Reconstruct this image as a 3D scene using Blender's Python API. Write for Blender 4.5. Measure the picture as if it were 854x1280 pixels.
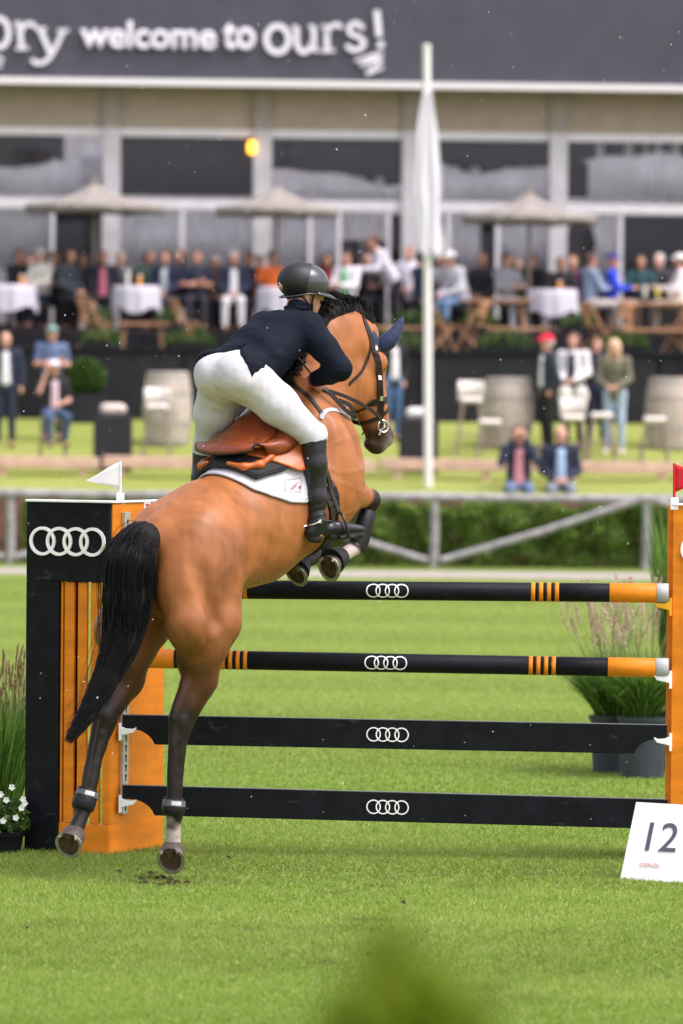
import bpy, bmesh, math, random
import numpy as np
from mathutils import Vector, Matrix
from mathutils.bvhtree import BVHTree

for o in list(bpy.data.objects):
    bpy.data.objects.remove(o)
sc = bpy.context.scene
col = sc.collection
R = math.radians
rnd = random.Random(7)
nprs = np.random.RandomState(5)

# ------------------------------------------------------------------ camera
F = 7111.1                      # focal length in pixels of the 854 x 1280 photograph (200 mm, 36 mm tall)
CAM = np.array((0.0, -32.8, 2.75))
PITCH, ROLL = R(1.402), R(0.5)
_f = np.array((0, math.cos(PITCH), -math.sin(PITCH)))
_u0 = np.array((0, math.sin(PITCH), math.cos(PITCH)))
_r0 = np.array((1.0, 0, 0))
CR = _r0 * math.cos(ROLL) + _u0 * math.sin(ROLL)
CU = _u0 * math.cos(ROLL) - _r0 * math.sin(ROLL)
cam_d = bpy.data.cameras.new('camera')
cam = bpy.data.objects.new('camera', cam_d)
col.objects.link(cam)
cam.matrix_world = Matrix(((CR[0], CU[0], -_f[0], CAM[0]), (CR[1], CU[1], -_f[1], CAM[1]),
                           (CR[2], CU[2], -_f[2], CAM[2]), (0, 0, 0, 1)))
cam_d.sensor_fit = 'VERTICAL'
cam_d.sensor_height = 36
cam_d.sensor_width = 24
cam_d.lens = 200
cam_d.clip_start = 0.5
cam_d.clip_end = 2000
cam_d.dof.use_dof = True
cam_d.dof.focus_distance = 31.6
cam_d.dof.aperture_fstop = 2.7
sc.camera = cam

# ------------------------------------------------------------------ overcast daylight
SUN_EL, SUN_AZ = 60, 118        # azimuth clockwise from +Y (the direction the camera looks)
w = bpy.data.worlds.new('World')
sc.world = w
w.use_nodes = True
nt = w.node_tree
sky = nt.nodes.new('ShaderNodeTexSky')
sky.sky_type = 'NISHITA'
sky.sun_disc = False
sky.sun_elevation = R(SUN_EL)
sky.sun_rotation = R(SUN_AZ)
sky.dust_density = 4.0
sky.air_density = 1.0
sky.ozone_density = 0.6
hs = nt.nodes.new('ShaderNodeHueSaturation')      # a cloud cover greys the blue out of the sky
hs.inputs['Saturation'].default_value = 0.34
nt.links.new(sky.outputs[0], hs.inputs['Color'])
tint = nt.nodes.new('ShaderNodeMix')
tint.data_type = 'RGBA'
tint.blend_type = 'MULTIPLY'
tint.inputs['Factor'].default_value = 1
tint.inputs[7].default_value = (1.03, 0.965, 1.02, 1)
nt.links.new(hs.outputs[0], tint.inputs[6])
nt.links.new(tint.outputs[2], nt.nodes['Background'].inputs[0])
nt.nodes['Background'].inputs[1].default_value = 0.15
sd = bpy.data.lights.new('sun', 'SUN')
sd.energy = 0.95
sd.angle = R(34)
sd.color = (1.0, 0.965, 0.955)
sun = bpy.data.objects.new('sun', sd)
col.objects.link(sun)
_sdir = Vector((math.sin(R(SUN_AZ)) * math.cos(R(SUN_EL)), math.cos(R(SUN_AZ)) * math.cos(R(SUN_EL)), math.sin(R(SUN_EL))))
sun.rotation_euler = _sdir.to_track_quat('Z', 'Y').to_euler()
sun.location = (0, 0, 30)
sc.view_settings.view_transform = 'Standard'
sc.view_settings.look = 'None'
sc.view_settings.gamma = 1
sc.view_settings.exposure = 1.12

# ------------------------------------------------------------------ pixel <-> world
def ray(px, py):
    return _f + CR * ((px - 427) / F) - CU * ((py - 640) / F)
def atY(px, py, y):
    d = ray(px, py)
    return CAM + d * ((y - CAM[1]) / d[1])
def atZ(px, py, z):
    d = ray(px, py)
    return CAM + d * ((z - CAM[2]) / d[2])
def proj(p):
    q = np.asarray(p) - CAM
    z = q @ _f
    return 427 + F * (q @ CR) / z, 640 - F * (q @ CU) / z

# ------------------------------------------------------------------ objects
def tag(o, label=None, cat=None, group=None, kind=None):
    if label: o['label'] = label
    if cat: o['category'] = cat
    if group: o['group'] = group
    if kind: o['kind'] = kind
    return o
def mesh_obj(name, verts, faces, mat=None, parent=None, smooth=True):
    me = bpy.data.meshes.new(name)
    me.from_pydata([tuple(map(float, v)) for v in verts], [], [tuple(map(int, f)) for f in faces])
    me.update()
    if smooth:
        me.polygons.foreach_set('use_smooth', [True] * len(me.polygons))
    return link(name, me, mat, parent)
def link(name, me, mat=None, parent=None):
    o = bpy.data.objects.new(name, me)
    col.objects.link(o)
    if mat is not None:
        if isinstance(mat, (list, tuple)):
            for m in mat: me.materials.append(m)
        elif not me.materials:
            me.materials.append(mat)
    if parent is not None:
        setp(o, parent)
    return o
def setp(o, parent):
    o.parent = parent
    o.matrix_parent_inverse = PINV(parent)
def PINV(p):
    m = Matrix.LocRotScale(p.location, p.rotation_euler, p.scale)
    if p.parent is not None:
        return (PARENTW(p)).inverted()
    return m.inverted()
def PARENTW(p):
    m = Matrix.LocRotScale(p.location, p.rotation_euler, p.scale)
    if p.parent is None:
        return m
    return PARENTW(p.parent) @ p.matrix_parent_inverse @ m
def empty(name, loc, label=None, cat=None, group=None, kind=None):
    o = bpy.data.objects.new(name, None)
    o.empty_display_size = 0.1
    col.objects.link(o)
    o.location = tuple(map(float, loc))
    return tag(o, label, cat, group, kind)

class MB:
    """collects simple solids into one mesh"""
    def __init__(s):
        s.v, s.f = [], []
    def add(s, vs, fs):
        n = len(s.v)
        s.v += [tuple(map(float, v)) for v in vs]
        s.f += [tuple(i + n for i in f) for f in fs]
        return s
    def box(s, c, size, M=None):
        hx, hy, hz = [q / 2 for q in size]
        vs = [np.array((x, y, z)) for x in (-hx, hx) for y in (-hy, hy) for z in (-hz, hz)]
        if M is not None:
            M = np.asarray(M)
            vs = [M @ v for v in vs]
        vs = [v + np.asarray(c) for v in vs]
        return s.add(vs, [(0, 1, 3, 2), (4, 6, 7, 5), (0, 4, 5, 1), (2, 3, 7, 6), (0, 2, 6, 4), (1, 5, 7, 3)])
    def bar(s, a, b, w, h=None, up=(0, 0, 1)):
        a, b = np.asarray(a, float), np.asarray(b, float)
        h = h or w
        t = b - a
        L = np.linalg.norm(t)
        t = t / L
        sd_ = np.cross(t, up)
        if np.linalg.norm(sd_) < 1e-4: sd_ = np.cross(t, (0, 1, 0))
        sd_ /= np.linalg.norm(sd_)
        n = np.cross(sd_, t)
        return s.box((a + b) / 2, (L, w, h), np.array((t, sd_, n)).T)
    def tube(s, pts, rad, n=8, cap=True):
        pts = [np.asarray(p, float) for p in pts]
        if not hasattr(rad, '__len__'): rad = [rad] * len(pts)
        vs, fs = [], []
        prev = None
        for i, p in enumerate(pts):
            t = pts[min(i + 1, len(pts) - 1)] - pts[max(i - 1, 0)]
            t = t / (np.linalg.norm(t) + 1e-9)
            if prev is None:
                a = np.cross(t, (0.31, 0.2, 0.93))
                if np.linalg.norm(a) < 1e-3: a = np.cross(t, (1, 0, 0))
            else:
                a = prev - t * (prev @ t)
            a /= np.linalg.norm(a)
            prev = a
            b = np.cross(t, a)
            for k in range(n):
                q = 2 * math.pi * k / n
                vs.append(p + (a * math.cos(q) + b * math.sin(q)) * rad[i])
        for i in range(len(pts) - 1):
            for k in range(n):
                k2 = (k + 1) % n
                fs.append((i * n + k, i * n + k2, (i + 1) * n + k2, (i + 1) * n + k))
        if cap:
            fs.append(tuple(range(n - 1, -1, -1)))
            m = (len(pts) - 1) * n
            fs.append(tuple(m + k for k in range(n)))
        return s.add(vs, fs)
    def lathe(s, c, prof, n=24, M=None):
        vs, fs = [], []
        M = np.eye(3) if M is None else np.asarray(M)
        for r_, z in prof:
            for k in range(n):
                q = 2 * math.pi * k / n
                vs.append(np.asarray(c) + M @ np.array((r_ * math.cos(q), r_ * math.sin(q), z)))
        for i in range(len(prof) - 1):
            for k in range(n):
                k2 = (k + 1) % n
                fs.append((i * n + k, i * n + k2, (i + 1) * n + k2, (i + 1) * n + k))
        fs.append(tuple(range(n - 1, -1, -1)))
        m = (len(prof) - 1) * n
        fs.append(tuple(m + k for k in range(n)))
        return s.add(vs, fs)
    def prism(s, poly, vec):
        """poly: 3-D outline, extruded along vec"""
        n = len(poly)
        poly = [np.asarray(p, float) for p in poly]
        vs = poly + [p + np.asarray(vec) for p in poly]
        fs = [tuple(range(n)), tuple(range(2 * n - 1, n - 1, -1))]
        for k in range(n):
            k2 = (k + 1) % n
            fs.append((k, n + k, n + k2, k2))
        return s.add(vs, fs)
    def build(s, name, mat=None, parent=None, smooth=False, bevel=0):
        o = mesh_obj(name, s.v, s.f, mat, parent, smooth)
        if bevel:
            b = o.modifiers.new('bevel', 'BEVEL')
            b.width = bevel
            b.segments = 2
            b.limit_method = 'ANGLE'
        return o
def fix_normals(o):
    bm = bmesh.new()
    bm.from_mesh(o.data)
    bmesh.ops.recalc_face_normals(bm, faces=bm.faces)
    bm.to_mesh(o.data)
    bm.free()
    return o
def autosmooth(o, ang=40):
    me = o.data
    me.polygons.foreach_set('use_smooth', [True] * len(me.polygons))
    me.set_sharp_from_angle(angle=R(ang))
    return o

# ------------------------------------------------------------------ materials
MATS = {}
def mk(name, c, rough=0.6, metal=0.0, spec=0.4, noise=None, bump=None, sheen=0.0, coat=0.0, vcol=False, trans=0.0, emit=None, c2=None, stretch=None):
    if name in MATS: return MATS[name]
    m = bpy.data.materials.new(name)
    m.use_nodes = True
    n, l = m.node_tree.nodes, m.node_tree.links
    b = n['Principled BSDF']
    b.inputs['Roughness'].default_value = rough
    b.inputs['Metallic'].default_value = metal
    b.inputs['Specular IOR Level'].default_value = spec
    b.inputs['Sheen Weight'].default_value = sheen
    b.inputs['Coat Weight'].default_value = coat
    b.inputs['Transmission Weight'].default_value = trans
    b.inputs['Base Color'].default_value = (*c, 1)
    src = None
    if vcol:
        a = n.new('ShaderNodeAttribute')
        a.attribute_name = 'Col'
        src = a.outputs['Color']
        l.new(src, b.inputs['Base Color'])
    tc = n.new('ShaderNodeTexCoord')
    vec = tc.outputs['Object']
    if stretch:
        mp = n.new('ShaderNodeMapping')
        mp.inputs['Scale'].default_value = stretch
        l.new(vec, mp.inputs['Vector'])
        vec = mp.outputs[0]
    if noise:
        sc_, amt = noise
        t = n.new('ShaderNodeTexNoise')
        t.inputs['Scale'].default_value = sc_
        t.inputs['Detail'].default_value = 6
        l.new(vec, t.inputs['Vector'])
        mx = n.new('ShaderNodeMix')
        mx.data_type = 'RGBA'
        mr = n.new('ShaderNodeMapRange')
        mr.inputs['From Min'].default_value = 0.3
        mr.inputs['From Max'].default_value = 0.7
        l.new(t.outputs['Fac'], mr.inputs['Value'])
        l.new(mr.outputs[0], mx.inputs['Factor'])
        if src is not None:
            for key, f_ in (('A', 1 - amt), ('B', 1 + amt)):
                v = n.new('ShaderNodeMix')
                v.data_type = 'RGBA'
                v.blend_type = 'MULTIPLY'
                v.inputs['Factor'].default_value = 1
                l.new(src, v.inputs[6])
                v.inputs[7].default_value = (f_, f_, f_, 1)
                l.new(v.outputs[2], mx.inputs[6 if key == 'A' else 7])
        else:
            cc = c2 or tuple(min(1, q * (1 + amt)) for q in c)
            ca = c if c2 else tuple(q * (1 - amt) for q in c)
            mx.inputs[6].default_value = (*ca, 1)
            mx.inputs[7].default_value = (*cc, 1)
        l.new(mx.outputs[2], b.inputs['Base Color'])
        rr = n.new('ShaderNodeMapRange')
        rr.inputs['To Min'].default_value = max(0.02, rough - 0.08)
        rr.inputs['To Max'].default_value = min(1, rough + 0.08)
        l.new(t.outputs['Fac'], rr.inputs['Value'])
        l.new(rr.outputs[0], b.inputs['Roughness'])
    if bump:
        sc_, st = bump[:2]
        t = n.new('ShaderNodeTexNoise')
        t.inputs['Scale'].default_value = sc_
        t.inputs['Detail'].default_value = 5
        l.new(vec, t.inputs['Vector'])
        bp = n.new('ShaderNodeBump')
        bp.inputs['Strength'].default_value = st
        bp.inputs['Distance'].default_value = bump[2] if len(bump) > 2 else 0.01
        l.new(t.outputs['Fac'], bp.inputs['Height'])
        l.new(bp.outputs[0], b.inputs['Normal'])
    if emit:
        b.inputs['Emission Color'].default_value = (*emit[0], 1)
        b.inputs['Emission Strength'].default_value = emit[1]
    MATS[name] = m
    return m
def scuff(m, c, scale=6, lo=.62, hi=.70, stretch=(1, 1, 1), amt=1.0):
    """worn marks of another colour where a noise peaks"""
    n, l = m.node_tree.nodes, m.node_tree.links
    b = n['Principled BSDF']
    tc = n.new('ShaderNodeTexCoord'); mp = n.new('ShaderNodeMapping'); mp.inputs['Scale'].default_value = stretch
    t = n.new('ShaderNodeTexNoise'); t.inputs['Scale'].default_value = scale; t.inputs['Detail'].default_value = 10; t.inputs['Roughness'].default_value = .7
    l.new(tc.outputs['Object'], mp.inputs['Vector']); l.new(mp.outputs[0], t.inputs['Vector'])
    r_ = n.new('ShaderNodeMapRange'); r_.inputs['From Min'].default_value = lo; r_.inputs['From Max'].default_value = hi; r_.inputs['To Max'].default_value = amt
    l.new(t.outputs['Fac'], r_.inputs['Value'])
    mx = n.new('ShaderNodeMix'); mx.data_type = 'RGBA'; mx.inputs[7].default_value = (*c, 1)
    if b.inputs['Base Color'].links: l.new(b.inputs['Base Color'].links[0].from_socket, mx.inputs[6])
    else: mx.inputs[6].default_value = b.inputs['Base Color'].default_value
    l.new(r_.outputs[0], mx.inputs['Factor']); l.new(mx.outputs[2], b.inputs['Base Color'])
def setcol(o, cols):
    me = o.data
    a = me.color_attributes.new('Col', 'FLOAT_COLOR', 'POINT')
    c = np.ones((len(me.vertices), 4), np.float32)
    c[:, :3] = cols
    a.data.foreach_set('color', c.ravel())

# ------------------------------------------------------------------ smooth solids: blended round cones -> one surface
class SDF:
    def __init__(s):
        s.p = []
    def cone(s, a, b, ra, rb, k=0.03, sq=None, sub=False):
        s.p.append(('c', np.asarray(a, float), np.asarray(b, float), ra, rb, k, sq, sub))
        return s
    def chain(s, pts, rads, k=0.03, sq=None):
        for i in range(len(pts) - 1):
            s.cone(pts[i], pts[i + 1], rads[i], rads[i + 1], k, sq)
        return s
    def ell(s, c, rad, axes=None, k=0.03, sub=False):
        A = np.eye(3) if axes is None else np.array([np.asarray(q, float) / np.linalg.norm(q) for q in axes])
        s.p.append(('e', np.asarray(c, float), np.asarray(rad, float), A, k, sub))
        return s
    def grow(s, d):
        q = SDF()
        for p in s.p:
            if p[0] == 'c': q.p.append(('c', p[1], p[2], max(.004, p[3] + d), max(.004, p[4] + d), p[5], p[6], p[7]))
            else: q.p.append(('e', p[1], np.maximum(p[2] + d, .004), p[3], p[4], p[5]))
        return q
    def field(s, h):
        lo, hi = np.full(3, 1e9), np.full(3, -1e9)
        bb = []
        for p in s.p:
            if p[0] == 'c':
                m = max(1.0, p[6][1] if p[6] is not None else 1.0)
                l_ = np.minimum(p[1] - p[3] * m, p[2] - p[4] * m)
                h_ = np.maximum(p[1] + p[3] * m, p[2] + p[4] * m)
                k = p[5]
                sub = p[7]
            else:
                e = np.sqrt(((p[3] * p[2][:, None]) ** 2).sum(0))
                l_, h_, k, sub = p[1] - e, p[1] + e, p[4], p[5]
            bb.append((l_ - k - 2 * h, h_ + k + 2 * h))
            if not sub:
                lo = np.minimum(lo, l_)
                hi = np.maximum(hi, h_)
        lo = lo - 4 * h - .02
        hi = hi + 4 * h + .02
        n = np.ceil((hi - lo) / h).astype(int) + 1
        D = np.full(n, 9.0, np.float32)
        ax = [lo[i] + h * np.arange(n[i]) for i in range(3)]
        for p, (l_, h_) in zip(s.p, bb):
            i0 = np.clip(np.floor((l_ - lo) / h).astype(int), 0, n)
            i1 = np.clip(np.ceil((h_ - lo) / h).astype(int) + 1, 0, n)
            if (i1 <= i0).any(): continue
            sl = tuple(slice(i0[i], i1[i]) for i in range(3))
            X, Y, Z = np.meshgrid(*[ax[i][sl[i]] for i in range(3)], indexing='ij')
            P = np.stack((X, Y, Z), -1)
            if p[0] == 'c':
                _, a, b, ra, rb, k, sq, sub = p
                q = P - a
                ba = b - a
                if sq is not None:
                    nn, fac = np.asarray(sq[0]), sq[1]
                    q = q + (q @ nn)[..., None] * nn * (1 / fac - 1)
                    ba = ba + (ba @ nn) * nn * (1 / fac - 1)
                t = np.clip((q @ ba) / (ba @ ba + 1e-12), 0, 1)
                d = np.linalg.norm(q - t[..., None] * ba, axis=-1) - (ra + (rb - ra) * t)
                if sq is not None: d = d * min(1, sq[1])
            else:
                _, c, rad, A, k, sub = p
                q = (P - c) @ A.T
                k0 = np.linalg.norm(q / rad, axis=-1)
                k1 = np.linalg.norm(q / rad ** 2, axis=-1) + 1e-9
                d = k0 * (k0 - 1) / k1
                d = np.where(k0 < 1e-3, -rad.min(), d)
            o = D[sl]
            if sub:
                d = -d
                hh = np.clip(0.5 - 0.5 * (d - o) / k, 0, 1)
                D[sl] = d + (o - d) * hh + k * hh * (1 - hh)
            else:
                hh = np.clip(0.5 + 0.5 * (o - d) / k, 0, 1)
                D[sl] = o + (d - o) * hh - k * hh * (1 - hh)
        return D, lo, h
    def surf(s, h=0.015, smooth=1, clip=None):
        D, lo, h = s.field(h)
        if clip is not None:
            ax = [lo[i] + h * np.arange(D.shape[i]) for i in range(3)]
            P = np.stack(np.meshgrid(*ax, indexing='ij'), -1)
            D = np.maximum(D, clip(P).astype(np.float32))
        V, Q = nets(D, lo, h)
        if len(V) and smooth:
            E = np.concatenate([Q[:, [0, 1]], Q[:, [1, 2]], Q[:, [2, 3]], Q[:, [3, 0]]])
            E = np.concatenate([E, E[:, ::-1]])
            cnt = np.bincount(E[:, 0], minlength=len(V))[:, None]
            for _ in range(smooth):
                S = np.stack([np.bincount(E[:, 0], weights=V[E[:, 1], i], minlength=len(V)) for i in range(3)], -1)
                V = V * .5 + .5 * S / np.maximum(cnt, 1)
        return V, Q
    def build(s, name, mat=None, parent=None, h=0.015, smooth=1, clip=None):
        V, Q = s.surf(h, smooth, clip)
        me = bpy.data.meshes.new(name)
        me.vertices.add(len(V))
        me.vertices.foreach_set('co', V.astype(np.float32).ravel())
        me.loops.add(len(Q) * 4)
        me.loops.foreach_set('vertex_index', Q.astype(np.int32).ravel())
        me.polygons.add(len(Q))
        me.polygons.foreach_set('loop_start', np.arange(0, len(Q) * 4, 4, dtype=np.int32))
        me.update(calc_edges=True)
        me.validate()
        me.polygons.foreach_set('use_smooth', [True] * len(me.polygons))
        return link(name, me, mat, parent)
def nets(D, lo, h):
    S = D < 0
    c = np.zeros(tuple(np.array(D.shape) - 1), np.int8)
    for i in (0, 1):
        for j in (0, 1):
            for k in (0, 1):
                c += S[i:S.shape[0] - 1 + i, j:S.shape[1] - 1 + j, k:S.shape[2] - 1 + k]
    act = (c > 0) & (c < 8)
    ijk = np.argwhere(act)
    idx = np.full(act.shape, -1, np.int64)
    idx[act] = np.arange(len(ijk))
    acc = np.zeros((len(ijk), 3))
    cnt = np.zeros(len(ijk))
    corners = [(i, j, k) for i in (0, 1) for j in (0, 1) for k in (0, 1)]
    for a in corners:
        for b in corners:
            if sum(abs(x - y) for x, y in zip(a, b)) == 1 and a < b:
                da = D[ijk[:, 0] + a[0], ijk[:, 1] + a[1], ijk[:, 2] + a[2]]
                db = D[ijk[:, 0] + b[0], ijk[:, 1] + b[1], ijk[:, 2] + b[2]]
                m = (da < 0) != (db < 0)
                t = np.where(m, da / np.where(m, da - db, 1), 0)[:, None]
                pos = np.array(a) + (np.array(b) - np.array(a)) * t
                acc[m] += pos[m]
                cnt[m] += 1
    V = lo + h * (ijk + acc / np.maximum(cnt, 1)[:, None])
    qs = []
    for ax in range(3):
        o1, o2 = [(1, 2), (2, 0), (0, 1)][ax]
        A = np.take(S, range(S.shape[ax] - 1), ax)
        B = np.take(S, range(1, S.shape[ax]), ax)
        e = np.argwhere(A != B)
        e = e[(e[:, o1] > 0) & (e[:, o2] > 0) & (e[:, o1] < S.shape[o1] - 1) & (e[:, o2] < S.shape[o2] - 1)]
        if not len(e): continue
        flip = A[e[:, 0], e[:, 1], e[:, 2]]
        def g(d1, d2):
            q = e.copy()
            q[:, o1] -= d1
            q[:, o2] -= d2
            return idx[q[:, 0], q[:, 1], q[:, 2]]
        q = np.stack((g(1, 1), g(0, 1), g(0, 0), g(1, 0)), -1)
        q[~flip] = q[~flip][:, ::-1]
        qs.append(q)
    Q = np.concatenate(qs)
    return V, Q[(Q >= 0).all(1)]
def seg_d(P, a, b):
    a, b = np.asarray(a), np.asarray(b)
    t = np.clip(((P - a) @ (b - a)) / ((b - a) @ (b - a)), 0, 1)
    return np.linalg.norm(P - a - t[:, None] * (b - a), axis=1), t
def sstep(a, b, x):
    t = np.clip((x - a) / (b - a), 0, 1)
    return t * t * (3 - 2 * t)
def verts_of(o):
    a = np.empty(len(o.data.vertices) * 3, np.float32)
    o.data.vertices.foreach_get('co', a)
    return a.reshape(-1, 3).astype(float)
def vnoise(P, s, seed=0):
    """cheap smooth noise from summed sines, -1..1"""
    q = np.random.RandomState(seed)
    v = np.zeros(len(P))
    for _ in range(7):
        d = q.randn(3)
        v += np.sin(P @ d * s + q.rand() * 6.28)
    return v / 4.0
def ridge(P, s, seed, p=5):
    return (1 - np.clip(np.abs(vnoise(P, s, seed)), 0, 1)) ** p
def catmull(pts, n):
    pts = [np.asarray(p, float) for p in pts]
    P = [2 * pts[0] - pts[1]] + pts + [2 * pts[-1] - pts[-2]]
    out = []
    m = len(pts) - 1
    for i in range(n):
        x = i / (n - 1) * m
        k = min(int(x), m - 1)
        t = x - k
        a, b, c, d = P[k:k + 4]
        out.append(.5 * (2 * b + (c - a) * t + (2 * a - 5 * b + 4 * c - d) * t * t + (3 * b - a - 3 * c + d) * t ** 3))
    return out
def text_mesh(body, size, name, mat, parent, org, ux, uy, un, thick=.003, off=0.0, sx=1.0):
    cu = bpy.data.curves.new('txt', 'FONT'); cu.body = body; cu.size = size; cu.extrude = thick / 2; cu.offset = 0; cu.bevel_depth = off; cu.bevel_resolution = 0; cu.align_x = 'CENTER'; cu.align_y = 'CENTER'
    to = bpy.data.objects.new('txt', cu); col.objects.link(to)
    bpy.context.view_layer.update()
    me = bpy.data.meshes.new_from_object(to.evaluated_get(bpy.context.evaluated_depsgraph_get()))
    bpy.data.objects.remove(to)
    Mx = Matrix(((ux[0] * sx, uy[0], un[0], org[0]), (ux[1] * sx, uy[1], un[1], org[1]), (ux[2] * sx, uy[2], un[2], org[2]), (0, 0, 0, 1)))
    me.transform(Mx)
    me.name = name
    return link(name, me, mat, parent)
# ================================================================== ground
def gmat(name, base, light, dark, sc1, sc2, bumps=.4):
    m = bpy.data.materials.new(name)
    m.use_nodes = True
    n, l = m.node_tree.nodes, m.node_tree.links
    b = n['Principled BSDF']
    b.inputs['Roughness'].default_value = .85
    b.inputs['Specular IOR Level'].default_value = .15
    tc = n.new('ShaderNodeTexCoord')
    mp = n.new('ShaderNodeMapping'); mp.inputs['Scale'].default_value = (.35, 1, 1)
    l.new(tc.outputs['Object'], mp.inputs['Vector'])
    t1 = n.new('ShaderNodeTexNoise'); t1.inputs['Scale'].default_value = sc1; t1.inputs['Detail'].default_value = 4
    t2 = n.new('ShaderNodeTexNoise'); t2.inputs['Scale'].default_value = sc2; t2.inputs['Detail'].default_value = 8
    l.new(mp.outputs[0], t1.inputs['Vector']); l.new(tc.outputs['Object'], t2.inputs['Vector'])
    m1 = n.new('ShaderNodeMix'); m1.data_type = 'RGBA'
    m1.inputs[6].default_value = (*base, 1); m1.inputs[7].default_value = (*light, 1)
    r1 = n.new('ShaderNodeMapRange'); r1.inputs['From Min'].default_value = .35; r1.inputs['From Max'].default_value = .65
    l.new(t1.outputs['Fac'], r1.inputs['Value']); l.new(r1.outputs[0], m1.inputs['Factor'])
    m2 = n.new('ShaderNodeMix'); m2.data_type = 'RGBA'; m2.inputs[7].default_value = (*dark, 1)
    r2 = n.new('ShaderNodeMapRange'); r2.inputs['From Min'].default_value = .48; r2.inputs['From Max'].default_value = .75
    l.new(t2.outputs['Fac'], r2.inputs['Value'])
    l.new(r2.outputs[0], m2.inputs['Factor']); l.new(m1.outputs[2], m2.inputs[6])
    l.new(m2.outputs[2], b.inputs['Base Color'])
    bp = n.new('ShaderNodeBump'); bp.inputs['Strength'].default_value = bumps; bp.inputs['Distance'].default_value = .03
    l.new(t2.outputs['Fac'], bp.inputs['Height']); l.new(bp.outputs[0], b.inputs['Normal'])
    MATS[name] = m
    return m
M_turf = gmat('turf', (.14, .21, .034), (.19, .262, .06), (.092, .15, .022), .22, 38)
M_bank = gmat('bank_turf', (.22, .26, .05), (.29, .32, .085), (.13, .17, .03), .5, 30)
g = MB()
xs = [-400, -20, -4, 4, 20, 400]; ys = [-80, -20, 0, 20, 44, 60, 90, 500]
g.add([(x, y, 0) for y in ys for x in xs], [(j * 6 + i, j * 6 + i + 1, (j + 1) * 6 + i + 1, (j + 1) * 6 + i) for j in range(7) for i in range(5)])
tag(g.build('ground', M_turf), kind='structure')
p = MB(); p.add([(-60, 43.6, .004), (60, 42.9, .004), (60, 45.9, .004), (-60, 46.6, .004)], [(0, 1, 2, 3)])
tag(p.build('path', mk('path_gravel', (.34, .30, .27), .9, noise=(5, .2), bump=(40, .5))), kind='structure')
# grassy bank that climbs to the terrace
prof = [(48.9, -.05), (49.0, 1.0), (49.7, 1.08), (51, 1.25), (53.2, 1.55), (55.5, 1.80), (58.3, 1.98), (75, 2.0), (130, 2.0), (300, 1.0), (420, -.1)]
b_ = MB(); vs, fs = [], []
xs = np.linspace(-70, 70, 90)
for y, z in prof:
    for x in xs:
        vs.append((x, y - .04 * math.sin(x * .3), z + (.03 * math.sin(x * 1.3 + y) if 50 < y < 58 else 0)))
n_ = len(xs)
for j in range(len(prof) - 1):
    for i in range(n_ - 1):
        fs.append((j * n_ + i, j * n_ + i + 1, (j + 1) * n_ + i + 1, (j + 1) * n_ + i))
b_.add(vs, fs)
tag(b_.build('bank', M_bank, smooth=False), kind='structure')
def bankz(y):
    return float(np.interp(y, [q[0] for q in prof], [q[1] for q in prof]))

# short turf blades over the part of the ring that is sharp
N = 1000000
rs = np.random.RandomState(21)
yy = -12.5 + 56.3 * rs.rand(N) ** 1.9
dd = yy + 32.8
hw = 427 / F * dd + .5
xx = rs.rand(N) * 2 - 1
edge_n = rs.rand(N) < .22
xx = np.where(edge_n, np.sign(xx) * (hw + 2.6 * np.abs(rs.randn(N)) * .8), xx * hw)
streak = vnoise(np.stack((xx * .12, yy * .9, yy * 0), -1), 2.2, 12)
nz = .45 * streak + vnoise(np.stack((xx * .5, yy, yy * 0), -1), 1.7, 1) * .5 + vnoise(np.stack((xx, yy, yy * 0), -1), 6.5, 2) * .5
ht = (.011 + .014 * rs.rand(N)) * (1 + .25 * nz) * np.interp(dd, [22, 40, 77], [1, 1.1, 1.0])
wd = .0022 + .0022 * rs.rand(N) + np.maximum(0, dd - 20) * .00012
an = rs.rand(N) * 6.283
ln = .016 * rs.randn(N, 2)
V = np.zeros((N, 3, 3), np.float32)
V[:, 0, 0] = xx - np.cos(an) * wd; V[:, 0, 1] = yy - np.sin(an) * wd; V[:, 0, 2] = -.002
V[:, 1, 0] = xx + np.cos(an) * wd; V[:, 1, 1] = yy + np.sin(an) * wd; V[:, 1, 2] = -.002
V[:, 2, 0] = xx + ln[:, 0]; V[:, 2, 1] = yy + ln[:, 1]; V[:, 2, 2] = ht
me = bpy.data.meshes.new('grass')
me.vertices.add(N * 3); me.vertices.foreach_set('co', V.ravel())
me.loops.add(N * 3); me.loops.foreach_set('vertex_index', np.arange(N * 3, dtype=np.int32))
me.polygons.add(N); me.polygons.foreach_set('loop_start', np.arange(0, N * 3, 3, dtype=np.int32))
me.update(calc_edges=True)
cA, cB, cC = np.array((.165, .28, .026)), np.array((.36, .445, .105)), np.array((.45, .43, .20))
t_ = np.clip(.42 + .55 * sstep(2, 26, yy) + .35 * nz + .28 * rs.randn(N), 0, 1)[:, None]  # blades paler with distance, the far lawn's sheen put into the colour
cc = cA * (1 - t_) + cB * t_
dry = (rs.rand(N) < .06)[:, None]
cc = np.where(dry, cC, cc)
band = .07 * np.tanh(4 * np.sin(yy * 6.283 / 4.6 + .12 * xx))
cc = cc * (.8 + .4 * rs.rand(N) + band)[:, None]
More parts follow.
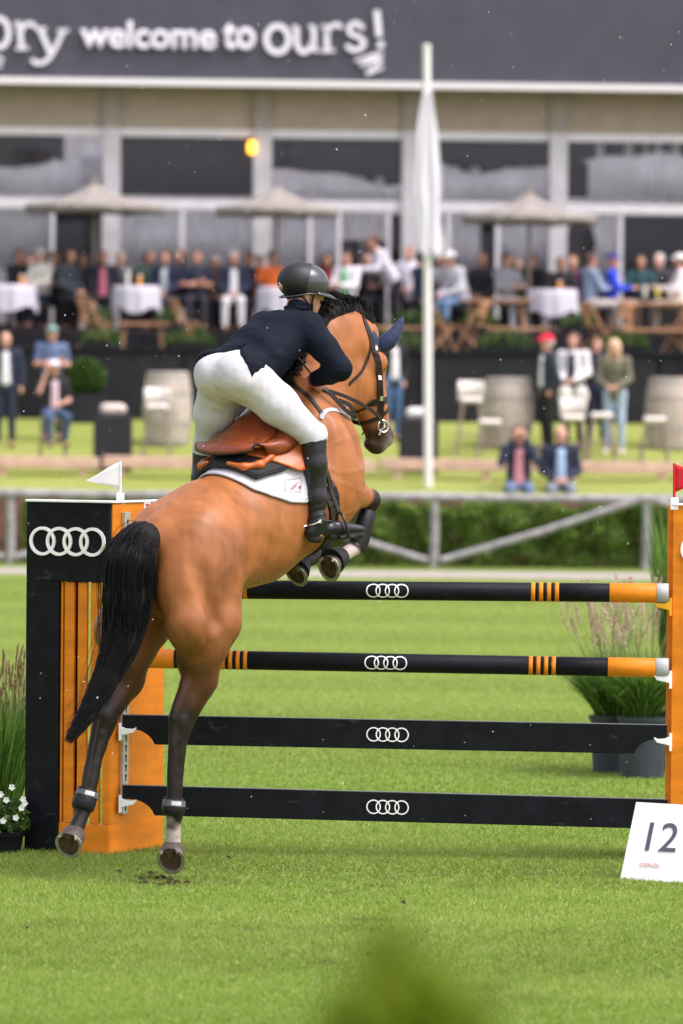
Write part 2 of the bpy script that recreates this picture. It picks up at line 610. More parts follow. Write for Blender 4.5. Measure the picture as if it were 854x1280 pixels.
# worn take-off patch, hoof divots, and a darker, shorter-bladed band in front of the obstacle
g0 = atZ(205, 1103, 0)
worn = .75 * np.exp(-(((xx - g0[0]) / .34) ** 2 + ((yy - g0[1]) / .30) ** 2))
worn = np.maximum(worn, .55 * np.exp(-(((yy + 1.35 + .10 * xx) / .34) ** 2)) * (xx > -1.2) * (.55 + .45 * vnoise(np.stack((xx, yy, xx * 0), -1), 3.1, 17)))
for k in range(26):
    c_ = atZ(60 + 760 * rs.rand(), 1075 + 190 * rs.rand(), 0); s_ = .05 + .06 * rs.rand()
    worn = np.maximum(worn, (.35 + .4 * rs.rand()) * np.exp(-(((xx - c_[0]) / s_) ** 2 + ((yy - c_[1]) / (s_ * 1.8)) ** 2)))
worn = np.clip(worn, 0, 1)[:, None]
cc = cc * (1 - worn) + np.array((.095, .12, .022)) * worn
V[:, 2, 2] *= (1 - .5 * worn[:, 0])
me.vertices.foreach_set('co', V.ravel())
M_blade = mk('grass_blade', (.1, .2, .02), .6, spec=.25, vcol=True)
def translucent(m, f=.45):
    n, l = m.node_tree.nodes, m.node_tree.links
    t = n.new('ShaderNodeBsdfTranslucent'); mx = n.new('ShaderNodeMixShader'); mx.inputs[0].default_value = f
    b = n['Principled BSDF']
    if b.inputs['Base Color'].links: l.new(b.inputs['Base Color'].links[0].from_socket, t.inputs['Color'])
    else: t.inputs['Color'].default_value = b.inputs['Base Color'].default_value
    l.new(b.outputs[0], mx.inputs[1]); l.new(t.outputs[0], mx.inputs[2]); l.new(mx.outputs[0], n['Material Output'].inputs['Surface'])
translucent(M_blade, .5)
grass = link('grass', me, M_blade)
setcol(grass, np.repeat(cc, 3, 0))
tag(grass, 'short mown green grass of the jumping ring', 'grass', kind='stuff')
# clods thrown up by the hooves
mb = MB()
for k in range(46):
    c = atZ(196 + rs.randn() * 26, 1101 + rs.randn() * 6, 0) if k < 34 else H0 if False else atZ(rs.rand() * 854, 1060 + rs.rand() * 180, 0)
    r_ = .006 + .012 * rs.rand()
    mb.lathe(c + np.array((0, 0, r_ * .4)), [(r_ * .3, -r_ * .6), (r_, -r_ * .1), (r_ * .8, r_ * .5), (r_ * .2, r_ * .8)], 6)
tag(mb.build('soil', mk('dark_soil', (.035, .022, .012), .95)), 'crumbs of dark soil kicked up on the grass', 'soil', kind='stuff')

# ================================================================== grey log fence
M_log = mk('weathered_log', (.30, .29, .29), .85, noise=(7, .3), bump=(30, .6), stretch=(1, 1, 1))
FY = 47.7
fence = empty('log_fence', (0, FY, 0), 'grey weathered log fence with zigzag braces along the hedge', 'fence')
def fp(px, py): return atY(px, py, FY)
posts = [-1047, -782, -517, -252, 13, 278, 543, 808, 1073, 1338, 1603, 1868]
for i, x in enumerate(posts):
    top = fp(x, 618); bot = np.array((top[0], FY, -.05))
    mb = MB(); mb.tube([bot, (top + bot) / 2 + np.array((.012, 0, 0)), top], [.068, .064, .062], 10)
    autosmooth(mb.build('post', M_log, fence))
    if i < len(posts) - 1:
        a, b = fp(x - 6, 621), fp(posts[i + 1] + 6, 621)
        a[1] -= .03 * (i % 2); b[1] -= .03 * (i % 2)
        a[2] = b[2] = fp(540, 621)[2] + .004 * (i % 2)
        mb = MB(); mb.tube([a, (a + b) / 2 - np.array((0, 0, .012)), b], [.062, .058, .062], 10)
        autosmooth(mb.build('rail', M_log, fence))
        lo_, hi_ = .10, 1.0
        p0 = np.array((fp(x + 8, 660)[0], FY - .07, hi_ if i % 2 else lo_)); p1 = np.array((fp(posts[i + 1] - 8, 660)[0], FY - .07, lo_ if i % 2 else hi_))
        mb = MB(); mb.tube([p0, (p0 + p1) / 2 - np.array((0, 0, .03)), p1], [.055, .052, .05], 10)
        autosmooth(mb.build('brace', M_log, fence))
# timber retaining boards at the foot of the bank
ret = empty('retaining_wall', (0, 48.75, 0), 'brown timber retaining boards behind the log fence', 'wall')
M_board = mk('brown_board', (.16, .085, .055), .85, noise=(4, .35), bump=(25, .5))
for r_ in range(4):
    for k in range(-6, 7):
        mb = MB(); mb.box((k * 3.02 + .4 * (r_ % 2), 48.86 - .015 * ((k + r_) % 2), .13 + .25 * r_), (2.98, .05, .235)); mb.build('plank', M_board, ret, bevel=.006)
# hedge of small leaves
def leafball(N, gen, size, seed, cols, aspect=.55):
    """N leaf quads at positions from gen(rs)->(N,3); returns mesh data"""
    rs = np.random.RandomState(seed)
    P = gen(rs)
    N = len(P)
    a = rs.randn(N, 3); a /= np.linalg.norm(a, axis=1)[:, None]
    b = rs.randn(N, 3); b -= a * (a * b).sum(1)[:, None]; b /= np.linalg.norm(b, axis=1)[:, None]
    s = size * (.6 + .8 * rs.rand(N))[:, None]
    n_ = np.cross(a, b) * s * .18
    V = np.stack((P - a * s, P + b * s * aspect - n_ * .2, P + a * s - n_, P - b * s * aspect - n_ * .2), 1)
    t = rs.rand(N)
    c = np.array(cols)
    k = (t * (len(c) - 1)).astype(int).clip(0, len(c) - 2)
    f_ = (t * (len(c) - 1) - k)[:, None]
    C = c[k] * (1 - f_) + c[k + 1] * f_
    return V.reshape(-1, 3), np.repeat(C, 4, 0)
def leafobj(name, V, C, mat, parent, kind='stuff'):
    n = len(V) // 4
    me = bpy.data.meshes.new(name)
    me.vertices.add(n * 4); me.vertices.foreach_set('co', V.astype(np.float32).ravel())
    me.loops.add(n * 4); me.loops.foreach_set('vertex_index', np.arange(n * 4, dtype=np.int32))
    me.polygons.add(n); me.polygons.foreach_set('loop_start', np.arange(0, n * 4, 4, dtype=np.int32))
    me.update(calc_edges=True)
    o = link(name, me, mat, parent)
    setcol(o, C)
    if kind: o['kind'] = kind
    return o
M_leaf = mk('leaf', (.06, .12, .02), .5, spec=.35, vcol=True)
translucent(M_leaf, .4)
GREEN = [(.045, .105, .014), (.09, .18, .024), (.17, .285, .04), (.28, .40, .07)]
hx0, hx1 = atY(28, 660, 48.3)[0], 8.2
hedge = empty('hedge', (0, 48.3, 0), 'low clipped green hedge behind the grey log fence', 'hedge')
def hgen(rs):
    n = 26000
    x = hx0 + (hx1 - hx0) * rs.rand(n)
    z = .03 + .88 * rs.rand(n) ** .8
    lump = .10 * np.sin(x * 4.1) + .08 * np.sin(x * 9.7 + z * 5) + .05 * np.sin(z * 14 + x * 2)
    y = 48.3 - (.22 + lump) * (rs.rand(n) ** .4) + .3 * rs.rand(n) * (rs.rand(n) < .4)
    z = z * (1 + .05 * np.sin(x * 3.3) + .04 * np.sin(x * 11))
    return np.stack((x, y, z), -1)
V, C = leafball(0, hgen, .045, 4, GREEN)
leafobj('leaves', V, C, M_leaf, hedge)
mb = MB()
for k in range(40):
    x = hx0 + .1 + (hx1 - hx0 - .2) * k / 39
    mb.tube([(x, 48.32, -.02), (x + .05 * math.sin(k * 3), 48.3, .4), (x + .1 * math.sin(k * 2), 48.32, .8)], [.012, .009, .005], 5)
mb.build('stems', mk('hedge_stem', (.06, .04, .025), .9), hedge)['kind'] = 'stuff'

# low pinkish timber beams on short posts
M_beam = mk('pinkish_timber', (.60, .40, .31), .7, noise=(5, .16), bump=(30, .4))
BY = 50.6
for i, (x0, x1) in enumerate(((-215, 124), (129, 470), (475, 850), (855, 1200))):
    a, b = atY(x0, 579 + .009 * x0, BY), atY(x1, 579 + .009 * x1, BY)
    zc = 1.42
    bm_ = empty('timber_beam', (float((a[0] + b[0]) / 2), BY, bankz(BY)), ['pinkish timber beam rail behind the white flag, leftmost run', 'pinkish timber beam rail running behind the horse', 'pinkish timber beam rail behind the flagpole and seated couple', 'pinkish timber beam rail end run beyond the red flag'][i], 'beam', 'low timber rails on the bank')
    mb = MB(); mb.bar((a[0], BY, zc - .0), (b[0], BY, zc - .03), .16, .17); mb.build('beam', M_beam, bm_, bevel=.015)
    for k in range(4):
        x = a[0] + (b[0] - a[0]) * (.06 + .88 * k / 3)
        mb = MB(); mb.bar((x, BY + .01, bankz(BY) - .08), (x, BY + .01, zc - .087), .11); mb.build('post', M_beam, bm_, bevel=.008)
# ================================================================== terrace and pavilion
def px_at(x, y, Y): return atY(x, y, Y)
M_dark = mk('charcoal_cladding', (.014, .0145, .018), .75, spec=.2, noise=(3, .3), bump=(20, .2))
M_dark2 = mk('charcoal_panel', (.020, .021, .026), .7, spec=.2, noise=(4, .25))
M_deck = mk('deck_boards', (.10, .075, .06), .8, noise=(6, .3))
T1Y, T2Y, FYB = 58.3, 61.2, 65.0
Z1, Z2 = 3.08, 3.42
ter = empty('terrace', (0, T1Y, 1.98), 'charcoal stepped terrace platform under the dining guests', 'terrace')
mb = MB(); mb.box((0, (T1Y + T2Y) / 2, (1.9 + Z1) / 2), (90, T2Y - T1Y, Z1 - 1.9)); mb.build('lower_platform', M_dark, ter)
mb = MB(); mb.box((0, (T2Y + 76) / 2, (1.9 + Z2) / 2), (90, 76 - T2Y, Z2 - 1.9)); mb.build('upper_platform', M_deck, ter)
for k in range(-12, 13):
    x = k * 1.9 + .3
    mb = MB(); mb.box((x, T1Y - .02, 2.52), (1.84, .045, 1.05)); mb.build('cladding_panel', M_dark2 if k % 3 else M_dark, ter, bevel=.008)
for k in range(-14, 15):
    mb = MB(); mb.box((k * 1.3, T2Y - .02, (Z1 + Z2) / 2), (1.27, .045, Z2 - Z1 - .02)); mb.build('riser_panel', M_dark, ter)
mb = MB(); mb.box((0, T1Y + .05, Z1 + .022), (88, .28, .04)); mb.build('edge_trim', M_dark2, ter)

bld = empty('pavilion', (0, FYB, Z2), 'white framed pavilion with large windows and dark lettered banner', 'building')
BYAW = .075                                       # the right end lies further back
def fx(px, py, dy=0.0):
    """point on the facade plane"""
    d = ray(px, py)
    # plane y = FYB + dy + BYAW*x
    t = (FYB + dy - CAM[1]) / (d[1] - BYAW * d[0])
    return CAM + d * t
bt = np.array((1, BYAW, 0)); bt /= np.linalg.norm(bt)
bn = np.array((bt[1], -bt[0], 0))                   # toward the camera
M_frame = mk('white_painted_frame', (.76, .75, .76), .5, noise=(4, .06))
M_soffit = mk('tan_awning_cloth', (.40, .335, .26), .8, noise=(3, .08), bump=(60, .2))
M_banner = mk('dark_slate_banner', (.066, .066, .088), .7, noise=(2, .12))
M_letter = mk('pale_lilac_lettering', (.84, .82, .90), .6)
M_glass = mk('window_glass', (.03, .035, .045), .04, spec=.5)
n_, l_ = M_glass.node_tree.nodes, M_glass.node_tree.links
tr = n_.new('ShaderNodeBsdfTransparent'); gl = n_.new('ShaderNodeBsdfGlossy'); gl.inputs['Roughness'].default_value = .03
gl.inputs['Color'].default_value = (.9, .93, 1, 1); tr.inputs['Color'].default_value = (.96, .965, .975, 1)
fr_ = n_.new('ShaderNodeFresnel'); fr_.inputs['IOR'].default_value = 1.5
mx = n_.new('ShaderNodeMixShader'); l_.new(fr_.outputs[0], mx.inputs[0]); l_.new(tr.outputs[0], mx.inputs[1]); l_.new(gl.outputs[0], mx.inputs[2])
l_.new(mx.outputs[0], n_['Material Output'].inputs['Surface'])
M_col = mk('grey_white_column', (.56, .55, .56), .5, noise=(3, .1))
M_soffit2 = mk('grey_tan_post', (.33, .29, .25), .7, noise=(3, .1))
zb, zt = Z2, fx(427, 172)[2]                        # foot and head of the glazing
zt_mid = fx(427, 258)[2]
def fpt(px, z, dy=0.0):
    p = fx(px, 260, dy); return np.array((p[0], p[1], z))
def fbox(name, px0, px1, z0, z1, th, mat, parent, dy=0.0, bevel=0):
    a, b = fpt(px0, z0, dy), fpt(px1, z0, dy)
    mb = MB(); c = (a + b) / 2; c[2] = (z0 + z1) / 2
    mb.box(c, (np.linalg.norm((b - a)[:2]), th, z1 - z0), np.array((bt, -bn, (0, 0, 1))).T)
    return mb.build(name, mat, parent, bevel=bevel)
cols = [-802, -614, -426, -238, -50, 139, 327, 513, 697, 884, 1072, 1260, 1448, 1636]
ztop = fx(427, 108)[2]
for x in cols:
    fbox('column', x - 11, x + 11, zb, zt + .11, .30, M_col, bld, dy=-.06, bevel=.01)
    fbox('fascia_post', x - 11, x + 11, zt + .1105, ztop, .20, M_soffit2, bld, dy=-.03)
fbox('transom', -900, 1750, zt_mid - .085, zt_mid + .085, .16, M_frame, bld, dy=.0, bevel=.01)
fbox('head_rail', -900, 1750, zt - .02, zt + .11, .16, M_frame, bld, dy=.0)
fbox('sill', -900, 1750, zb, zb + .12, .18, M_dark2, bld, dy=.0)
for a, b in zip(cols[:-1], cols[1:]):
    fbox('awning_band', a + 11.3, b - 11.3, zt + .11, ztop, .10, M_soffit, bld, dy=.02)
    pn = fbox('window', a + 11.3, b - 11.3, zt_mid + .09, zt - .02, .02, M_glass, bld, dy=.05)
# lower lights split by thin mullions
split = {1: [-50, 66, 139], 2: [139, 228, 327], 3: [327, 388, 424, 486, 513], 4: [513, 560, 622, 697], 5: [697, 776, 884], 0: [-238, -140, -50], 6: [884, 980, 1072], 7: [-802, -710, -614], 8: [-614, -520, -426], 9: [-426, -330, -238], 10: [1072, 1166, 1260], 11: [1260, 1354, 1448], 12: [1448, 1540, 1636]}
for k, sp in split.items():
    for i in range(len(sp) - 1):
        a = sp[i] + (11.3 if i == 0 else 2.6); b = sp[i + 1] - (11.3 if i == len(sp) - 2 else 2.6)
        fbox('window', a, b, zb + .12, zt_mid - .085, .02, M_glass, bld, dy=.05)
        if i: fbox('mullion', sp[i] - 2.4, sp[i] + 2.4, zb + .12, zt_mid - .085, .12, M_frame, bld, dy=.0)
# banner and its white lower edge; roof
zB0, zB1 = fx(427, 104, -.7)[2], fx(427, -45, -.7)[2]
fbox('white_edge', -900, 1750, zB0 - .075, zB0 + .03, .22, mk('white_edge_profile', (.82, .80, .80), .5), bld, dy=-.7)
fbox('banner', -900, 1750, zB0 + .03, zB1, .08, M_banner, bld, dy=-.7)
fbox('soffit', -900, 1750, ztop, ztop + .05, .75, M_soffit, bld, dy=-.3)
M_roofcloth = mk('translucent_roof_cloth', (.8, .8, .8), .8)
translucent(M_roofcloth, .75)
_q = [fpt(-900, zB1 - .2, -.6), fpt(1750, zB1 - .2, -.6), fpt(1750, zB1 - .2, 6.2), fpt(-900, zB1 - .2, 6.2)]
MB().add(_q, [(0, 1, 2, 3)]).build('unseen_roof', M_roofcloth, bld)  # unseen translucent cover added to pass skylight down onto the curtains
# inside: floor line, back wall, curtains, dark doorways, sheets and ovals standing in for pane reflections
M_in = mk('interior_wall', (.72, .71, .72), .9, noise=(1.2, .25))
M_cur = mk('pale_curtain_reflection', (.86, .85, .87), .9, noise=(3, .1))  # curtains that also stand in for sky reflections in the panes
translucent(M_cur, .5)
M_ind = mk('dark_interior', (.035, .03, .036), .8, noise=(2, .4))
M_maroon = mk('maroon_seat', (.06, .014, .018), .8, noise=(4, .3))
fbox('back_wall', -900, 1750, zb, ztop + .5, .1, M_in, bld, dy=5.2)
def pane_sheet(px0, px1, z0, z1, dy, mat, folds=7, rag=0.0):
    a, b = fpt(px0, 0, dy), fpt(px1, 0, dy)
    n = folds * 6
    vs, fs = [], []
    for i in range(n + 1):
        p = a + (b - a) * i / n - bn * .03 * math.sin(i / n * folds * 6.28)
        zr = z0 + rag * (1.6 * math.sin(i / n * 4.2 + px0) + .5 * math.sin(i / n * 11 + px0 * .3))
        vs += [(p[0], p[1], zr), (p[0], p[1], z1)]
    fs = [(2 * i, 2 * i + 2, 2 * i + 3, 2 * i + 1) for i in range(n)]
    o = mesh_obj('pane_sheet', vs, fs, mat, bld)
    m_ = o.modifiers.new('t', 'SOLIDIFY'); m_.thickness = .01
zz = lambda py: fx(427, py, .5)[2]
pane_sheet(-50, 128, zz(250), zz(200), .14, M_cur, 6)
for q_ in (-790, -600, -412, -226, 896, 1084, 1272, 1460):
    pane_sheet(q_, q_ + 160, zz(345), zz(176), .15, M_cur, 8)
pane_sheet(100, 130, zz(250), zz(172), .16, M_cur, 3)
pane_sheet(-50, 66, zz(340), zz(268), .17, M_in, 4)
pane_sheet(150, 316, zz(345), zz(268), .15, M_cur, 8)
pane_sheet(340, 502, zz(250), zz(222), .14, M_cur, 7)
pane_sheet(340, 424, zz(345), zz(268), .15, M_cur, 5)
pane_sheet(440, 470, zz(345), zz(268), .15, M_cur, 2)
pane_sheet(552, 686, zz(250), zz(208), .14, M_cur, 6)
pane_sheet(548, 600, zz(345), zz(268), .15, M_cur, 4)
pane_sheet(622, 690, zz(345), zz(268), .15, M_cur, 5)
pane_sheet(708, 774, zz(345), zz(262), .15, M_cur, 5)
pane_sheet(735, 884, zz(250), zz(176), .14, M_cur, 8)
M_dkpane = mk('dark_pane_sheet', (.030, .034, .05), .8, noise=(1.5, .4))  # dark sheets added behind panes, standing in for dark reflections and interior
for x0, x1, y0, y1 in ((150, 316, 248, 168), (340, 502, 222, 168), (524, 686, 206, 168), (-50, 80, 200, 168), (66, 127, 345, 268), (486, 502, 345, 268), (426, 484, 345, 300), (524, 558, 345, 268), (602, 621, 345, 268), (776, 873, 345, 266), (709, 735, 245, 200), (709, 873, 196, 168)):
    pane_sheet(x0, x1, zz(y0), zz(y1), .13, M_dkpane, 5, .07 if y1 == 168 and y0 < 240 else .0)
for (x, y, w_, h_) in ((10, 196, .85, .20), (725, 305, .3, .45)):  # dark ovals added to stand in for reflections on the glass
    p = fx(x, y, .095)
    L = SDF(); L.ell(p, (w_, .03, h_), k=.02); L.build('reflection_oval', M_ind, bld, h=.04)
for k, x in enumerate((60, 175, 235, 300, 460, 560, 640, 760, 820)):
    a = fpt(x, 0, .9)
    mb = MB(); mb.box((a[0], a[1], zb + .45), (1.1, .3, .9)); mb.build('banquette', M_maroon if k % 2 else M_ind, bld, bevel=.04)
# warm lit lamp behind the glass of the second bay
p = fx(315, 184, -.25)
lamp = empty('wall_lamp', tuple(p), 'small glowing amber lamp on the white column', 'lamp')
mb = MB(); mb.lathe(p, [(.03, -.11), (.06, -.08), (.07, 0), (.06, .08), (.03, .11)], 14); autosmooth(mb.build('glass', mk('amber_glow', (1, .45, .06), .4, emit=((1, .36, .03), 2.6)), lamp))
mb = MB(); mb.lathe(p + np.array((0, 0, .12)), [(.045, 0), (.045, .03), (.02, .05)], 12); mb.bar(p + np.array((0, 0, .15)), p + np.array((0, .25, .15)), .03); mb.build('bracket', M_dark2, lamp)

# ---------- lettering on the banner: strokes on the banner plane, in photo-pixel units
def stroke(mb, pts, w_, dy=-.775):
    """pts in pixels; a flat round-ended stroke w_ pixels wide"""
    P_ = [fx(x, y, dy) for x, y in pts]
    k = w_ / 2 / 73.0
    if not hasattr(k, '__len__'): k = [k] * len(P_)
    vs, fs = [], []
    n = len(P_)
    for i in range(n):
        t = P_[min(i + 1, n - 1)] - P_[max(i - 1, 0)]
        t /= np.linalg.norm(t) + 1e-9
        s_ = np.cross(t, bn); s_ /= np.linalg.norm(s_) + 1e-9
        for sg in (1, -1):
            for dz in (0, .03):
                vs.append(P_[i] + s_ * k[i] * sg - bn * (dz - .03))
    for i in range(n - 1):
        a, b = i * 4, i * 4 + 4
        fs += [(a, b, b + 2, a + 2), (a + 1, a + 3, b + 3, b + 1), (a, a + 1, b + 1, b), (a + 2, b + 2, b + 3, a + 3)]
    fs += [(0, 2, 3, 1), (n * 4 - 4, n * 4 - 3, n * 4 - 1, n * 4 - 2)]
    mb.add(vs, fs)
def ring(cx, cy, rx, ry, n=26, a0=0, a1=6.2832): return [(cx + rx * math.cos(a0 + (a1 - a0) * i / n), cy - ry * math.sin(a0 + (a1 - a0) * i / n)) for i in range(n + 1)]
def cat2(pts, n=16): return [tuple(q[:2]) for q in catmull([np.array((*p, 0.)) for p in pts], n)]
def letter(strokes, name='letter'):
    mb = MB()
    for pts, w_ in strokes: stroke(mb, pts, w_)
    return fix_normals(mb.build(name, M_letter, bld))
letter([(ring(-1, 41, 12, 18), 6.5)])                                                                # o
letter([([(24, 29), (27, 60)], 6.5), ([(18, 29), (27, 29)], 4), ([(20, 61), (36, 60)], 4), (cat2([(26, 40), (32, 31), (40, 30), (44, 34)]), 5.5)])   # r
letter([([(50, 36), (63, 66)], 6.5), (cat2([(80, 37), (68, 62), (58, 76), (46, 79), (40, 74)]), 5.5), ([(44, 36), (58, 36)], 4), ([(72, 38), (86, 38)], 4)])   # y
letter([(ring(-2, 77, 5, 6, 20, .2, 5.6), 3), ([(-7, 77), (3, 77)], 2.5)])                               # small e
for wd_, x0, x1, yb in (('welcome', 100, 270, 47.5), ('to', 278, 319, 48.5)):
    tmo = text_mesh(wd_, .60, 'word', M_letter, bld, np.zeros(3), np.array((1., 0, 0)), np.array((0, 1., 0)), np.array((0, 0, 1.)), thick=.03, off=.016)
    cv = verts_of(tmo)
    p0, p1 = fx(x0, yb, -.775), fx(x1, yb, -.775)
    cx_ = (cv[:, 0] - cv[:, 0].min()) / np.ptp(cv[:, 0])
    ybase, ytop_ = cv[:, 1].min(), cv[:, 1].max()
    hpx = 34 / 73.0
    zbase = fx((x0 + x1) / 2, 61 + (x0 + x1) / 2 * .009 - 1.5, -.775)[2]
    W_ = np.stack([p0[i] + (p1[i] - p0[i]) * cx_ for i in range(3)], -1)
    W_[:, 2] = zbase + (cv[:, 1] - ybase) / (ytop_ - ybase) * hpx
    W_ += bn * (cv[:, 2] + .015)[:, None]
    tmo.data.vertices.foreach_set('co', W_.astype(np.float32).ravel()); tmo.data.update()
# "ours!"
letter([(ring(347, 49, 14, 16.5), 7)])
letter([(cat2([(371, 34), (371, 55), (378, 65), (386, 62), (392, 52)]), 6.5), ([(392, 33), (393, 64)], 6.5), ([(365, 34), (372, 34)], 4), ([(386, 33), (393, 33)], 4), ([(393, 64), (399, 63)], 4)])
letter([([(408, 32), (409, 63)], 6.5), ([(402, 33), (409, 33)], 4), ([(402, 64), (418, 63)], 4), (cat2([(408, 44), (414, 33), (422, 31), (427, 35)]), 5.5)])
letter([(cat2([(454, 36), (446, 29), (437, 33), (438, 42), (448, 46), (455, 53), (450, 61), (440, 62), (433, 56)], 26), 6)])
letter([(cat2([(471, 13), (474, 46)], 4), 7.5), (ring(476, 56, 2.2, 2.4, 10), 5)])
letter([(cat2([(444, 76), (478, 66), (450, 82), (478, 74), (458, 92), (479, 84)], 40), 3.5)], 'scribble_mark')

# ================================================================== parasols
M_par = mk('beige_parasol_cloth', (.29, .262, .238), .85, noise=(4, .08), bump=(40, .2))
M_pole = mk('grey_wood_pole', (.30, .26, .22), .6)
def parasol(px, py, Y, wpx, lab, drop=.52):
    ap = atY(px, py, Y)
    w_ = wpx / 2 / (F / (Y + 32.8))
    o = empty('parasol', (ap[0], ap[1], Z2), lab, 'parasol', 'beige parasols over the terrace')
    rim_ = []
    for k in range(8):
        a = 6.283 * (k + .5) / 8
        rim_.append(ap + np.array((w_ * math.cos(a) * 1.04, w_ * math.sin(a) * 1.04, -drop)))
    for k in range(8):
        a, b = rim_[k], rim_[(k + 1) % 8]
        vs, fs = [], []
        for i in range(6):
            t = i / 5
            for j in range(5):
                s_ = j / 4
                e = a + (b - a) * s_
                q = ap + (e - ap) * t
                q = q - np.array((0, 0, .10 * math.sin(t * 3.14) * (1 - .3 * t))) * 1.0
                q[2] -= .05 * t * math.sin(s_ * 3.14) * -1 * .5
                vs.append(q)
        fs = [(i * 5 + j, (i + 1) * 5 + j, (i + 1) * 5 + j + 1, i * 5 + j + 1) for i in range(5) for j in range(4)]
        vs += [np.array(vs[25 + j]) - np.array((0, 0, .13)) for j in range(5)]
        fs += [(25 + j, 30 + j, 31 + j, 26 + j) for j in range(4)]
        pnl = fix_normals(mesh_obj('canopy_panel', vs, fs, M_par, o))
        m_ = pnl.modifiers.new('t', 'SOLIDIFY'); m_.thickness = .008
        mb = MB(); mb.bar(ap - np.array((0, 0, .12)), a - np.array((0, 0, .05)), .02); mb.build('rib', M_pole, o)
    mb = MB(); mb.lathe(np.array((ap[0], ap[1], Z2)), [(.03, 0), (.03, ap[2] - Z2 + .06), (.012, ap[2] - Z2 + .14)], 12); autosmooth(mb.build('pole', M_pole, o))
    mb = MB(); mb.box((ap[0], ap[1], Z2 + .05), (.6, .6, .1)); mb.build('base', M_dark2, o, bevel=.01)
parasol(119, 229, 62.6, 176, 'wide beige parasol above the guest in cream shirt', .38)
parasol(347, 233, 62.8, 158, 'beige parasol behind the rider\'s helmet', .38)
parasol(662, 241, 62.4, 172, 'beige parasol right of the flagpole, beside the bright glass door', .40)

# ================================================================== flagpole with a limp white flag
FPY = 49.9
top, bot = atY(533.5, 60, FPY), atY(535.5, 622, FPY)
fpole = empty('flagpole', (bot[0], FPY, bankz(FPY)), 'tall white flagpole with a limp white flag', 'flagpole')
mb = MB(); mb.tube([(bot[0], FPY, bankz(FPY) - .1), bot, top], [.066, .064, .058], 16); autosmooth(mb.build('pole', mk('white_pole_paint', (.78, .77, .74), .4), fpole))
mb = MB(); mb.lathe(top, [(.06, 0), (.066, .01), (.066, .04), (.02, .06)], 16); autosmooth(mb.build('cap', mk('white_pole_paint', (.78, .77, .74), .4), fpole))
FLAGM = mk('white_flag_cloth', (.86, .85, .90), .8, bump=(12, .3))
translucent(FLAGM, .25)
vs, fs = [], []
nf, nh = 44, 30
for i in range(nh):
    t = i / (nh - 1)
    py = 112 + 208 * t
    c = atY(535, py, FPY - .09)
    wdt = np.interp(t, [0, .25, .62, .66, .95, 1], [5, 13, 17, 15, 18, 11]) / 88.0
    cx_ = np.interp(t, [0, .3, .6, .7, 1], [0, -.005, 0, .01, .035])
    for j in range(nf):
        s_ = -1 + 2 * j / (nf - 1)
        fold = .022 * math.sin(s_ * 7 + t * 2.2) * (.4 + t) + .012 * math.sin(s_ * 13 - t * 4)
        edge_ = .05 * math.sin(s_ * 5 + 1) * t
        vs.append(c + np.array((cx_ + wdt * s_ + .01 * math.sin(t * 11 + s_ * 3), -.04 + fold, edge_)))
fs = [(i * nf + j, (i + 1) * nf + j, (i + 1) * nf + j + 1, i * nf + j + 1) for i in range(nh - 1) for j in range(nf - 1)]
o = mesh_obj('flag', vs, fs, FLAGM, fpole)
m_ = o.modifiers.new('t', 'SOLIDIFY'); m_.thickness = .006
# ================================================================== the obstacle
M_black = mk('black_board_paint', (.006, .007, .010), .55, spec=.14, noise=(9, .35), bump=(60, .1))
scuff(M_black, (.055, .057, .062), 7, .60, .74, (1, 1, 2.5), .8)
M_orange = mk('orange_board_paint', (.74, .225, .008), .5, spec=.3, noise=(3, .16), bump=(50, .12), stretch=(1, 1, 5))
scuff(M_orange, (.30, .085, .01), 5, .56, .76, (3, 3, .5), .55)
M_whitep = mk('white_paint', (.88, .88, .89), .45, noise=(12, .05))
M_track = mk('pale_metal_track', (.52, .49, .43), .45, metal=.3, noise=(14, .2))
M_slot = mk('black_slot', (.004, .004, .004), .9)
M_greyend = mk('grey_pole_end', (.42, .43, .45), .5, noise=(20, .1))
M_wood = mk('pole_end_grain', (.20, .13, .09), .9, noise=(60, .4))
M_yellow = mk('yellow_plastic', (.75, .36, .01), .4)
GZ = 0.0
def emblem(name, c, ux, uy, un, R_, parent, mat, thick=.010, band=.17, bend=None):
    """four interlocking rings, ring radius R_, on a plane (or wrapped by bend)"""
    for k in range(4):
        off = (k - 1.5) * R_ * 1.29
        n = 40
        vs = []
        for i in range(n):
            a = 6.2832 * i / n
            for rr in (R_, R_ * (1 - band * 1.25)):
                for dz in (0, 1):
                    x, y = off + rr * math.cos(a), rr * math.sin(a)
                    z = (thick + .0006 * (k % 2)) * dz + .0012
                    vs.append(bend(x, y, z) if bend else c + ux * x + uy * y + un * z)
        fs = []
        for i in range(n):
            j = (i + 1) % n
            a, b = i * 4, j * 4
            fs += [(a, b, b + 1, a + 1), (a + 2, a + 3, b + 3, b + 2), (a + 1, b + 1, b + 3, a + 3)]
        fix_normals(mesh_obj(name, vs, fs, mat, parent, smooth=False))
ztopL = 2.0
A = np.array((*atZ(33, 1063, 0)[:2], 0)); Bc = np.array((*atZ(137, 1068, 0)[:2], 0)); Cc = np.array((*atZ(203.5, 1058.5, 0)[:2], 0))
std = empty('jump_wing', tuple((A + Bc) / 2), 'black and orange slatted jump wing beside the horse\'s tail', 'jump stand')
def panelbox(name, P0, P1, a0, a1, z0, z1, th, mat, parent, off=0.0, bevel=.003):
    t = (P1 - P0); L = np.linalg.norm(t); t = t / L
    n = np.cross(t, (0, 0, 1))
    p0, p1 = P0 + t * a0, P0 + t * a1
    mb = MB(); c = (p0 + p1) / 2 + n * off; c[2] = (z0 + z1) / 2
    mb.box(c, (abs(a1 - a0), th, z1 - z0), np.array((t, -n, (0, 0, 1))).T)
    return mb.build(name, mat, parent, bevel=bevel)
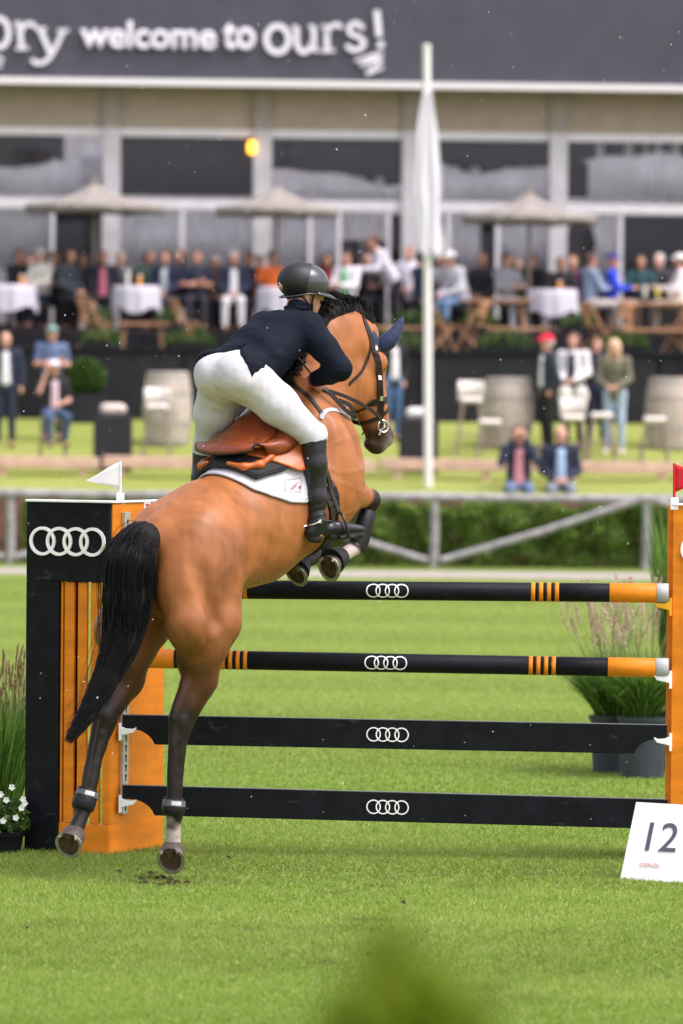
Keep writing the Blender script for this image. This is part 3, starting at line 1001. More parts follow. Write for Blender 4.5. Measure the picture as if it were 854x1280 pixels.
LF_ = np.linalg.norm(Bc - A)
k_ = LF_ / 104.0
zT = atY(33, 627, A[1])[2]
zop = atY(100, 726, A[1])[2]
panelbox('black_panel', A, Bc, 0, LF_ - .006, zop, zT, .05, M_black, std)
panelbox('black_panel', A, Bc, 0, 41 * k_, .0, zop - .001, .05, M_black, std)
sx = [(42.0, 44.6), (46.6, 58.5), (63.2, 74.3), (79, 90.5), (94.8, 103.5)]
for a, b in sx:
    panelbox('slat', A, Bc, a * k_, b * k_, .17, zop - .0015, .028, M_orange, std, off=-.004, bevel=.004)
panelbox('base_rail', A, Bc, 41.4 * k_, LF_ - .002, .0, .168, .03, M_orange, std, off=-.003)
panelbox('backing_board', A, Bc, 41.4 * k_, 64 * k_, .0, zop, .02, M_black, std, off=-.07)
LS = np.linalg.norm(Cc - Bc)
zT2 = zT - .002
panelbox('side_panel', Bc, Cc, .004, LS, .0, zT2, .035, M_orange, std, off=-.016)
panelbox('top_cap', A, Bc, -.005, LF_ + .01, zT + .001, zT + .014, .075, M_whitep, std)
panelbox('top_cap', Bc, Cc, .02, LS + .004, zT + .0, zT + .012, .05, M_whitep, std, off=-.016)
tF = (Bc - A) / LF_; nF = np.cross(tF, (0, 0, 1))
ec = A + tF * (52 * k_) + nF * .026; ec[2] = atY(86, 676, A[1])[2]
emblem('ring_emblem', ec, tF, np.array((0, 0, 1.)), nF, .0825, std, M_whitep, .012)
# keyhole track
tS = (Cc - Bc) / LS; nS = np.cross(tS, (0, 0, 1))
tr0 = Bc + tS * (LS * .22) + nS * .002
ztr1, ztr0 = atY(152, 640, tr0[1])[2], atY(150, 1017, tr0[1])[2]
mb = MB(); mb.box((tr0[0] + nS[0] * .012, tr0[1] + nS[1] * .012, (ztr0 + ztr1) / 2), (.062, .022, ztr1 - ztr0), np.array((tS, -nS, (0, 0, 1))).T)
track = mb.build('track', M_track, std, bevel=.002)
for k in range(30):
    z = ztr0 + .05 + (ztr1 - ztr0 - .1) * k / 29
    c = tr0 + nS * .0235; c[2] = z
    mb = MB(); mb.box(c, (.016, .003, .016), np.array((tS, -nS, (0, 0, 1))).T); mb.box(c - np.array((0, 0, .019)), (.008, .003, .024), np.array((tS, -nS, (0, 0, 1))).T)
    mb.build('keyhole', M_slot, track)
# small white tag near the top of the orange side
tg = Bc + tS * (LS * .64) + nS * .004; tg[2] = atY(176, 632, tg[1])[2]
mb = MB(); mb.box(tg, (.075, .005, .05), np.array((tS, -nS, (0, 0, 1))).T); tgo = mb.build('tag', M_whitep, std)
mb = MB(); mb.box(tg + nS * .004 + np.array((0, 0, .006)), (.045, .004, .012), np.array((tS, -nS, (0, 0, 1))).T); mb.build('tag_print', mk('tag_red', (.6, .06, .02), .5), tgo)

# right wing
yR = -.62
E0 = atY(838.5, 1000, yR); E0[2] = 0
E1 = E0 + np.array((.62, -.10, 0)); E2 = E0 + np.array((.10, .55, 0))
stdR = empty('jump_wing', tuple((E0 + E1) / 2), 'plain orange jump wing beside the potted grasses and number board', 'jump stand')
LR_ = np.linalg.norm(E1 - E0); tR = (E1 - E0) / LR_; nR = np.cross(tR, (0, 0, 1))
zTR = atY(840, 632, yR)[2]
panelbox('front_panel', E0, E1, 0, LR_, 0, zTR, .04, M_orange, stdR)
panelbox('side_panel', E0, E2, .045, .5, 0, zTR, .035, M_orange, stdR, off=-.022)
panelbox('top_cap', E0, E1, -.004, LR_, zTR + .001, zTR + .013, .06, M_whitep, stdR)
panelbox('black_panel', E0, E1, LR_ + .002, LR_ + .12, 0, zTR, .045, M_black, stdR)
ec = E0 + tR * (.044 + .0825 * 2.935) + nR * .021; ec[2] = atY(850, 686, yR)[2]
emblem('ring_emblem', ec, tR, np.array((0, 0, 1.)), nR, .0825, stdR, M_whitep, .012)

# cups
def cup(p, dirx, mat, parent, L=.075):
    """a holder that sticks out from a wing along dirx"""
    mb = MB()
    n = np.cross(dirx, (0, 0, 1))
    q = [p + dirx * L * a + n * .035 + np.array((0, 0, z)) for a, z in ((0, -.03), (0, .02), (.35, .008), (.8, .006), (1, .016), (1.05, .012), (.85, -.014), (.4, -.022))]
    mb.prism(q, -n * .07)
    mb.box(p - dirx * .006 + np.array((0, 0, -.012)), (.016, .065, .10), np.array((dirx, -n, (0, 0, 1))).T)
    return fix_normals(mb.build('cup', mat, parent, bevel=.003))
yL = float(tr0[1]) - .06
def jp(px, py, t):  # t 0..1 from left holder to right holder
    return atY(px, py, yL + (yR - .02 - yL) * t)
def jline(px, pl, pr):
    (xl, yl_), (xr, yr_) = pl, pr
    t = (px - 155) / (838 - 155)
    y = yl_ + (yr_ - yl_) * (px - xl) / (xr - xl)
    return jp(px, y, t)
M_bands = {'b': M_black, 'o': M_orange, 'g': M_greyend}
def pole(pl, pr, bands, label, ex=485, rad=.0535):
    a, b = jline(pl[0], pl, pr), jline(pr[0], pl, pr)
    root = empty('jump_pole', tuple((a + b) / 2), label, 'pole', 'poles of the jump')
    t = (b - a) / np.linalg.norm(b - a)
    n = np.cross(t, (0, 0, 1)); n /= np.linalg.norm(n); u = np.cross(n, t)
    Mx = np.array((n, u, t)).T
    xs = [pl[0]] + [q[0] for q in bands]
    for i, (xe, c) in enumerate(bands):
        s0, s1 = jline(xs[i], pl, pr), jline(xe, pl, pr)
        L = np.linalg.norm(s1 - s0)
        r_ = rad + (.0012 if c == 'o' else .0024 if c == 'g' else 0)
        mb = MB(); mb.lathe(s0, [(r_ - .003, .0003), (r_, .003), (r_, L - .003), (r_ - .003, L - .0003)], 36, Mx)
        autosmooth(mb.build({'b': 'black_section', 'o': 'orange_band', 'g': 'end_cap'}[c], M_bands[c], root), 50)
    for e, sgn in ((a, -1), (b, 1)):
        mb = MB(); mb.lathe(e, [(rad - .006, 0), (rad - .006, .002)] if sgn > 0 else [(rad - .006, -.002), (rad - .006, 0)], 24, Mx); mb.build('end_grain', M_wood, root)
    ec = jline(ex, pl, pr)
    vdir = CAM - ec; vdir -= t * (vdir @ t); vdir /= np.linalg.norm(vdir)
    ud = np.cross(vdir, t) * -1
    if ud[2] < 0: ud = -ud
    def bend(x, y, z):
        an = y / rad
        return ec + t * x + (vdir * math.cos(an) + ud * math.sin(an)) * (rad + z)
    emblem('ring_emblem', ec, t, ud, vdir, .0412, root, M_whitep, .0015, band=.13, bend=bend)
    return a, b
def stripes(x0, n, w, g):
    out = []
    for k in range(n):
        out.append((x0 + k * (w + g), 'b')); out.append((x0 + k * (w + g) + w, 'o'))
    return out
b1 = [(205, 'o')] + stripes(263, 4, 5.5, 4.6) + stripes(305, 1, 6.5, 1) + stripes(664, 4, 5.5, 4.3) + [(762, 'b'), (821, 'o'), (836, 'g')]
b1 = [(170, 'g'), (218, 'o')] + stripes(277, 4, 5, 4.2) + stripes(664, 4, 5.5, 4.4) + [(762, 'b'), (821, 'o'), (836, 'g')]
b2 = [(172, 'g'), (218, 'o')] + stripes(277, 4, 5, 4.2) + stripes(661, 4, 5.4, 4.2) + [(760, 'b'), (820, 'o'), (836, 'g')]
pole((158, 735.6), (836, 741.5), b1, 'top black and orange jump pole passing under the horse\'s front hooves', 485)
pole((158, 822.6), (836, 835.0), b2, 'second black and orange jump pole, below the top one', 483)
def plank(tl, tr_, hl, hr, label, ex=485):
    """tl,tr_: top corners in pixels; h: heights in pixels; the lower corners are cut away in a curve"""
    root = empty('jump_plank', tuple(jline(490, tl, tr_)), label, 'plank', 'planks of the jump')
    def tp(x): return jline(x, tl, tr_)
    top0, top1 = tp(tl[0]), tp(tr_[0])
    t = (top1 - top0) / np.linalg.norm(top1 - top0)
    dn = np.array((0, 0, -1.))
    Hh = .5 * (hl + hr) / 218.0
    L = np.linalg.norm(top1 - top0)
    prof = [(0, 0), (0, .076)]
    for k in range(8):
        a = R(72) * k / 7
        prof.append((.05 + .135 * math.sin(a) / math.sin(R(72)), .078 + (Hh - .078) * (1 - math.cos(a)) / (1 - math.cos(R(72)))))
    poly = prof + [(L - x, z) for x, z in prof[::-1]]
    pts = [top0 + t * x + dn * z for x, z in poly]
    n = np.cross(t, (0, 0, 1)); n /= np.linalg.norm(n)
    mb = MB(); mb.prism([p + n * .016 for p in pts], -n * .032); bo_ = fix_normals(mb.build('board', M_black, root, bevel=.003))
    mb = MB(); mb.bar(top0 + t * .004 + np.array((0, 0, .0025)), top1 - t * .004 + np.array((0, 0, .0025)), .026, .004); mb.build('top_edge', mk('grey_plank_edge', (.16, .16, .165), .4), root)  # paler grey strip along the top of the board
    ec = tp(ex) + dn * Hh * .5 + n * .016
    emblem('ring_emblem', ec, t, np.array((0, 0, 1.)), n, .0412, root, M_whitep, .003, band=.13)
    for s_ in (.12, .37, .63, .86):
        p = top0 + t * L * s_ + dn * Hh * .72 + n * .016
        mb = MB(); mb.lathe(p, [(.0035, 0), (.003, .002)], 8, np.array((t, dn, n)).T); mb.build('screw', M_track, root)
    return top0, top1, Hh
p3 = plank((153.5, 893.7), (834, 906.5), 35.5, 36, 'upper black jump plank with white rings, under the poles')
p4 = plank((153.5, 981.6), (835, 999.6), 36, 36.5, 'lowest black jump plank behind the number board')
tJ = p4[1] - p4[0]; tJ /= np.linalg.norm(tJ); tJ[2] = 0
cupsL = [atY(152, y, yL) for y in (749, 836, 912, 1002)]
for p, m_ in zip(cupsL, (M_whitep,) * 4): cup(np.array(p), tJ, m_, std, .085)
for y, m_ in ((756, M_yellow), (847, M_whitep), (925, M_whitep), (1017, M_whitep)):
    cup(np.array(atY(837, y, yR - .02)), -tJ, m_, stdR, .085)

# flags on the wings
def pennant(px, pyb, pyt, Y, tri, mat, label):
    b, t = atY(px, pyb, Y), atY(px, pyt, Y)
    o = empty('pennant', tuple(b), label, 'flag')
    mb = MB(); mb.tube([b, t], .008, 8); autosmooth(mb.build('staff', mat, o))
    mb = MB(); mb.box(b + np.array((0, 0, .02)), (.045, .03, .07)); mb.build('holder', M_whitep, o, bevel=.004)
    pts = [atY(x, y, Y) for x, y in tri]
    n = 10
    vs, fs = [], []
    for i in range(n):
        a = i / (n - 1)
        for j in range(7):
            s_ = j / 6
            e = pts[0] + (pts[1] - pts[0]) * s_
            q = e + (pts[2] - e) * a
            q = q + np.array((0, -.012 * math.sin(a * 4.5) * (1), .004 * math.sin(a * 6)))
            vs.append(q)
    fs = [(i * 7 + j, (i + 1) * 7 + j, (i + 1) * 7 + j + 1, i * 7 + j + 1) for i in range(n - 1) for j in range(6)]
    c = mesh_obj('cloth', vs, fs, mat, o)
    m_ = c.modifiers.new('t', 'SOLIDIFY'); m_.thickness = .004
pennant(150.5, 628, 576, float(tr0[1]), [(151, 577), (151, 612), (107, 600)], mk('white_pennant', (.82, .82, .82), .6), 'small white triangular flag on the slatted jump wing')
pennant(843, 634, 579, yR - .01, [(843, 580), (843, 616), (890, 598)], mk('red_pennant', (.62, .012, .02), .6), 'small red triangular flag on the orange jump wing')

# number board: three-sided leaning prism with "12"
nbY = -2.1
c0 = atZ(775, 1099, 0); 
yaw = R(33)
wdir = np.array((math.cos(yaw), -math.sin(yaw), 0)); nout = np.array((-math.sin(yaw), -math.cos(yaw), 0))
Wd, lean = .385, R(22)
Hn = .445
updir = np.array((0, 0, math.cos(lean))) - nout * math.sin(lean)
c1 = c0 + wdir * Wd
nb = empty('number_board', tuple(c0 + wdir * Wd / 2), 'white leaning course number board reading 12 on the grass', 'sign')
fnrm = np.cross(wdir, updir); fnrm = fnrm if fnrm @ nout > 0 else -fnrm
mb = MB(); mb.prism([c0, c1, c1 + updir * Hn, c0 + updir * Hn], -fnrm * .015); fix_normals(mb.build('face', M_whitep, nb, bevel=.002))
# the next face of the prism, with a dark gap at the corner
w2 = np.array((math.cos(R(-40)), -math.sin(R(-40)), 0)); n2 = np.array((-w2[1], w2[0], 0)); n2 = n2 if n2[1] < 0 else -n2
up2 = updir
d0 = c1 + wdir * .022 - nout * .01
mb = MB(); mb.prism([d0, d0 + w2 * Wd, d0 + w2 * Wd + up2 * Hn, d0 + up2 * Hn], np.cross(w2, up2) * (.015 if np.cross(w2, up2)[1] > 0 else -.015)); fix_normals(mb.build('face', M_whitep, nb, bevel=.002))
bb = c0 + wdir * Wd * .5 - nout * .30
mb = MB(); mb.bar(c1 + wdir * .010 - nout * .025, c1 + wdir * .010 - nout * .025 + updir * Hn * .98, .022); mb.build('corner_strip', M_black, nb)
M_num = mk('slate_number', (.085, .095, .125), .6)
text_mesh('12', .235, 'number', M_num, nb, c0 + wdir * Wd * .5 + updir * Hn * .545 + fnrm * .003, wdir, updir, fnrm, off=0, sx=1.05)
text_mesh('STEPHEX', .032, 'lettering', mk('faint_red_print', (.84, .55, .50), .6), nb, c0 + wdir * Wd * .44 + updir * Hn * .2 + fnrm * .003, wdir, updir, fnrm, off=0)
text_mesh('MASTERS', .014, 'small_lettering', mk('faint_grey_print', (.6, .6, .62), .6), nb, c0 + wdir * Wd * .44 + updir * Hn * .145 + fnrm * .003, wdir, updir, fnrm) if False else None
# ================================================================== plants near the obstacle
M_reed = mk('reed_blade', (.08, .16, .02), .5, spec=.3, vcol=True)
M_pot = mk('slate_plastic_pot', (.035, .043, .055), .55, noise=(6, .15))
M_soil = mk('potting_soil', (.03, .02, .014), .95, bump=(60, .8))
def blades(name, base, n, H0, spread, parent, seed, cols, wd=.006, droop=.5, seg=6):
    rs = np.random.RandomState(seed)
    V, Fc, Cc_ = [], [], []
    for k in range(n):
        an = rs.rand() * 6.283; rad = .10 * math.sqrt(rs.rand())
        b = base + np.array((rad * math.cos(an), rad * math.sin(an), 0))
        an2 = an + .5 * rs.randn()
        out = np.array((math.cos(an2), math.sin(an2), 0))
        L = H0 * (.45 + .55 * rs.rand()); s_ = spread * (.25 + .9 * rs.rand()); dr = droop * rs.rand() ** 1.5
        sd_ = np.array((-math.sin(an2 + rs.randn()), math.cos(an2 + rs.randn()), 0))
        i0 = len(V)
        c = np.array(cols[rs.randint(len(cols))]) * (.7 + .6 * rs.rand())
        for i in range(seg):
            t = i / (seg - 1)
            p = b + out * s_ * t ** 1.5 * L + np.array((0, 0, L * (t - dr * t ** 3 * .6)))
            w_ = wd * (1 - t ** 2 * .95)
            V += [p - sd_ * w_, p + sd_ * w_]; Cc_ += [c * (.8 + .5 * t)] * 2
        Fc += [(i0 + 2 * i, i0 + 2 * i + 1, i0 + 2 * i + 3, i0 + 2 * i + 2) for i in range(seg - 1)]
    o = mesh_obj(name, V, Fc, M_reed, parent)
    setcol(o, np.array(Cc_)); o['kind'] = 'stuff'
    return o
M_plume = mk('feathery_plume', (.4, .28, .22), .9, vcol=True)
def plumes(base, tops, parent, seed, cA=(.50, .36, .29), cB=(.34, .20, .16), L=.15, fat=.016):
    rs = np.random.RandomState(seed)
    for (tip, lean) in tops:
        V, Fc, Cl = [], [], []
        d = np.array((lean[0], lean[1], 1.0)); d /= np.linalg.norm(d)
        for k in range(170):
            t = rs.rand(); q = tip - d * L * (1 - t)
            r_ = fat * math.sin(math.pi * (.08 + .86 * t)) ** .7
            a = rs.randn(3); a -= d * (a @ d); a /= np.linalg.norm(a)
            e = q + a * r_ * (.6 + .7 * rs.rand()) + d * .02
            s_ = np.cross(a, d) * .0022
            i0 = len(V); V += [q - s_, q + s_, e]; Fc.append((i0, i0 + 1, i0 + 2))
            c = np.array(cA) * (1 - t) + np.array(cB) * t; Cl += [c * (.7 + .6 * rs.rand())] * 3
        # stalk
        bs = base + np.array((rs.randn() * .05, rs.randn() * .05, 0))
        mid = (bs + tip - d * L) / 2 + np.array((0, 0, .06))
        pts = catmull([bs, mid, tip - d * L, tip], 8)
        for i in range(7):
            s_ = np.array((.0016, 0, 0)); i0 = len(V)
            V += [pts[i] - s_, pts[i] + s_, pts[i + 1] + s_, pts[i + 1] - s_]; Fc.append((i0, i0 + 1, i0 + 2, i0 + 3)); Cl += [np.array((.20, .24, .09))] * 4
        o = mesh_obj('plume', V, Fc, M_plume, parent, smooth=False); setcol(o, np.array(Cl))
translucent(M_reed, .35)
RG = [(.035, .10, .014), (.07, .17, .024), (.13, .25, .04), (.22, .32, .08)]
def pot(c, r0, r1, h, parent, mat=None):
    mb = MB(); mb.lathe(c, [(r0, 0), (r1, h - .03), (r1 + .012, h - .03), (r1 + .014, h), (r1 - .008, h), (r1 - .02, h - .04)], 32)
    autosmooth(mb.build('pot', mat or M_pot, parent), 35)
    mb = MB(); mb.lathe(c + np.array((0, 0, h - .05)), [(r1 - .015, 0), (r1 - .015, .008), (.01, .02)], 24); mb.build('soil', M_soil, parent)
rs = np.random.RandomState(9)
specs = [(805, 974, .145, .165, .42, 'potted fountain grass with pink plumes in the large front pot'),
         (765, 968, .125, .145, .40, 'potted fountain grass with pink plumes in the smaller pot'),
         (850, 966, .13, .15, .42, 'potted tall feathery grass half hidden by the orange wing')]
for i, (px, py, r0, r1, h, lab) in enumerate(specs):
    c = atZ(px, py, 0) + np.array((0, r1, 0))
    o = empty('potted_grass', tuple(c), lab, 'potted plant')
    pot(c, r0, r1, h, o)
    top = c + np.array((0, 0, h - .04))
    blades('blades', top, 2300 if i < 2 else 900, .56 if i < 2 else 1.6, 0.78 if i < 2 else .13, o, 30 + i, RG, wd=.0048, droop=.95 if i < 2 else .35)
    tops = []
    if i < 2:
        for k in range(46):
            a = rs.rand() * 6.283; rr = .05 + .30 * math.sqrt(rs.rand())
            tops.append((top + np.array((rr * math.cos(a) - (.06 if i else 0), rr * math.sin(a), .72 + .36 * rs.rand() - .3 * rr)), (math.cos(a) * rr * 1.4, math.sin(a) * rr)))
        plumes(top, tops, o, 40 + i, cA=(.74, .64, .50), cB=(.60, .43, .36), L=.18, fat=.028)
# left: tall reed grass with brown plumes, and a flower pot in front
c = atZ(-2, 1040, 0)
o = empty('reed_grass', tuple(c), 'tall fountain grass with brown plumes beside the slatted wing', 'plant')
blades('blades', c, 1700, .98, .30, o, 51, RG, wd=.005, droop=.45)
tops = []
for k in range(44):
    x, y = -45 + 82 * rs.rand(), 805 + 75 * rs.rand()
    p = atY(min(x, 31), y, c[1] - .1 + .25 * rs.rand()); tops.append((p, (.18 * rs.randn(), .1 * rs.randn())))
plumes(c, tops, o, 52, cA=(.44, .31, .22), cB=(.32, .19, .14), L=.16, fat=.02)
c = atZ(2, 1067, 0) + np.array((0, .1, 0))
o = empty('flower_pot', tuple(c), 'dark pot of white flowers at the foot of the slatted wing', 'flower pot')
pot(c, .10, .12, .125, o, M_black)
top = c + np.array((0, 0, .13))
def fg(rs):
    a = rs.randn(900, 3); a /= np.linalg.norm(a, axis=1)[:, None]; a[:, 2] = np.abs(a[:, 2])
    return top + a * (np.array((.16, .15, .19)) * (.55 + .5 * rs.rand(900, 1)))
V, C = leafball(0, fg, .020, 61, [(.02, .06, .01), (.05, .12, .02), (.11, .19, .03)]); leafobj('leaves', V, C, M_leaf, o)
M_pet = mk('white_petal', (.82, .82, .78), .6)
M_core = mk('yellow_flower_eye', (.7, .5, .08), .7)
for k, (px, py) in enumerate(((1, 993), (8, 1000), (29, 999), (27, 1010), (4, 1026), (31, 1004), (15, 984), (-10, 1000), (-20, 1012), (-6, 1030), (20, 1022), (-28, 1000))):
    q = atY(px, py, c[1] - .15)
    f_ = empty('flower', tuple(q)); setp(f_, o)
    f_.location = tuple(q); f_.matrix_parent_inverse = PINV(o)
    mb = MB()
    for j in range(5):
        a = 6.283 * j / 5 + k
        u = np.array((math.cos(a), 0, math.sin(a))); v = np.array((-math.sin(a), 0, math.cos(a)))
        mb.add([q, q + u * .012 + v * .009 - np.array((0, .004, 0)), q + u * .021 - np.array((0, .002, 0)), q + u * .012 - v * .009 - np.array((0, .004, 0))], [(0, 1, 2, 3)])
    bpy.data.objects.remove(f_)
    fl = mb.build('flower', M_pet, o)
# out-of-focus shrub right in front of the camera
c = np.array(atY(504, 1216, -26.6))
o = empty('shrub', (c[0], c[1], 0), 'blurred leafy green shrub tip rising in front of everything', 'shrub')
mb = MB(); mb.tube([(c[0] + .02, c[1], 0), (c[0] - .03, c[1] + .02, .9), (c[0] + .01, c[1], 1.7), c + np.array((0, 0, .05))], [.022, .018, .011, .004], 8)
for k in range(14):
    z = .7 + 1.25 * k / 13; a = k * 2.4
    b0 = np.array((c[0], c[1], z)); L = .16 * (1.35 - .5 * z / 2)
    mb.tube([b0, b0 + np.array((L * math.cos(a) * .5, L * math.sin(a) * .5, .06)), b0 + np.array((L * math.cos(a), L * math.sin(a), .16))], [.007, .005, .002], 5)
autosmooth(mb.build('trunk', mk('shrub_bark', (.07, .05, .03), .9), o))
def sg(rs):
    n = 1900
    d_ = rs.randn(n, 3); d_ /= np.linalg.norm(d_, axis=1)[:, None]
    P = c + np.array((.006, 0, -.075)) + d_ * np.array((.098, .09, .085)) * rs.rand(n, 1) ** .4
    m2 = 1500
    z = .75 + (c[2] - .9) * rs.rand(m2)
    a_ = rs.rand(m2) * 6.283; r_ = .15 * np.sqrt(rs.rand(m2))
    L_ = np.stack((c[0] + r_ * np.cos(a_), c[1] + r_ * np.sin(a_), z), -1)
    m = 34
    S = np.stack((c[0] - .013 + .010 * rs.randn(m), c[1] + .012 * rs.randn(m), c[2] + .005 + .045 * rs.rand(m)), -1)
    return np.concatenate((P, L_, S))
V, C = leafball(0, sg, .020, 71, [(.09, .17, .004), (.16, .25, .008), (.26, .33, .015)], .5); leafobj('crown', V, C, M_leaf, o)
# ================================================================== spectators and terrace furniture
SKIN = [(.56, .30, .22), (.50, .25, .17), (.60, .34, .26), (.42, .20, .13)]
def cmat(kind, c, rough=.8):
    nm = kind + '_' + '_'.join('%02d' % int(q * 99) for q in c)
    return mk(nm, c, rough, noise=(6, .18), bump=(18, .4, .01))
def person(px, py_feet, Y, lab, face=180, pose='stand', arms='down', top=(.05, .06, .1), legs=(.03, .03, .04), sleeves=True, skirt=False, hair=(.05, .03, .02), longhair=False,
           hat=None, brim=True, skin=0, shoes=(.03, .02, .02), shorts=False, group=None, inner=None, z=None, sc_=1.0, lean=0.0, h=.022, beard=False):
    """face: degrees clockwise from +Y the person looks to (180 = toward the ring)"""
    p0 = atY(px, py_feet, Y)
    if z is not None: p0[2] = z
    root = empty('person', (p0[0], p0[1], p0[2]), lab, 'person', group)
    a = R(face)
    fd = np.array((math.sin(a), math.cos(a), 0)); rt = np.array((math.cos(a), -math.sin(a), 0)); up = np.array((0, 0, 1.))
    def L(x, y, z_): return p0 + (rt * x + fd * y + up * z_) * sc_
    ln = math.sin(R(lean))
    if pose == 'stand':
        hp, kn, an = (0, 0, .93), [(s * .10, .02, .50) for s in (1, -1)], [(s * .11, -.02, .08) for s in (1, -1)]
    elif pose == 'sit':
        hp, kn, an = (0, 0, .53), [(s * .13, .42, .52) for s in (1, -1)], [(s * .14, .44, .09) for s in (1, -1)]
    elif pose == 'high':
        hp, kn, an = (0, 0, .78), [(s * .15, .38, .72) for s in (1, -1)], [(s * .12, .30, .32) for s in (1, -1)]
    hz = hp[2]
    sh = lambda s: (s * .19, ln * .48, hz + .50)
    hd = (0, ln * .68 + .02, hz + .71)
    B_, S_, T_, H_, K_ = SDF(), SDF(), SDF(), SDF(), SDF()
    # skin
    B_.ell(L(*hd), np.array((.078, .095, .115)) * sc_, (rt, fd, up), k=.02)
    B_.cone(L(hd[0], hd[1] + .03, hd[2] - .06), L(hd[0], hd[1] + .055, hd[2] - .095), .05 * sc_, .035 * sc_, .03)
    B_.cone(L(hd[0], hd[1] + .085, hd[2] + .0), L(hd[0], hd[1] + .11, hd[2] - .03), .012 * sc_, .016 * sc_, .015)
    for s in (1, -1): B_.ell(L(hd[0] + s * .08, hd[1], hd[2] - .01), np.array((.012, .02, .03)) * sc_, (rt, fd, up), k=.01)
    B_.cone(L(0, hd[1] - .01, hd[2] - .07), L(0, ln * .5, hz + .5), .05 * sc_, .06 * sc_, .02)
    B_.cone(L(0, ln * .45, hz + .44), L(0, 0, hz + .05), .10 * sc_, .10 * sc_, .03, (rt, 1.3))
    S_.cone(L(0, ln * .42, hz + .40), L(0, ln * .2, hz + .2), .118 * sc_, .112 * sc_, .05, (rt, 1.4))
    S_.cone(L(0, ln * .2, hz + .2), L(0, 0, hz - .02), .112 * sc_, .122 * sc_, .05, (rt, 1.35))
    S_.cone(L(*sh(1)), L(*sh(-1)), .07 * sc_, .07 * sc_, .06)
    S_.cone(L(0, ln * .5, hz + .48), L(0, ln * .52 + .005, hz + .55), .085 * sc_, .062 * sc_, .04)
    for s in (1, -1):
        sp = sh(s)
        if arms == 'down': el, wr = (s * .25, sp[1] - .02, hz + .22), (s * .24, sp[1] + .06, hz - .02)
        elif arms == 'crossed': el, wr = (s * .25, sp[1] + .04, hz + .24), (-s * .08, sp[1] + .22, hz + .27 + .03 * s)
        elif arms == 'lap': el, wr = (s * .24, sp[1] + .02, hz + .22), (s * .06, sp[1] + .26 + abs(ln) * .1, hz + .10)
        elif arms == 'table': el, wr = (s * .24, sp[1] + .12, hz + .24), (s * .08, sp[1] + .36, hz + .26)
        elif arms == 'face': el, wr = (s * .24, sp[1] + .20, hz + .34), (s * .07, hd[1] + .14, hd[2] - .02)
        elif arms == 'one_up': el, wr = ((s * .26, sp[1] + .16, hz + .33), (s * .12, hd[1] + .12, hd[2] + .0)) if s > 0 else ((s * .24, sp[1] + .06, hz + .20), (s * .02, sp[1] + .26, hz + .14))
        elif arms == 'pocket': el, wr = (s * .27, sp[1] - .04, hz + .20), (s * .19, .04, hz - .02)
        fd3 = np.array(wr) - np.array(el); fd3 = fd3 / np.linalg.norm(fd3)
        hnd = tuple(np.array(wr) + fd3 * .07)
        B_.chain([L(*sp), L(*el), L(*wr)], [.045 * sc_, .038 * sc_, .028 * sc_], .02)
        B_.ell(L(*(np.array(wr) + fd3 * .045)), np.array((.04, .045, .05)) * sc_, k=.01)
        for q in (-1, 0, 1, 2): B_.cone(L(*(np.array(wr) + fd3 * .06 + np.array((.018 * (q - .5), 0, 0)))), L(*(np.array(hnd) + fd3 * (.03 - .006 * abs(q)) + np.array((.02 * (q - .5), 0, 0)))), .011 * sc_, .009 * sc_, .004)
        if sleeves: S_.chain([L(*sp), L(*el), L(*(np.array(el) + (np.array(wr) - np.array(el)) * .85))], [.066 * sc_, .055 * sc_, .042 * sc_], .03)
        else: S_.cone(L(*sp), L(*(np.array(sp) + (np.array(el) - np.array(sp)) * .7)), .066 * sc_, .056 * sc_, .03)
    for i, s in enumerate((1, -1)):
        k_, a_ = kn[i], an[i]
        B_.chain([L(s * .09, 0, hz), L(*k_), L(*a_), L(a_[0], a_[1] + .14, max(.03, a_[2] - .05))], [.075 * sc_, .05 * sc_, .036 * sc_, .03 * sc_], .02)
        T_.cone(L(s * .085, 0, hz - .01), L(*k_), .098 * sc_, .068 * sc_, .03)
        if not shorts: T_.cone(L(*k_), L(a_[0], a_[1], a_[2] + .03), .066 * sc_, .052 * sc_, .02)
        K_ = SDF(); K_.cone(L(a_[0], a_[1] - .02, a_[2] - .035), L(a_[0] + s * .02, a_[1] + .17, a_[2] - .045), .042 * sc_, .036 * sc_, .02)
        K_.build('shoe', cmat('shoe', shoes, .5), root, h=h)
    T_.cone(L(-.06, 0, hz + .02), L(.06, 0, hz + .02), .115 * sc_, .115 * sc_, .04)
    B_.build('person_body', mk('skin_%d' % skin, SKIN[skin], .55, noise=(9, .1)), root, h=h)
    so = S_.build('top', cmat('cloth', top), root, h=h)
    T_.build('trousers', cmat('cloth', legs), root, h=h)
    if inner is not None:
        I_ = SDF(); I_.cone(L(0, ln * .45 + .075, hz + .46), L(0, .075, hz + .08), .068 * sc_, .088 * sc_, .02, (fd, .8)); I_.build('shirt', cmat('cloth', inner), root, h=h)
    # hair or hat
    H_.ell(L(hd[0], hd[1] - .02, hd[2] + .025), np.array((.088, .10, .108)) * sc_, (rt, fd, up), k=.02)
    if longhair:
        H_.cone(L(0, hd[1] - .05, hd[2] + .02), L(0, hd[1] - .07, hd[2] - .22), .085 * sc_, .06 * sc_, .04, (rt, 1.2))
        for s in (1, -1): H_.cone(L(s * .075, hd[1] - .01, hd[2]), L(s * .085, hd[1] - .0, hd[2] - .22), .035 * sc_, .025 * sc_, .03)
    hc = L(*hd)
    if hair is not None:
        H_.build('hair', cmat('hair', hair, .6), root, h=h * .8, clip=lambda P: np.where(((P - hc) @ fd > .045 * sc_) & ((P - hc) @ up < .05 * sc_), .02, -1.) if True else None)
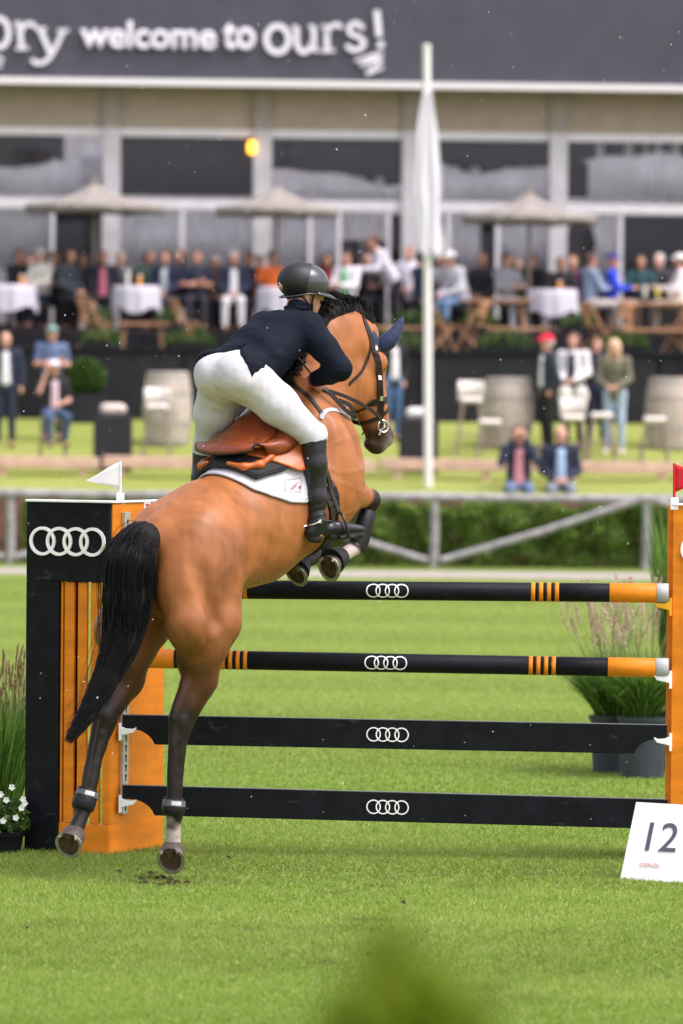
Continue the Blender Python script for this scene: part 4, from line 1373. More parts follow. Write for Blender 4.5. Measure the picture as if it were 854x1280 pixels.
    if hat is not None:
        C_ = SDF(); C_.ell(L(hd[0], hd[1] - .005, hd[2] + .05), np.array((.098, .112, .09)) * sc_, (rt, fd, up), k=.02)
        if brim: C_.ell(L(hd[0], hd[1] + .12, hd[2] + .05), np.array((.075, .075, .014)) * sc_, (rt, fd, up), k=.02)
        C_.build('cap', cmat('cap', hat), root, h=h * .8, clip=lambda P: (.028 * sc_ - (P - hc) @ up))
    return root
NAVY, BLK, WHT, DENIM, GREY = (.018, .024, .05), (.014, .014, .016), (.72, .72, .74), (.10, .17, .30), (.30, .31, .34)
# --- on the bank
G1 = 'spectators standing on the bank'
by = lambda d: d - 32.8
def bank_person(px, Y, lab, **k): return person(px, 560, Y, lab, z=bankz(Y), group=G1, **k)
bank_person(6, 53.4, 'bald man in navy suit and white collar standing beside man with green cap', face=175, arms='down', top=NAVY, legs=NAVY, hair=None, inner=WHT, shoes=(.22, .10, .04))
bank_person(64, 54.3, 'man in blue polo and green cap with crossed arms', face=170, arms='crossed', top=(.10, .14, .26), sleeves=False, legs=(.02, .025, .04), hat=(.16, .26, .24), beard=True)
person(66, 600, 52.0, 'seated person in white cap and black printed shirt on a stool', face=165, pose='high', arms='one_up', top=BLK, sleeves=False, legs=(.06, .10, .19), hat=(.62, .62, .66), longhair=True, inner=(.6, .45, .5), z=bankz(52.0) - .02, sc_=.95)
bank_person(489, 54.6, 'balding man in black jacket and jeans behind the horse\'s ear', face=150, arms='pocket', top=BLK, legs=(.06, .12, .24), hair=None, inner=WHT)
bank_person(684, 53.6, 'man in red cap and dark coat seen from the side', face=250, arms='pocket', top=(.03, .045, .055), legs=BLK, hat=(.75, .02, .06), hair=(.5, .5, .5), inner=WHT)
bank_person(716, 53.9, 'woman in white jacket over black holding white bags', face=200, arms='lap', top=(.82, .82, .84), legs=BLK, hair=(.14, .06, .035), longhair=True, inner=BLK)
bank_person(745, 54.4, 'dark figure in navy coat half behind the blonde woman', face=180, arms='down', top=NAVY, legs=NAVY, hair=(.16, .09, .05), sc_=.93)
bank_person(768, 53.2, 'blonde woman in olive vest and pale jeans looking down', face=190, arms='lap', top=(.15, .15, .10), legs=(.36, .46, .58), hair=(.62, .46, .28), longhair=True, shoes=WHT, lean=12, sc_=.99)
for k, x in enumerate((706, 727)):
    c = atY(x, 495, 53.55)
    bag = empty('bag', tuple(c - np.array((0, 0, .2))), ['white bag held by the woman in white jacket, on the red cap man\'s side', 'white bag held by the woman in white jacket, on the blonde woman\'s side'][k], 'bag', 'white bags in her hands')
    S_ = SDF(); S_.ell(c, (.115, .07, .16), k=.02); S_.build('bag_body', cmat('bag', (.74, .70, .64)), bag, h=.025)
    mb = MB(); mb.tube(catmull([c + np.array((-.06, 0, .14)), c + np.array((0, 0, .27)), c + np.array((.06, 0, .14))], 9), .008, 5); mb.build('handle', cmat('bag', (.5, .45, .4)), bag)
# couple seated on the edge of the bank
G2 = 'couple seated on the edge of the bank'
zb_ = bankz(49.75) - .50
person(648, 640, 49.75, 'woman in pink top and navy cardigan shading her face with both hands', face=180, pose='sit', arms='face', top=NAVY, inner=(.72, .30, .34), legs=(.12, .18, .30), hair=(.12, .06, .04), longhair=True, z=zb_ - .05, group=G2, sc_=1.08)
person(700, 640, 49.75, 'bald man in navy blazer and light blue shirt seated beside woman in pink', face=180, pose='sit', arms='lap', top=NAVY, inner=(.35, .48, .66), legs=(.20, .24, .30), hair=None, z=zb_ - .05, group=G2, sc_=1.09)
# --- dining guests on the terrace
G3 = 'dining guests on the terrace'
def guest(px, Y, lab, z=Z2, **k):
    k.setdefault('pose', 'sit')
    return person(px, 400, Y, lab, z=z, group=G3, h=.025, **k)
guest(24, 62.9, 'guest in black shirt behind the white tablecloth at the dark doorway', top=BLK, face=150, arms='table', skin=3)
guest(52, 62.2, 'guest in cream shirt with grey cap seen from behind at a slant', top=(.62, .60, .52), face=220, arms='table', hat=(.42, .40, .36), legs=NAVY)
guest(69, 63.6, 'dark haired guest in black behind the cream shirt', top=BLK, face=180, arms='table', skin=1)
guest(86, 62.0, 'guest in dark dress with bare legs and white shoes', top=(.03, .04, .05), face=130, arms='lap', shorts=True, legs=BLK, shoes=WHT, hair=(.05, .03, .02), longhair=True, skin=1)
guest(129, 62.6, 'guest in pink shirt and dark jacket beside the white column', top=(.03, .03, .045), inner=(.75, .22, .30), face=185, arms='down', hair=None, skin=1)
guest(207, 62.4, 'guest in navy with light shirt by the laid table', top=NAVY, inner=(.42, .45, .48), face=200, arms='lap', skin=1)
guest(246, 62.3, 'guest in black tee with crossed bare arms', top=NAVY, sleeves=False, face=180, arms='crossed', skin=1)
guest(292, 62.2, 'grey haired guest in navy blazer, white shirt and white trousers', top=NAVY, inner=WHT, legs=(.70, .70, .70), face=180, arms='lap', hair=(.5, .48, .46))
guest(311, 62.9, 'dark haired guest in navy behind the white trousers', top=NAVY, face=200, arms='table', hair=BLK, skin=3)
guest(339, 62.8, 'guest in bright orange top behind the rider\'s back', top=(.80, .17, .03), face=160, arms='down', hair=(.04, .02, .02), skin=3)
guest(434, 62.3, 'guest in white jacket over a green shirt', top=(.78, .78, .82), inner=(.12, .48, .14), face=215, arms='table', hair=(.05, .03, .02), skin=1)
guest(494, 63.4, 'guest in white shirt bending over beside the flag', top=(.78, .76, .84), pose='stand', face=255, arms='table', lean=35, hair=(.12, .05, .03), z=Z2 - .1)
guest(514, 63.8, 'fair haired guest in white shirt standing behind the flagpole', top=(.78, .76, .84), pose='stand', face=200, arms='lap', lean=10, hair=(.25, .12, .06), z=Z2 - .28)
guest(525, 62.1, 'guest in navy with back turned under the flag', top=NAVY, face=60, arms='table', hair=BLK)
guest(550, 62.6, 'red faced guest in grey next to the flagpole', top=GREY, face=160, arms='table', skin=1)
guest(580, 62.1, 'guest in white cap and white shirt leaning forward in jeans', top=(.74, .74, .80), legs=(.22, .34, .54), hat=(.80, .80, .82), face=240, arms='lap', lean=22)
guest(633, 62.3, 'guest in grey jumper and white skirt by the bar top', top=GREY, legs=WHT, face=150, arms='table', shoes=WHT)
guest(664, 62.8, 'guest with brown hair in black beside the grey jumper', top=BLK, face=200, arms='table', hair=(.20, .10, .06), longhair=True)
guest(737, 62.3, 'guest in pale denim jacket seen from behind', top=(.25, .33, .46), legs=(.5, .45, .42), face=70, arms='table', hair=(.10, .05, .04), skin=1)
guest(764, 62.5, 'guest in bright blue sweater and blue cap', top=(.02, .06, .62), legs=(.35, .25, .20), face=95, arms='table', hat=(.03, .04, .22), hair=None, skin=1)
guest(851, 62.3, 'guest in white cap and white shirt at the bar end', top=(.76, .76, .76), face=265, arms='table', hat=(.82, .80, .78), legs=(.5, .42, .34), skin=1)

# back row, close to the glass
for i, (px, Yb, lab, c_, hr_, fc, ar) in enumerate((
    (38, 64.0, 'back row guest in maroon top beside the cream shirt', (.16, .02, .03), (.05, .03, .02), 170, 'table'),
    (106, 63.7, 'back row guest in charcoal sweater left of the pink shirt', (.03, .03, .035), (.04, .03, .02), 200, 'table'),
    (152, 63.9, 'back row guest in grey jacket just right of the white column', (.14, .14, .16), (.30, .24, .18), 190, 'lap'),
    (186, 63.8, 'back row guest in dark green above the laid round table', (.02, .05, .035), (.05, .03, .02), 150, 'table'),
    (228, 63.9, 'back row guest in black between the navy guests', (.015, .015, .018), (.10, .05, .03), 210, 'table'),
    (270, 63.8, 'back row guest in brown jacket left of the navy blazer', (.09, .05, .035), (.45, .42, .40), 170, 'lap'),
    (324, 64.0, 'back row guest in pale blue shirt left of the orange top', (.36, .44, .60), (.06, .03, .02), 180, 'table'),
    (410, 63.6, 'back row guest in dark red behind the rider\'s face', (.22, .02, .03), (.04, .02, .02), 190, 'table'),
    (458, 63.8, 'back row guest in black right of the green shirt', (.015, .015, .018), (.05, .03, .02), 160, 'table'),
    (605, 63.8, 'back row guest in charcoal left of the grey jumper', (.03, .032, .038), (.05, .03, .02), 200, 'lap'),
    (648, 63.9, 'back row guest in olive between grey jumper and brown hair', (.10, .10, .06), (.20, .12, .07), 150, 'table'),
    (700, 63.7, 'back row guest in black above the round table by the denim jacket', (.015, .015, .018), (.06, .03, .02), 170, 'table'),
    (718, 64.0, 'back row guest in plum sweater left of the denim jacket', (.09, .02, .07), (.35, .20, .10), 200, 'lap'),
    (800, 63.8, 'back row guest in dark teal right of the bright blue sweater', (.015, .06, .07), (.04, .03, .02), 180, 'table'),
    (826, 64.0, 'back row guest in dark grey near the bar end', (.05, .05, .055), (.5, .47, .44), 210, 'table'))):
    guest(px, Yb, lab, top=c_, hair=hr_, face=fc, arms=ar, skin=i % 4, lean=(i * 37 % 5) * 4 - 6, longhair=i % 3 == 1, sc_=.95 + .02 * (i % 5))
# --- furniture
M_tan = mk('tan_wood', (.42, .23, .12), .6, noise=(6, .25), bump=(30, .3))
M_cloth = mk('white_tablecloth', (.56, .55, .61), .8, bump=(10, .3))
def round_table(px, Y, lab, r_=.42, cloth=True, z=Z2, hgt=.74):
    c = atY(px, 400, Y); c[2] = z
    o = empty('table', tuple(c), lab, 'table')
    mb = MB(); mb.lathe(c, [(.22, 0), (.22, .03), (.04, .05), (.035, hgt - .04)], 16); autosmooth(mb.build('pedestal', M_dark2, o))
    mb = MB(); mb.lathe(c + np.array((0, 0, hgt - .04)), [(r_, 0), (r_, .035)], 28); autosmooth(mb.build('table_top', M_tan, o))
    if cloth:
        t_ = MB(); n = 64; vs = []
        rings_ = [(.02, 0), (.99, .0), (1.03, .012), (1.05, .10), (1.08, .36)]
        for rr, dz in rings_:
            for k in range(n):
                a = 6.283 * k / n
                ruf = 1 + (.07 * math.sin(a * 9) + .03 * math.sin(a * 17)) * dz * 2.2
                drp = dz + (.10 * (math.cos(2 * a) ** 2) if dz > .3 else 0)
                vs.append(c + np.array((r_ * rr * ruf * math.cos(a), r_ * rr * ruf * math.sin(a), hgt + .004 - drp)))
        fs = [(i * n + k, i * n + (k + 1) % n, (i + 1) * n + (k + 1) % n, (i + 1) * n + k) for i in range(4) for k in range(n)] + [tuple(range(n - 1, -1, -1))]
        t_.add(vs, fs)
        tc_ = fix_normals(t_.build('tablecloth', M_cloth, None, smooth=True))
        tag(tc_, 'white cloth draped over ' + lab.replace('round ', 'the '), 'tablecloth')
    return c, hgt
c1, _ = round_table(12, 61.75, 'round table by the dark doorway', .42)
c2, _ = round_table(170, 61.9, 'round table set with drinks near the navy guest', .38)
c3, _ = round_table(690, 61.85, 'round table left of the denim jacket guest', .40)
c4, _ = round_table(350, 61.9, 'round table behind the rider', .36, True)
def tumbler(p, col_, lab, h_=.12):
    o = empty('drink_glass', tuple(p), lab, 'glass', 'drinks on the terrace tables')
    mb = MB(); mb.lathe(p, [(.028, 0), (.036, h_), (.033, h_), (.026, .01)], 14); autosmooth(mb.build('glass', mk('clear_tumbler', (.8, .8, .8), .1, spec=.6), o))
    mb = MB(); mb.lathe(p + np.array((0, 0, .012)), [(.03, 0), (.036, h_ * .75)], 14); autosmooth(mb.build('drink', col_, o))
M_amb = mk('amber_drink_candle', (.85, .32, .03), .25); M_pale = mk('pale_drink', (.7, .68, .6), .25)  # amber serves a drink and the orange candle lamps on two tables
tumbler(c1 + np.array((.2, -.05, .75)), M_amb, 'amber glass of an orange candle lamp by the dark doorway', .16)
tumbler(c2 + np.array((.06, -.1, .75)), M_amb, 'amber glass of an orange candle lamp near the navy guest', .18)
tumbler(c2 + np.array((-.14, -.05, .75)), M_pale, 'tall pale drink on the round table near the navy guest', .24)
tumbler(c3 + np.array((.12, -.05, .75)), M_amb, 'amber drink on the cloth left of the denim jacket', .14)
def slab_table(px0, px1, py, Y, zf, lab, legs=True, mat=None):
    a, b = atY(px0, py, Y), atY(px1, py, Y)
    zt_ = (a[2] + b[2]) / 2
    o = empty('wooden_table', (float((a[0] + b[0]) / 2), Y, zf), lab, 'table', 'tan wooden tables on the terrace')
    L_ = b[0] - a[0]
    for k in range(4):
        mb = MB(); mb.box(((a[0] + b[0]) / 2, Y - .27 + .18 * k, zt_), (L_, .172, .05)); mb.build('plank', mat or M_tan, o, bevel=.006)
    for sx_ in (.1, .9):
        for sy in (-.28, .28):
            x = a[0] + L_ * sx_
            mb = MB(); mb.bar((x, Y + sy, zf), (x + (.06 if sx_ < .5 else -.06), Y + sy * .8, zt_ - .026), .06, .05, up=(0, 1, 0)); mb.build('leg', M_tan, o)
slab_table(146, 212, 405, 60.2, Z1, 'low tan wooden table in front of the laid round table')
slab_table(575, 665, 376, 61.9, Z2, 'tan wooden table in front of the grey jumper guest')
slab_table(775, 880, 380, 61.9, Z2, 'tan wooden table in front of the bright blue sweater')
slab_table(608, 690, 411, 59.6, Z1, 'low tan wooden table above the man in red cap')
slab_table(775, 870, 413, 59.6, Z1, 'low tan wooden table above the rightmost barrel')
slab_table(455, 530, 410, 59.8, Z1, 'low tan wooden table beyond the horse\'s ears')
for k, (x, y) in enumerate(((806, 362), (822, 364), (838, 362))):
    tumbler(np.array(atY(x, 374, 61.8)) + np.array((0, 0, .03)), M_pale if k != 1 else mk('yellow_drink', (.75, .62, .10), .3), ['pale drink nearest the blue sweater', 'yellow drink on the wooden table', 'pale drink nearest the white cap guest at the bar end'][k], .2)
def folding_chair(px, Y, zf, lab, yaw_=0, hgt=.85):
    c = atY(px, 410, Y); c[2] = zf
    o = empty('folding_chair', tuple(c), lab, 'chair', 'tan folding chairs on the lower terrace')
    a = R(yaw_); rt = np.array((math.cos(a), -math.sin(a), 0)); fd = np.array((math.sin(a), math.cos(a), 0)); up = np.array((0, 0, 1.))
    def L(x, y, z_): return c + rt * x + fd * y + up * z_
    for s in (1, -1):
        mb = MB(); mb.bar(L(s * .19, -.24, 0), L(s * .17, .20, hgt * .52), .045, .03); mb.build('leg', M_tan, o)
        mb = MB(); mb.bar(L(s * .21, .24, 0), L(s * .19, -.22, hgt), .05, .03); mb.build('back_post', M_tan, o)
    for k in range(5):
        mb = MB(); mb.box(L(0, -.14 + .075 * k, hgt * .52 + .02), (.40, .062, .018), np.array((rt, fd, up)).T); mb.build('seat_slat', M_tan, o, bevel=.004)
    for k in range(3):
        mb = MB(); mb.box(L(0, -.145 - .03 * k, hgt * .76 + .085 * k), (.38, .018, .066), np.array((rt, fd, up)).T); mb.build('back_slat', M_tan, o, bevel=.004)
folding_chair(117, 59.5, Z1, 'tan folding chair beside the topiary ball, leaning toward the upper terrace', 60)
folding_chair(231, 59.6, Z1, 'tan folding chair by the low wooden table, near the crossed arms guest', 75)
folding_chair(548, 59.5, Z1, 'tan folding chair right beside the flagpole', 70)
folding_chair(592, 59.5, Z1, 'tan folding chair below the white cap guest in jeans', -65)
folding_chair(745, 59.6, Z1, 'tan folding chair below the denim jacket guest', 65)
folding_chair(772, 59.6, Z1, 'tan folding chair below the bright blue sweater', -60)
folding_chair(848, 59.6, Z1, 'tan folding chair under the bar end', -70)
# planters with green cushions of foliage along both terrace edges
def planter(px0, px1, Y, z0, lab, hgt=.22, fol=.16, seed=0):
    a, b = atY(px0, 400, Y), atY(px1, 400, Y)
    o = empty('planter', (float((a[0] + b[0]) / 2), Y, z0), lab, 'planter', 'planters along the terrace edges')
    mb = MB(); mb.box(((a[0] + b[0]) / 2, Y, z0 + hgt / 2), (b[0] - a[0], .28, hgt)); mb.build('trough', M_dark2, o, bevel=.01)
    n = int(520 * (b[0] - a[0]))
    def gg(rs):
        x = a[0] + (b[0] - a[0]) * rs.rand(n); env = np.sin(np.pi * (x - a[0]) / (b[0] - a[0])) ** .35
        return np.stack((x, Y - .06 + .17 * rs.randn(n), z0 + hgt - .06 + fol * 1.3 * env * rs.rand(n) + .02 * rs.randn(n)), -1)
    V, C = leafball(0, gg, .035, 100 + seed, [(.025, .06, .008), (.05, .105, .014), (.09, .155, .022)]); leafobj('foliage', V, C, M_leaf, o)
for i, (x0, x1) in enumerate(((100, 152), (205, 268), (456, 528), (596, 668), (748, 812))):
    planter(x0, x1, 58.75, Z1 + .04, 'low dark planter of green foliage ' + ['behind the topiary ball', 'under the crossed arms guest', 'behind the horse\'s ear', 'above the bar stool and flagpole gap', 'behind the blonde woman'][i], .12, .20, i)
for i, (x0, x1) in enumerate(((108, 142), (196, 226), (486, 560), (574, 624), (700, 748))):
    planter(x0, x1, 61.5, Z2, 'raised dark planter of green foliage ' + ['below the pink shirt guest', 'beside the low wooden table', 'under the flag', 'below the white cap guest in jeans', 'below the denim jacket guest'][i], .2, .18, 20 + i)
# topiary ball in a square planter
c = atY(109, 521, 57.6); c[2] = bankz(57.6)
o = empty('topiary', tuple(c), 'round clipped topiary ball in a dark planter against the terrace', 'topiary')
mb = MB(); mb.box(c + np.array((0, 0, .22)), (.55, .55, .44)); mb.build('planter', M_dark2, o, bevel=.01)
ctr = np.array(atY(108, 472, 57.6))
mb = MB(); mb.tube([c + np.array((0, 0, .4)), ctr], .03, 8); mb.build('trunk', mk('shrub_bark', (.07, .05, .03), .9), o)
def tg_(rs):
    a = rs.randn(5200, 3); a /= np.linalg.norm(a, axis=1)[:, None]
    return ctr + a * .32 * (.82 + .2 * rs.rand(5200, 1))
V, C = leafball(0, tg_, .026, 88, [(.025, .065, .008), (.05, .11, .014), (.085, .155, .02)]); leafobj('crown', V, C, M_leaf, o)
# barrels, bar stools, cube stands on the bank
M_stave = mk('limed_oak_stave', (.46, .40, .35), .8, noise=(5, .15), bump=(25, .4))
M_hoop = mk('grey_hoop', (.36, .33, .31), .6, metal=.2)
def barrel(px, Y, lab, hgt=1.0, r_=.34):
    c = atY(px, 560, Y); c[2] = bankz(Y) - .01
    o = empty('barrel', tuple(c), lab, 'barrel', 'pale oak barrels on the bank')
    n = 22
    for k in range(n):
        a0, a1 = 6.2832 * (k + .04) / n, 6.2832 * (k + .96) / n
        vs, fs = [], []
        for i in range(9):
            t = i / 8; rr = r_ * (.86 + .30 * math.sin(math.pi * t) ** 1.0 * .6)
            for a in (a0, a1):
                for d in (0, -.03): vs.append(c + np.array(((rr + d) * math.cos(a), (rr + d) * math.sin(a), hgt * t)))
        for i in range(8):
            q = i * 4
            fs += [(q, q + 2, q + 6, q + 4), (q + 1, q + 5, q + 7, q + 3), (q, q + 4, q + 5, q + 1), (q + 2, q + 3, q + 7, q + 6)]
        fs += [(0, 1, 3, 2), (32, 34, 35, 33)]
        fix_normals(mesh_obj('stave', vs, fs, M_stave, o, smooth=False))
    for t in (.06, .30, .70, .94):
        rr = r_ * (.86 + .18 * math.sin(math.pi * t))
        mb = MB(); mb.lathe(c + np.array((0, 0, hgt * t - .025)), [(rr - .01, 0), (rr + .006, 0), (rr + .006, .05), (rr - .01, .05)], 40); autosmooth(mb.build('hoop', M_hoop, o), 30)
    mb = MB(); mb.lathe(c + np.array((0, 0, hgt - .03)), [(r_ * .83, 0), (r_ * .83, .02)], 30); mb.build('lid', M_stave, o)
barrel(209, 54.0, 'pale oak barrel behind the rider\'s left knee', 1.12, .36)
barrel(634, 54.0, 'pale oak barrel between flagpole and man in red cap', 1.08, .38)
barrel(838, 54.0, 'pale oak barrel near the red flag', 1.10, .38)
M_seat = mk('cream_seat', (.66, .62, .57), .6, noise=(8, .08))
M_leg = mk('grey_brown_leg', (.26, .20, .16), .6, noise=(8, .2))
def stool(px, Y, lab, seat_z=.72, back_=True, wd=.36):
    c = atY(px, 560, Y); c[2] = bankz(Y)
    o = empty('bar_stool', tuple(c), lab, 'stool', 'cream bar stools on the bank')
    S_ = SDF(); S_.cone(c + np.array((-wd * .36, 0, seat_z)), c + np.array((wd * .36, 0, seat_z)), .05, .05, .02, (np.array((0, 1., 0)), 2.6)); S_.build('seat', M_seat, o, h=.018)
    if back_:
        vs, fs = [], []
        for i in range(9):
            a = -1.15 + 2.3 * i / 8
            for z_ in (seat_z + .03, seat_z + .30): vs.append(c + np.array((wd * .55 * math.sin(a), wd * (.42 - .30 * (1 - math.cos(a))) , z_)))
        fs = [(2 * i, 2 * i + 2, 2 * i + 3, 2 * i + 1) for i in range(8)]
        b = mesh_obj('backrest', vs, fs, M_seat, o); m_ = b.modifiers.new('t', 'SOLIDIFY'); m_.thickness = .03
    for sx_ in (-1, 1):
        for sy in (-1, 1):
            mb = MB(); mb.tube([c + np.array((sx_ * wd * .58, sy * .2, -.02)), c + np.array((sx_ * wd * .33, sy * .12, seat_z - .02))], [.018, .022], 8); autosmooth(mb.build('leg', M_leg, o))
    mb = MB(); mb.tube([c + np.array((wd * .47 * math.cos(a), .165 * math.sin(a), .28)) for a in np.linspace(0, 6.283, 17)], .011, 6); autosmooth(mb.build('foot_ring', M_leg, o), 80)
stool(196, 52.6, 'cream bar stool in front of the barrel behind the rider\'s left knee', .74)
stool(588, 53.2, 'cream bar stool just right of the flagpole', .80)
stool(612, 52.3, 'cream bar stool in front of the barrel by the red cap man', .60, False)
stool(716, 52.4, 'cream bar stool behind the bald man in blazer', .66)
stool(752, 52.4, 'cream bar stool before the blonde woman', .70, False)
stool(818, 52.3, 'cream bar stool in front of the barrel near the red flag', .66, False)
stool(66, 52.0, 'bar stool under the seated person in white cap', .64, False)
M_cube = mk('black_upholstery', (.016, .017, .02), .7, noise=(6, .2), bump=(30, .2))
def cube(px, Y, lab, w_=.56, h_=.82, top=True, tc=(.60, .50, .45)):
    c = atY(px, 600, Y); c[2] = bankz(Y) - .02
    o = empty('cube_stand', tuple(c), lab, 'stand', 'black cube stands behind the timber rail')
    mb = MB(); mb.box(c + np.array((0, 0, h_ / 2)), (w_, .5, h_)); mb.build('cube_body', M_cube, o, bevel=.02)
    if top:
        S_ = SDF(); S_.cone(c + np.array((-.11, 0, h_ + .09)), c + np.array((.11, 0, h_ + .09)), .09, .09, .02); S_.build('cushion', cmat('cushion', tc), o, h=.025)
cube(141, 51.3, 'black cube stand with beige cushion behind the white flag')
cube(523, 51.3, 'black cube stand with white cushion beside the flagpole', .58, .80, True, (.68, .68, .66))
# ================================================================== horse (heading up and away to the right)
TH = R(40)
HF = np.array((math.sin(TH), math.cos(TH), 0))      # forward
HR = np.array((math.cos(TH), -math.sin(TH), 0))     # the horse's right
HZ = np.array((0, 0, 1.0))
HO = atY(190, 668, -2.0)                            # root of the tail
def HL(f, u, l=0.0):
    return HO + HF * f + HZ * u + HR * l
def H(px, py, l=0.0):
    d = ray(px, py)
    t = ((HO + HR * l - CAM) @ HR) / (d @ HR)
    return CAM + d * t
TH2 = R(52)                                         # the head turns a little further to the right
HFh = np.array((math.sin(TH2), math.cos(TH2), 0))
HRh = np.array((math.cos(TH2), -math.sin(TH2), 0))
HP = HL(1.69, 0, .02)
def HD(f, u, l=0.0):
    return HP + HFh * (f - 1.79) * 1.08 + HZ * u + HRh * l
def mir(p):
    p = np.asarray(p)
    return p - HR * (2 * ((p - HO) @ HR))

M_coat = mk('horse_coat', (0.3, 0.12, 0.04), 0.40, spec=0.27, vcol=True, noise=(9, 0.15), bump=(190, 0.32, 0.004), stretch=(1, 1, 0.35))
M_hoof = mk('hoof_horn', (0.06, 0.045, 0.036), 0.5, noise=(60, 0.5), bump=(90, 0.4))
M_sole = mk('hoof_sole', (0.07, 0.035, 0.02), 0.75, noise=(40, 0.6), bump=(70, 0.8))
M_steel = mk('polished_steel', (0.62, 0.62, 0.6), 0.28, metal=0.9, noise=(30, 0.15))
M_hair = mk('black_horse_hair', (0.006, 0.0055, 0.006), 0.55, spec=0.22, noise=(25, 0.4), bump=(9, .9, .012), stretch=(14, 14, 1.2))
M_rubber = mk('black_leg_boot', (0.010, 0.010, 0.012), 0.5, spec=.25, noise=(30, 0.3), bump=(60, 0.2))
M_brown = mk('dark_brown_leather', (0.016, 0.010, 0.008), 0.42, spec=.3, noise=(40, 0.3), bump=(200, 0.15))
M_grey_strap = mk('grey_trim', (0.42, 0.42, 0.45), 0.6)
M_label = mk('pale_grey_label', (0.6, 0.6, 0.6), 0.6)

horse = empty('horse', (float(HO[0]), float(HO[1]), 0), 'bay horse with black tail jumping up over the rails with its rider', 'horse')
B = SDF()
W = lambda f: (HR, f)
# trunk
B.cone(HL(1.28, .34), HL(1.06, .20), .345, .355, .05, W(.90))
B.cone(HL(1.06, .20), HL(.80, .055), .355, .335, .06, W(.94))
B.cone(HL(.80, .055), HL(.58, -.04), .335, .29, .08, W(.94))
B.cone(HL(.60, -.01), HL(.34, -.10), .27, .27, .08, W(.95))
B.cone(HL(.62, .16), HL(1.08, .46), .16, .17, .08, W(.9))                 # loin and back line
B.cone(HL(1.08, .48), HL(1.30, .62), .16, .15, .07, W(.5))               # withers
# croup
B.cone(HL(.42, .09), HL(.12, -.03), .20, .15, .08, W(1.08))
B.cone(HL(.06, -.05), HL(-.02, -.02), .09, .055, .05)                     # dock
for s in (1, -1):
    # haunch
    B.ell(HL(.29, -.07, .15 * s), (.28, .17, .25), (HF * .8 + HZ * .6, HR, HF * .6 - HZ * .8), k=.06)
    B.cone(HL(.36, .10, .10 * s), HL(.10, -.10, .10 * s), .12, .11, .05)
    B.ell(HL(.14, -.27, .14 * s), (.19, .21, .155), (HF, HZ, HR), k=.06)
    B.ell(HL(.47, .04, .22 * s), (.09, .07, .045), (HF, HZ, HR), k=.05)   # point of hip
    # shoulder and chest
    B.cone(HL(1.20, .52, .12 * s), HL(1.36, .22, .155 * s), .14, .13, .09)
    B.ell(HL(1.29, .22, .175 * s), (.18, .22, .10), (HF, HZ, HR), k=.06)
    B.ell(HL(1.41, .30, .085 * s), (.09, .13, .09), (HF, HZ, HR), k=.05)
B.cone(HL(1.31, .50), HL(1.33, .22), .24, .20, .10)
# neck
B.chain([HL(1.29, .55), HL(1.39, .80), HL(1.50, .97), HL(1.63, 1.05, .01), HL(1.76, 1.06, .02)], [.27, .19, .14, .115, .10], .08, W(.54))
B.chain([HL(1.22, .68), HL(1.34, .96), HL(1.48, 1.11), HL(1.64, 1.155), HL(1.80, 1.115)], [.09, .075, .065, .06, .05], .06, W(.8))
B.chain([HL(1.48, .62), HL(1.55, .82), HL(1.62, .92)], [.12, .085, .06], .06, W(.7))     # windpipe line
# head
B.cone(HD(1.80, 1.06), HD(1.86, .93), .095, .11, .04, (HRh,.95))
B.cone(HD(1.865, .93), HD(1.94, .60), .092, .066, .05, (HRh,.82))            # face
B.cone(HD(1.83, .80), HD(1.90, .58), .105, .066, .05, (HRh,.72))
for s in (1, -1):
    B.ell(HD(1.745, .82, .060 * s), (.122, .150, .050), (HFh, HZ, HRh), k=.03)   # jowl
    B.ell(HD(1.885, .945, .088 * s), (.045, .05, .03), (HFh, HZ, HRh), k=.025)   # brow
    B.cone(HD(1.87, .84, .082 * s), HD(1.925, .68, .062 * s), .02, .012, .03)   # cheek ridge
    B.ell(HD(1.975, .525, .045 * s), (.035, .045, .028), (HFh, HZ, HRh), k=.02)  # nostril rim
    B.ell(HD(1.995, .52, .066 * s), (.014, .022, .014), (HFh, HZ, HRh), k=.012, sub=True)
B.ell(HD(1.945, .535), (.07, .085, .066), (HFh, HZ, HRh), k=.03)
B.ell(HD(1.925, .475), (.055, .05, .052), (HFh, HZ, HRh), k=.02)
B.ell(HD(1.885, .485), (.035, .03, .038), (HFh, HZ, HRh), k=.02)
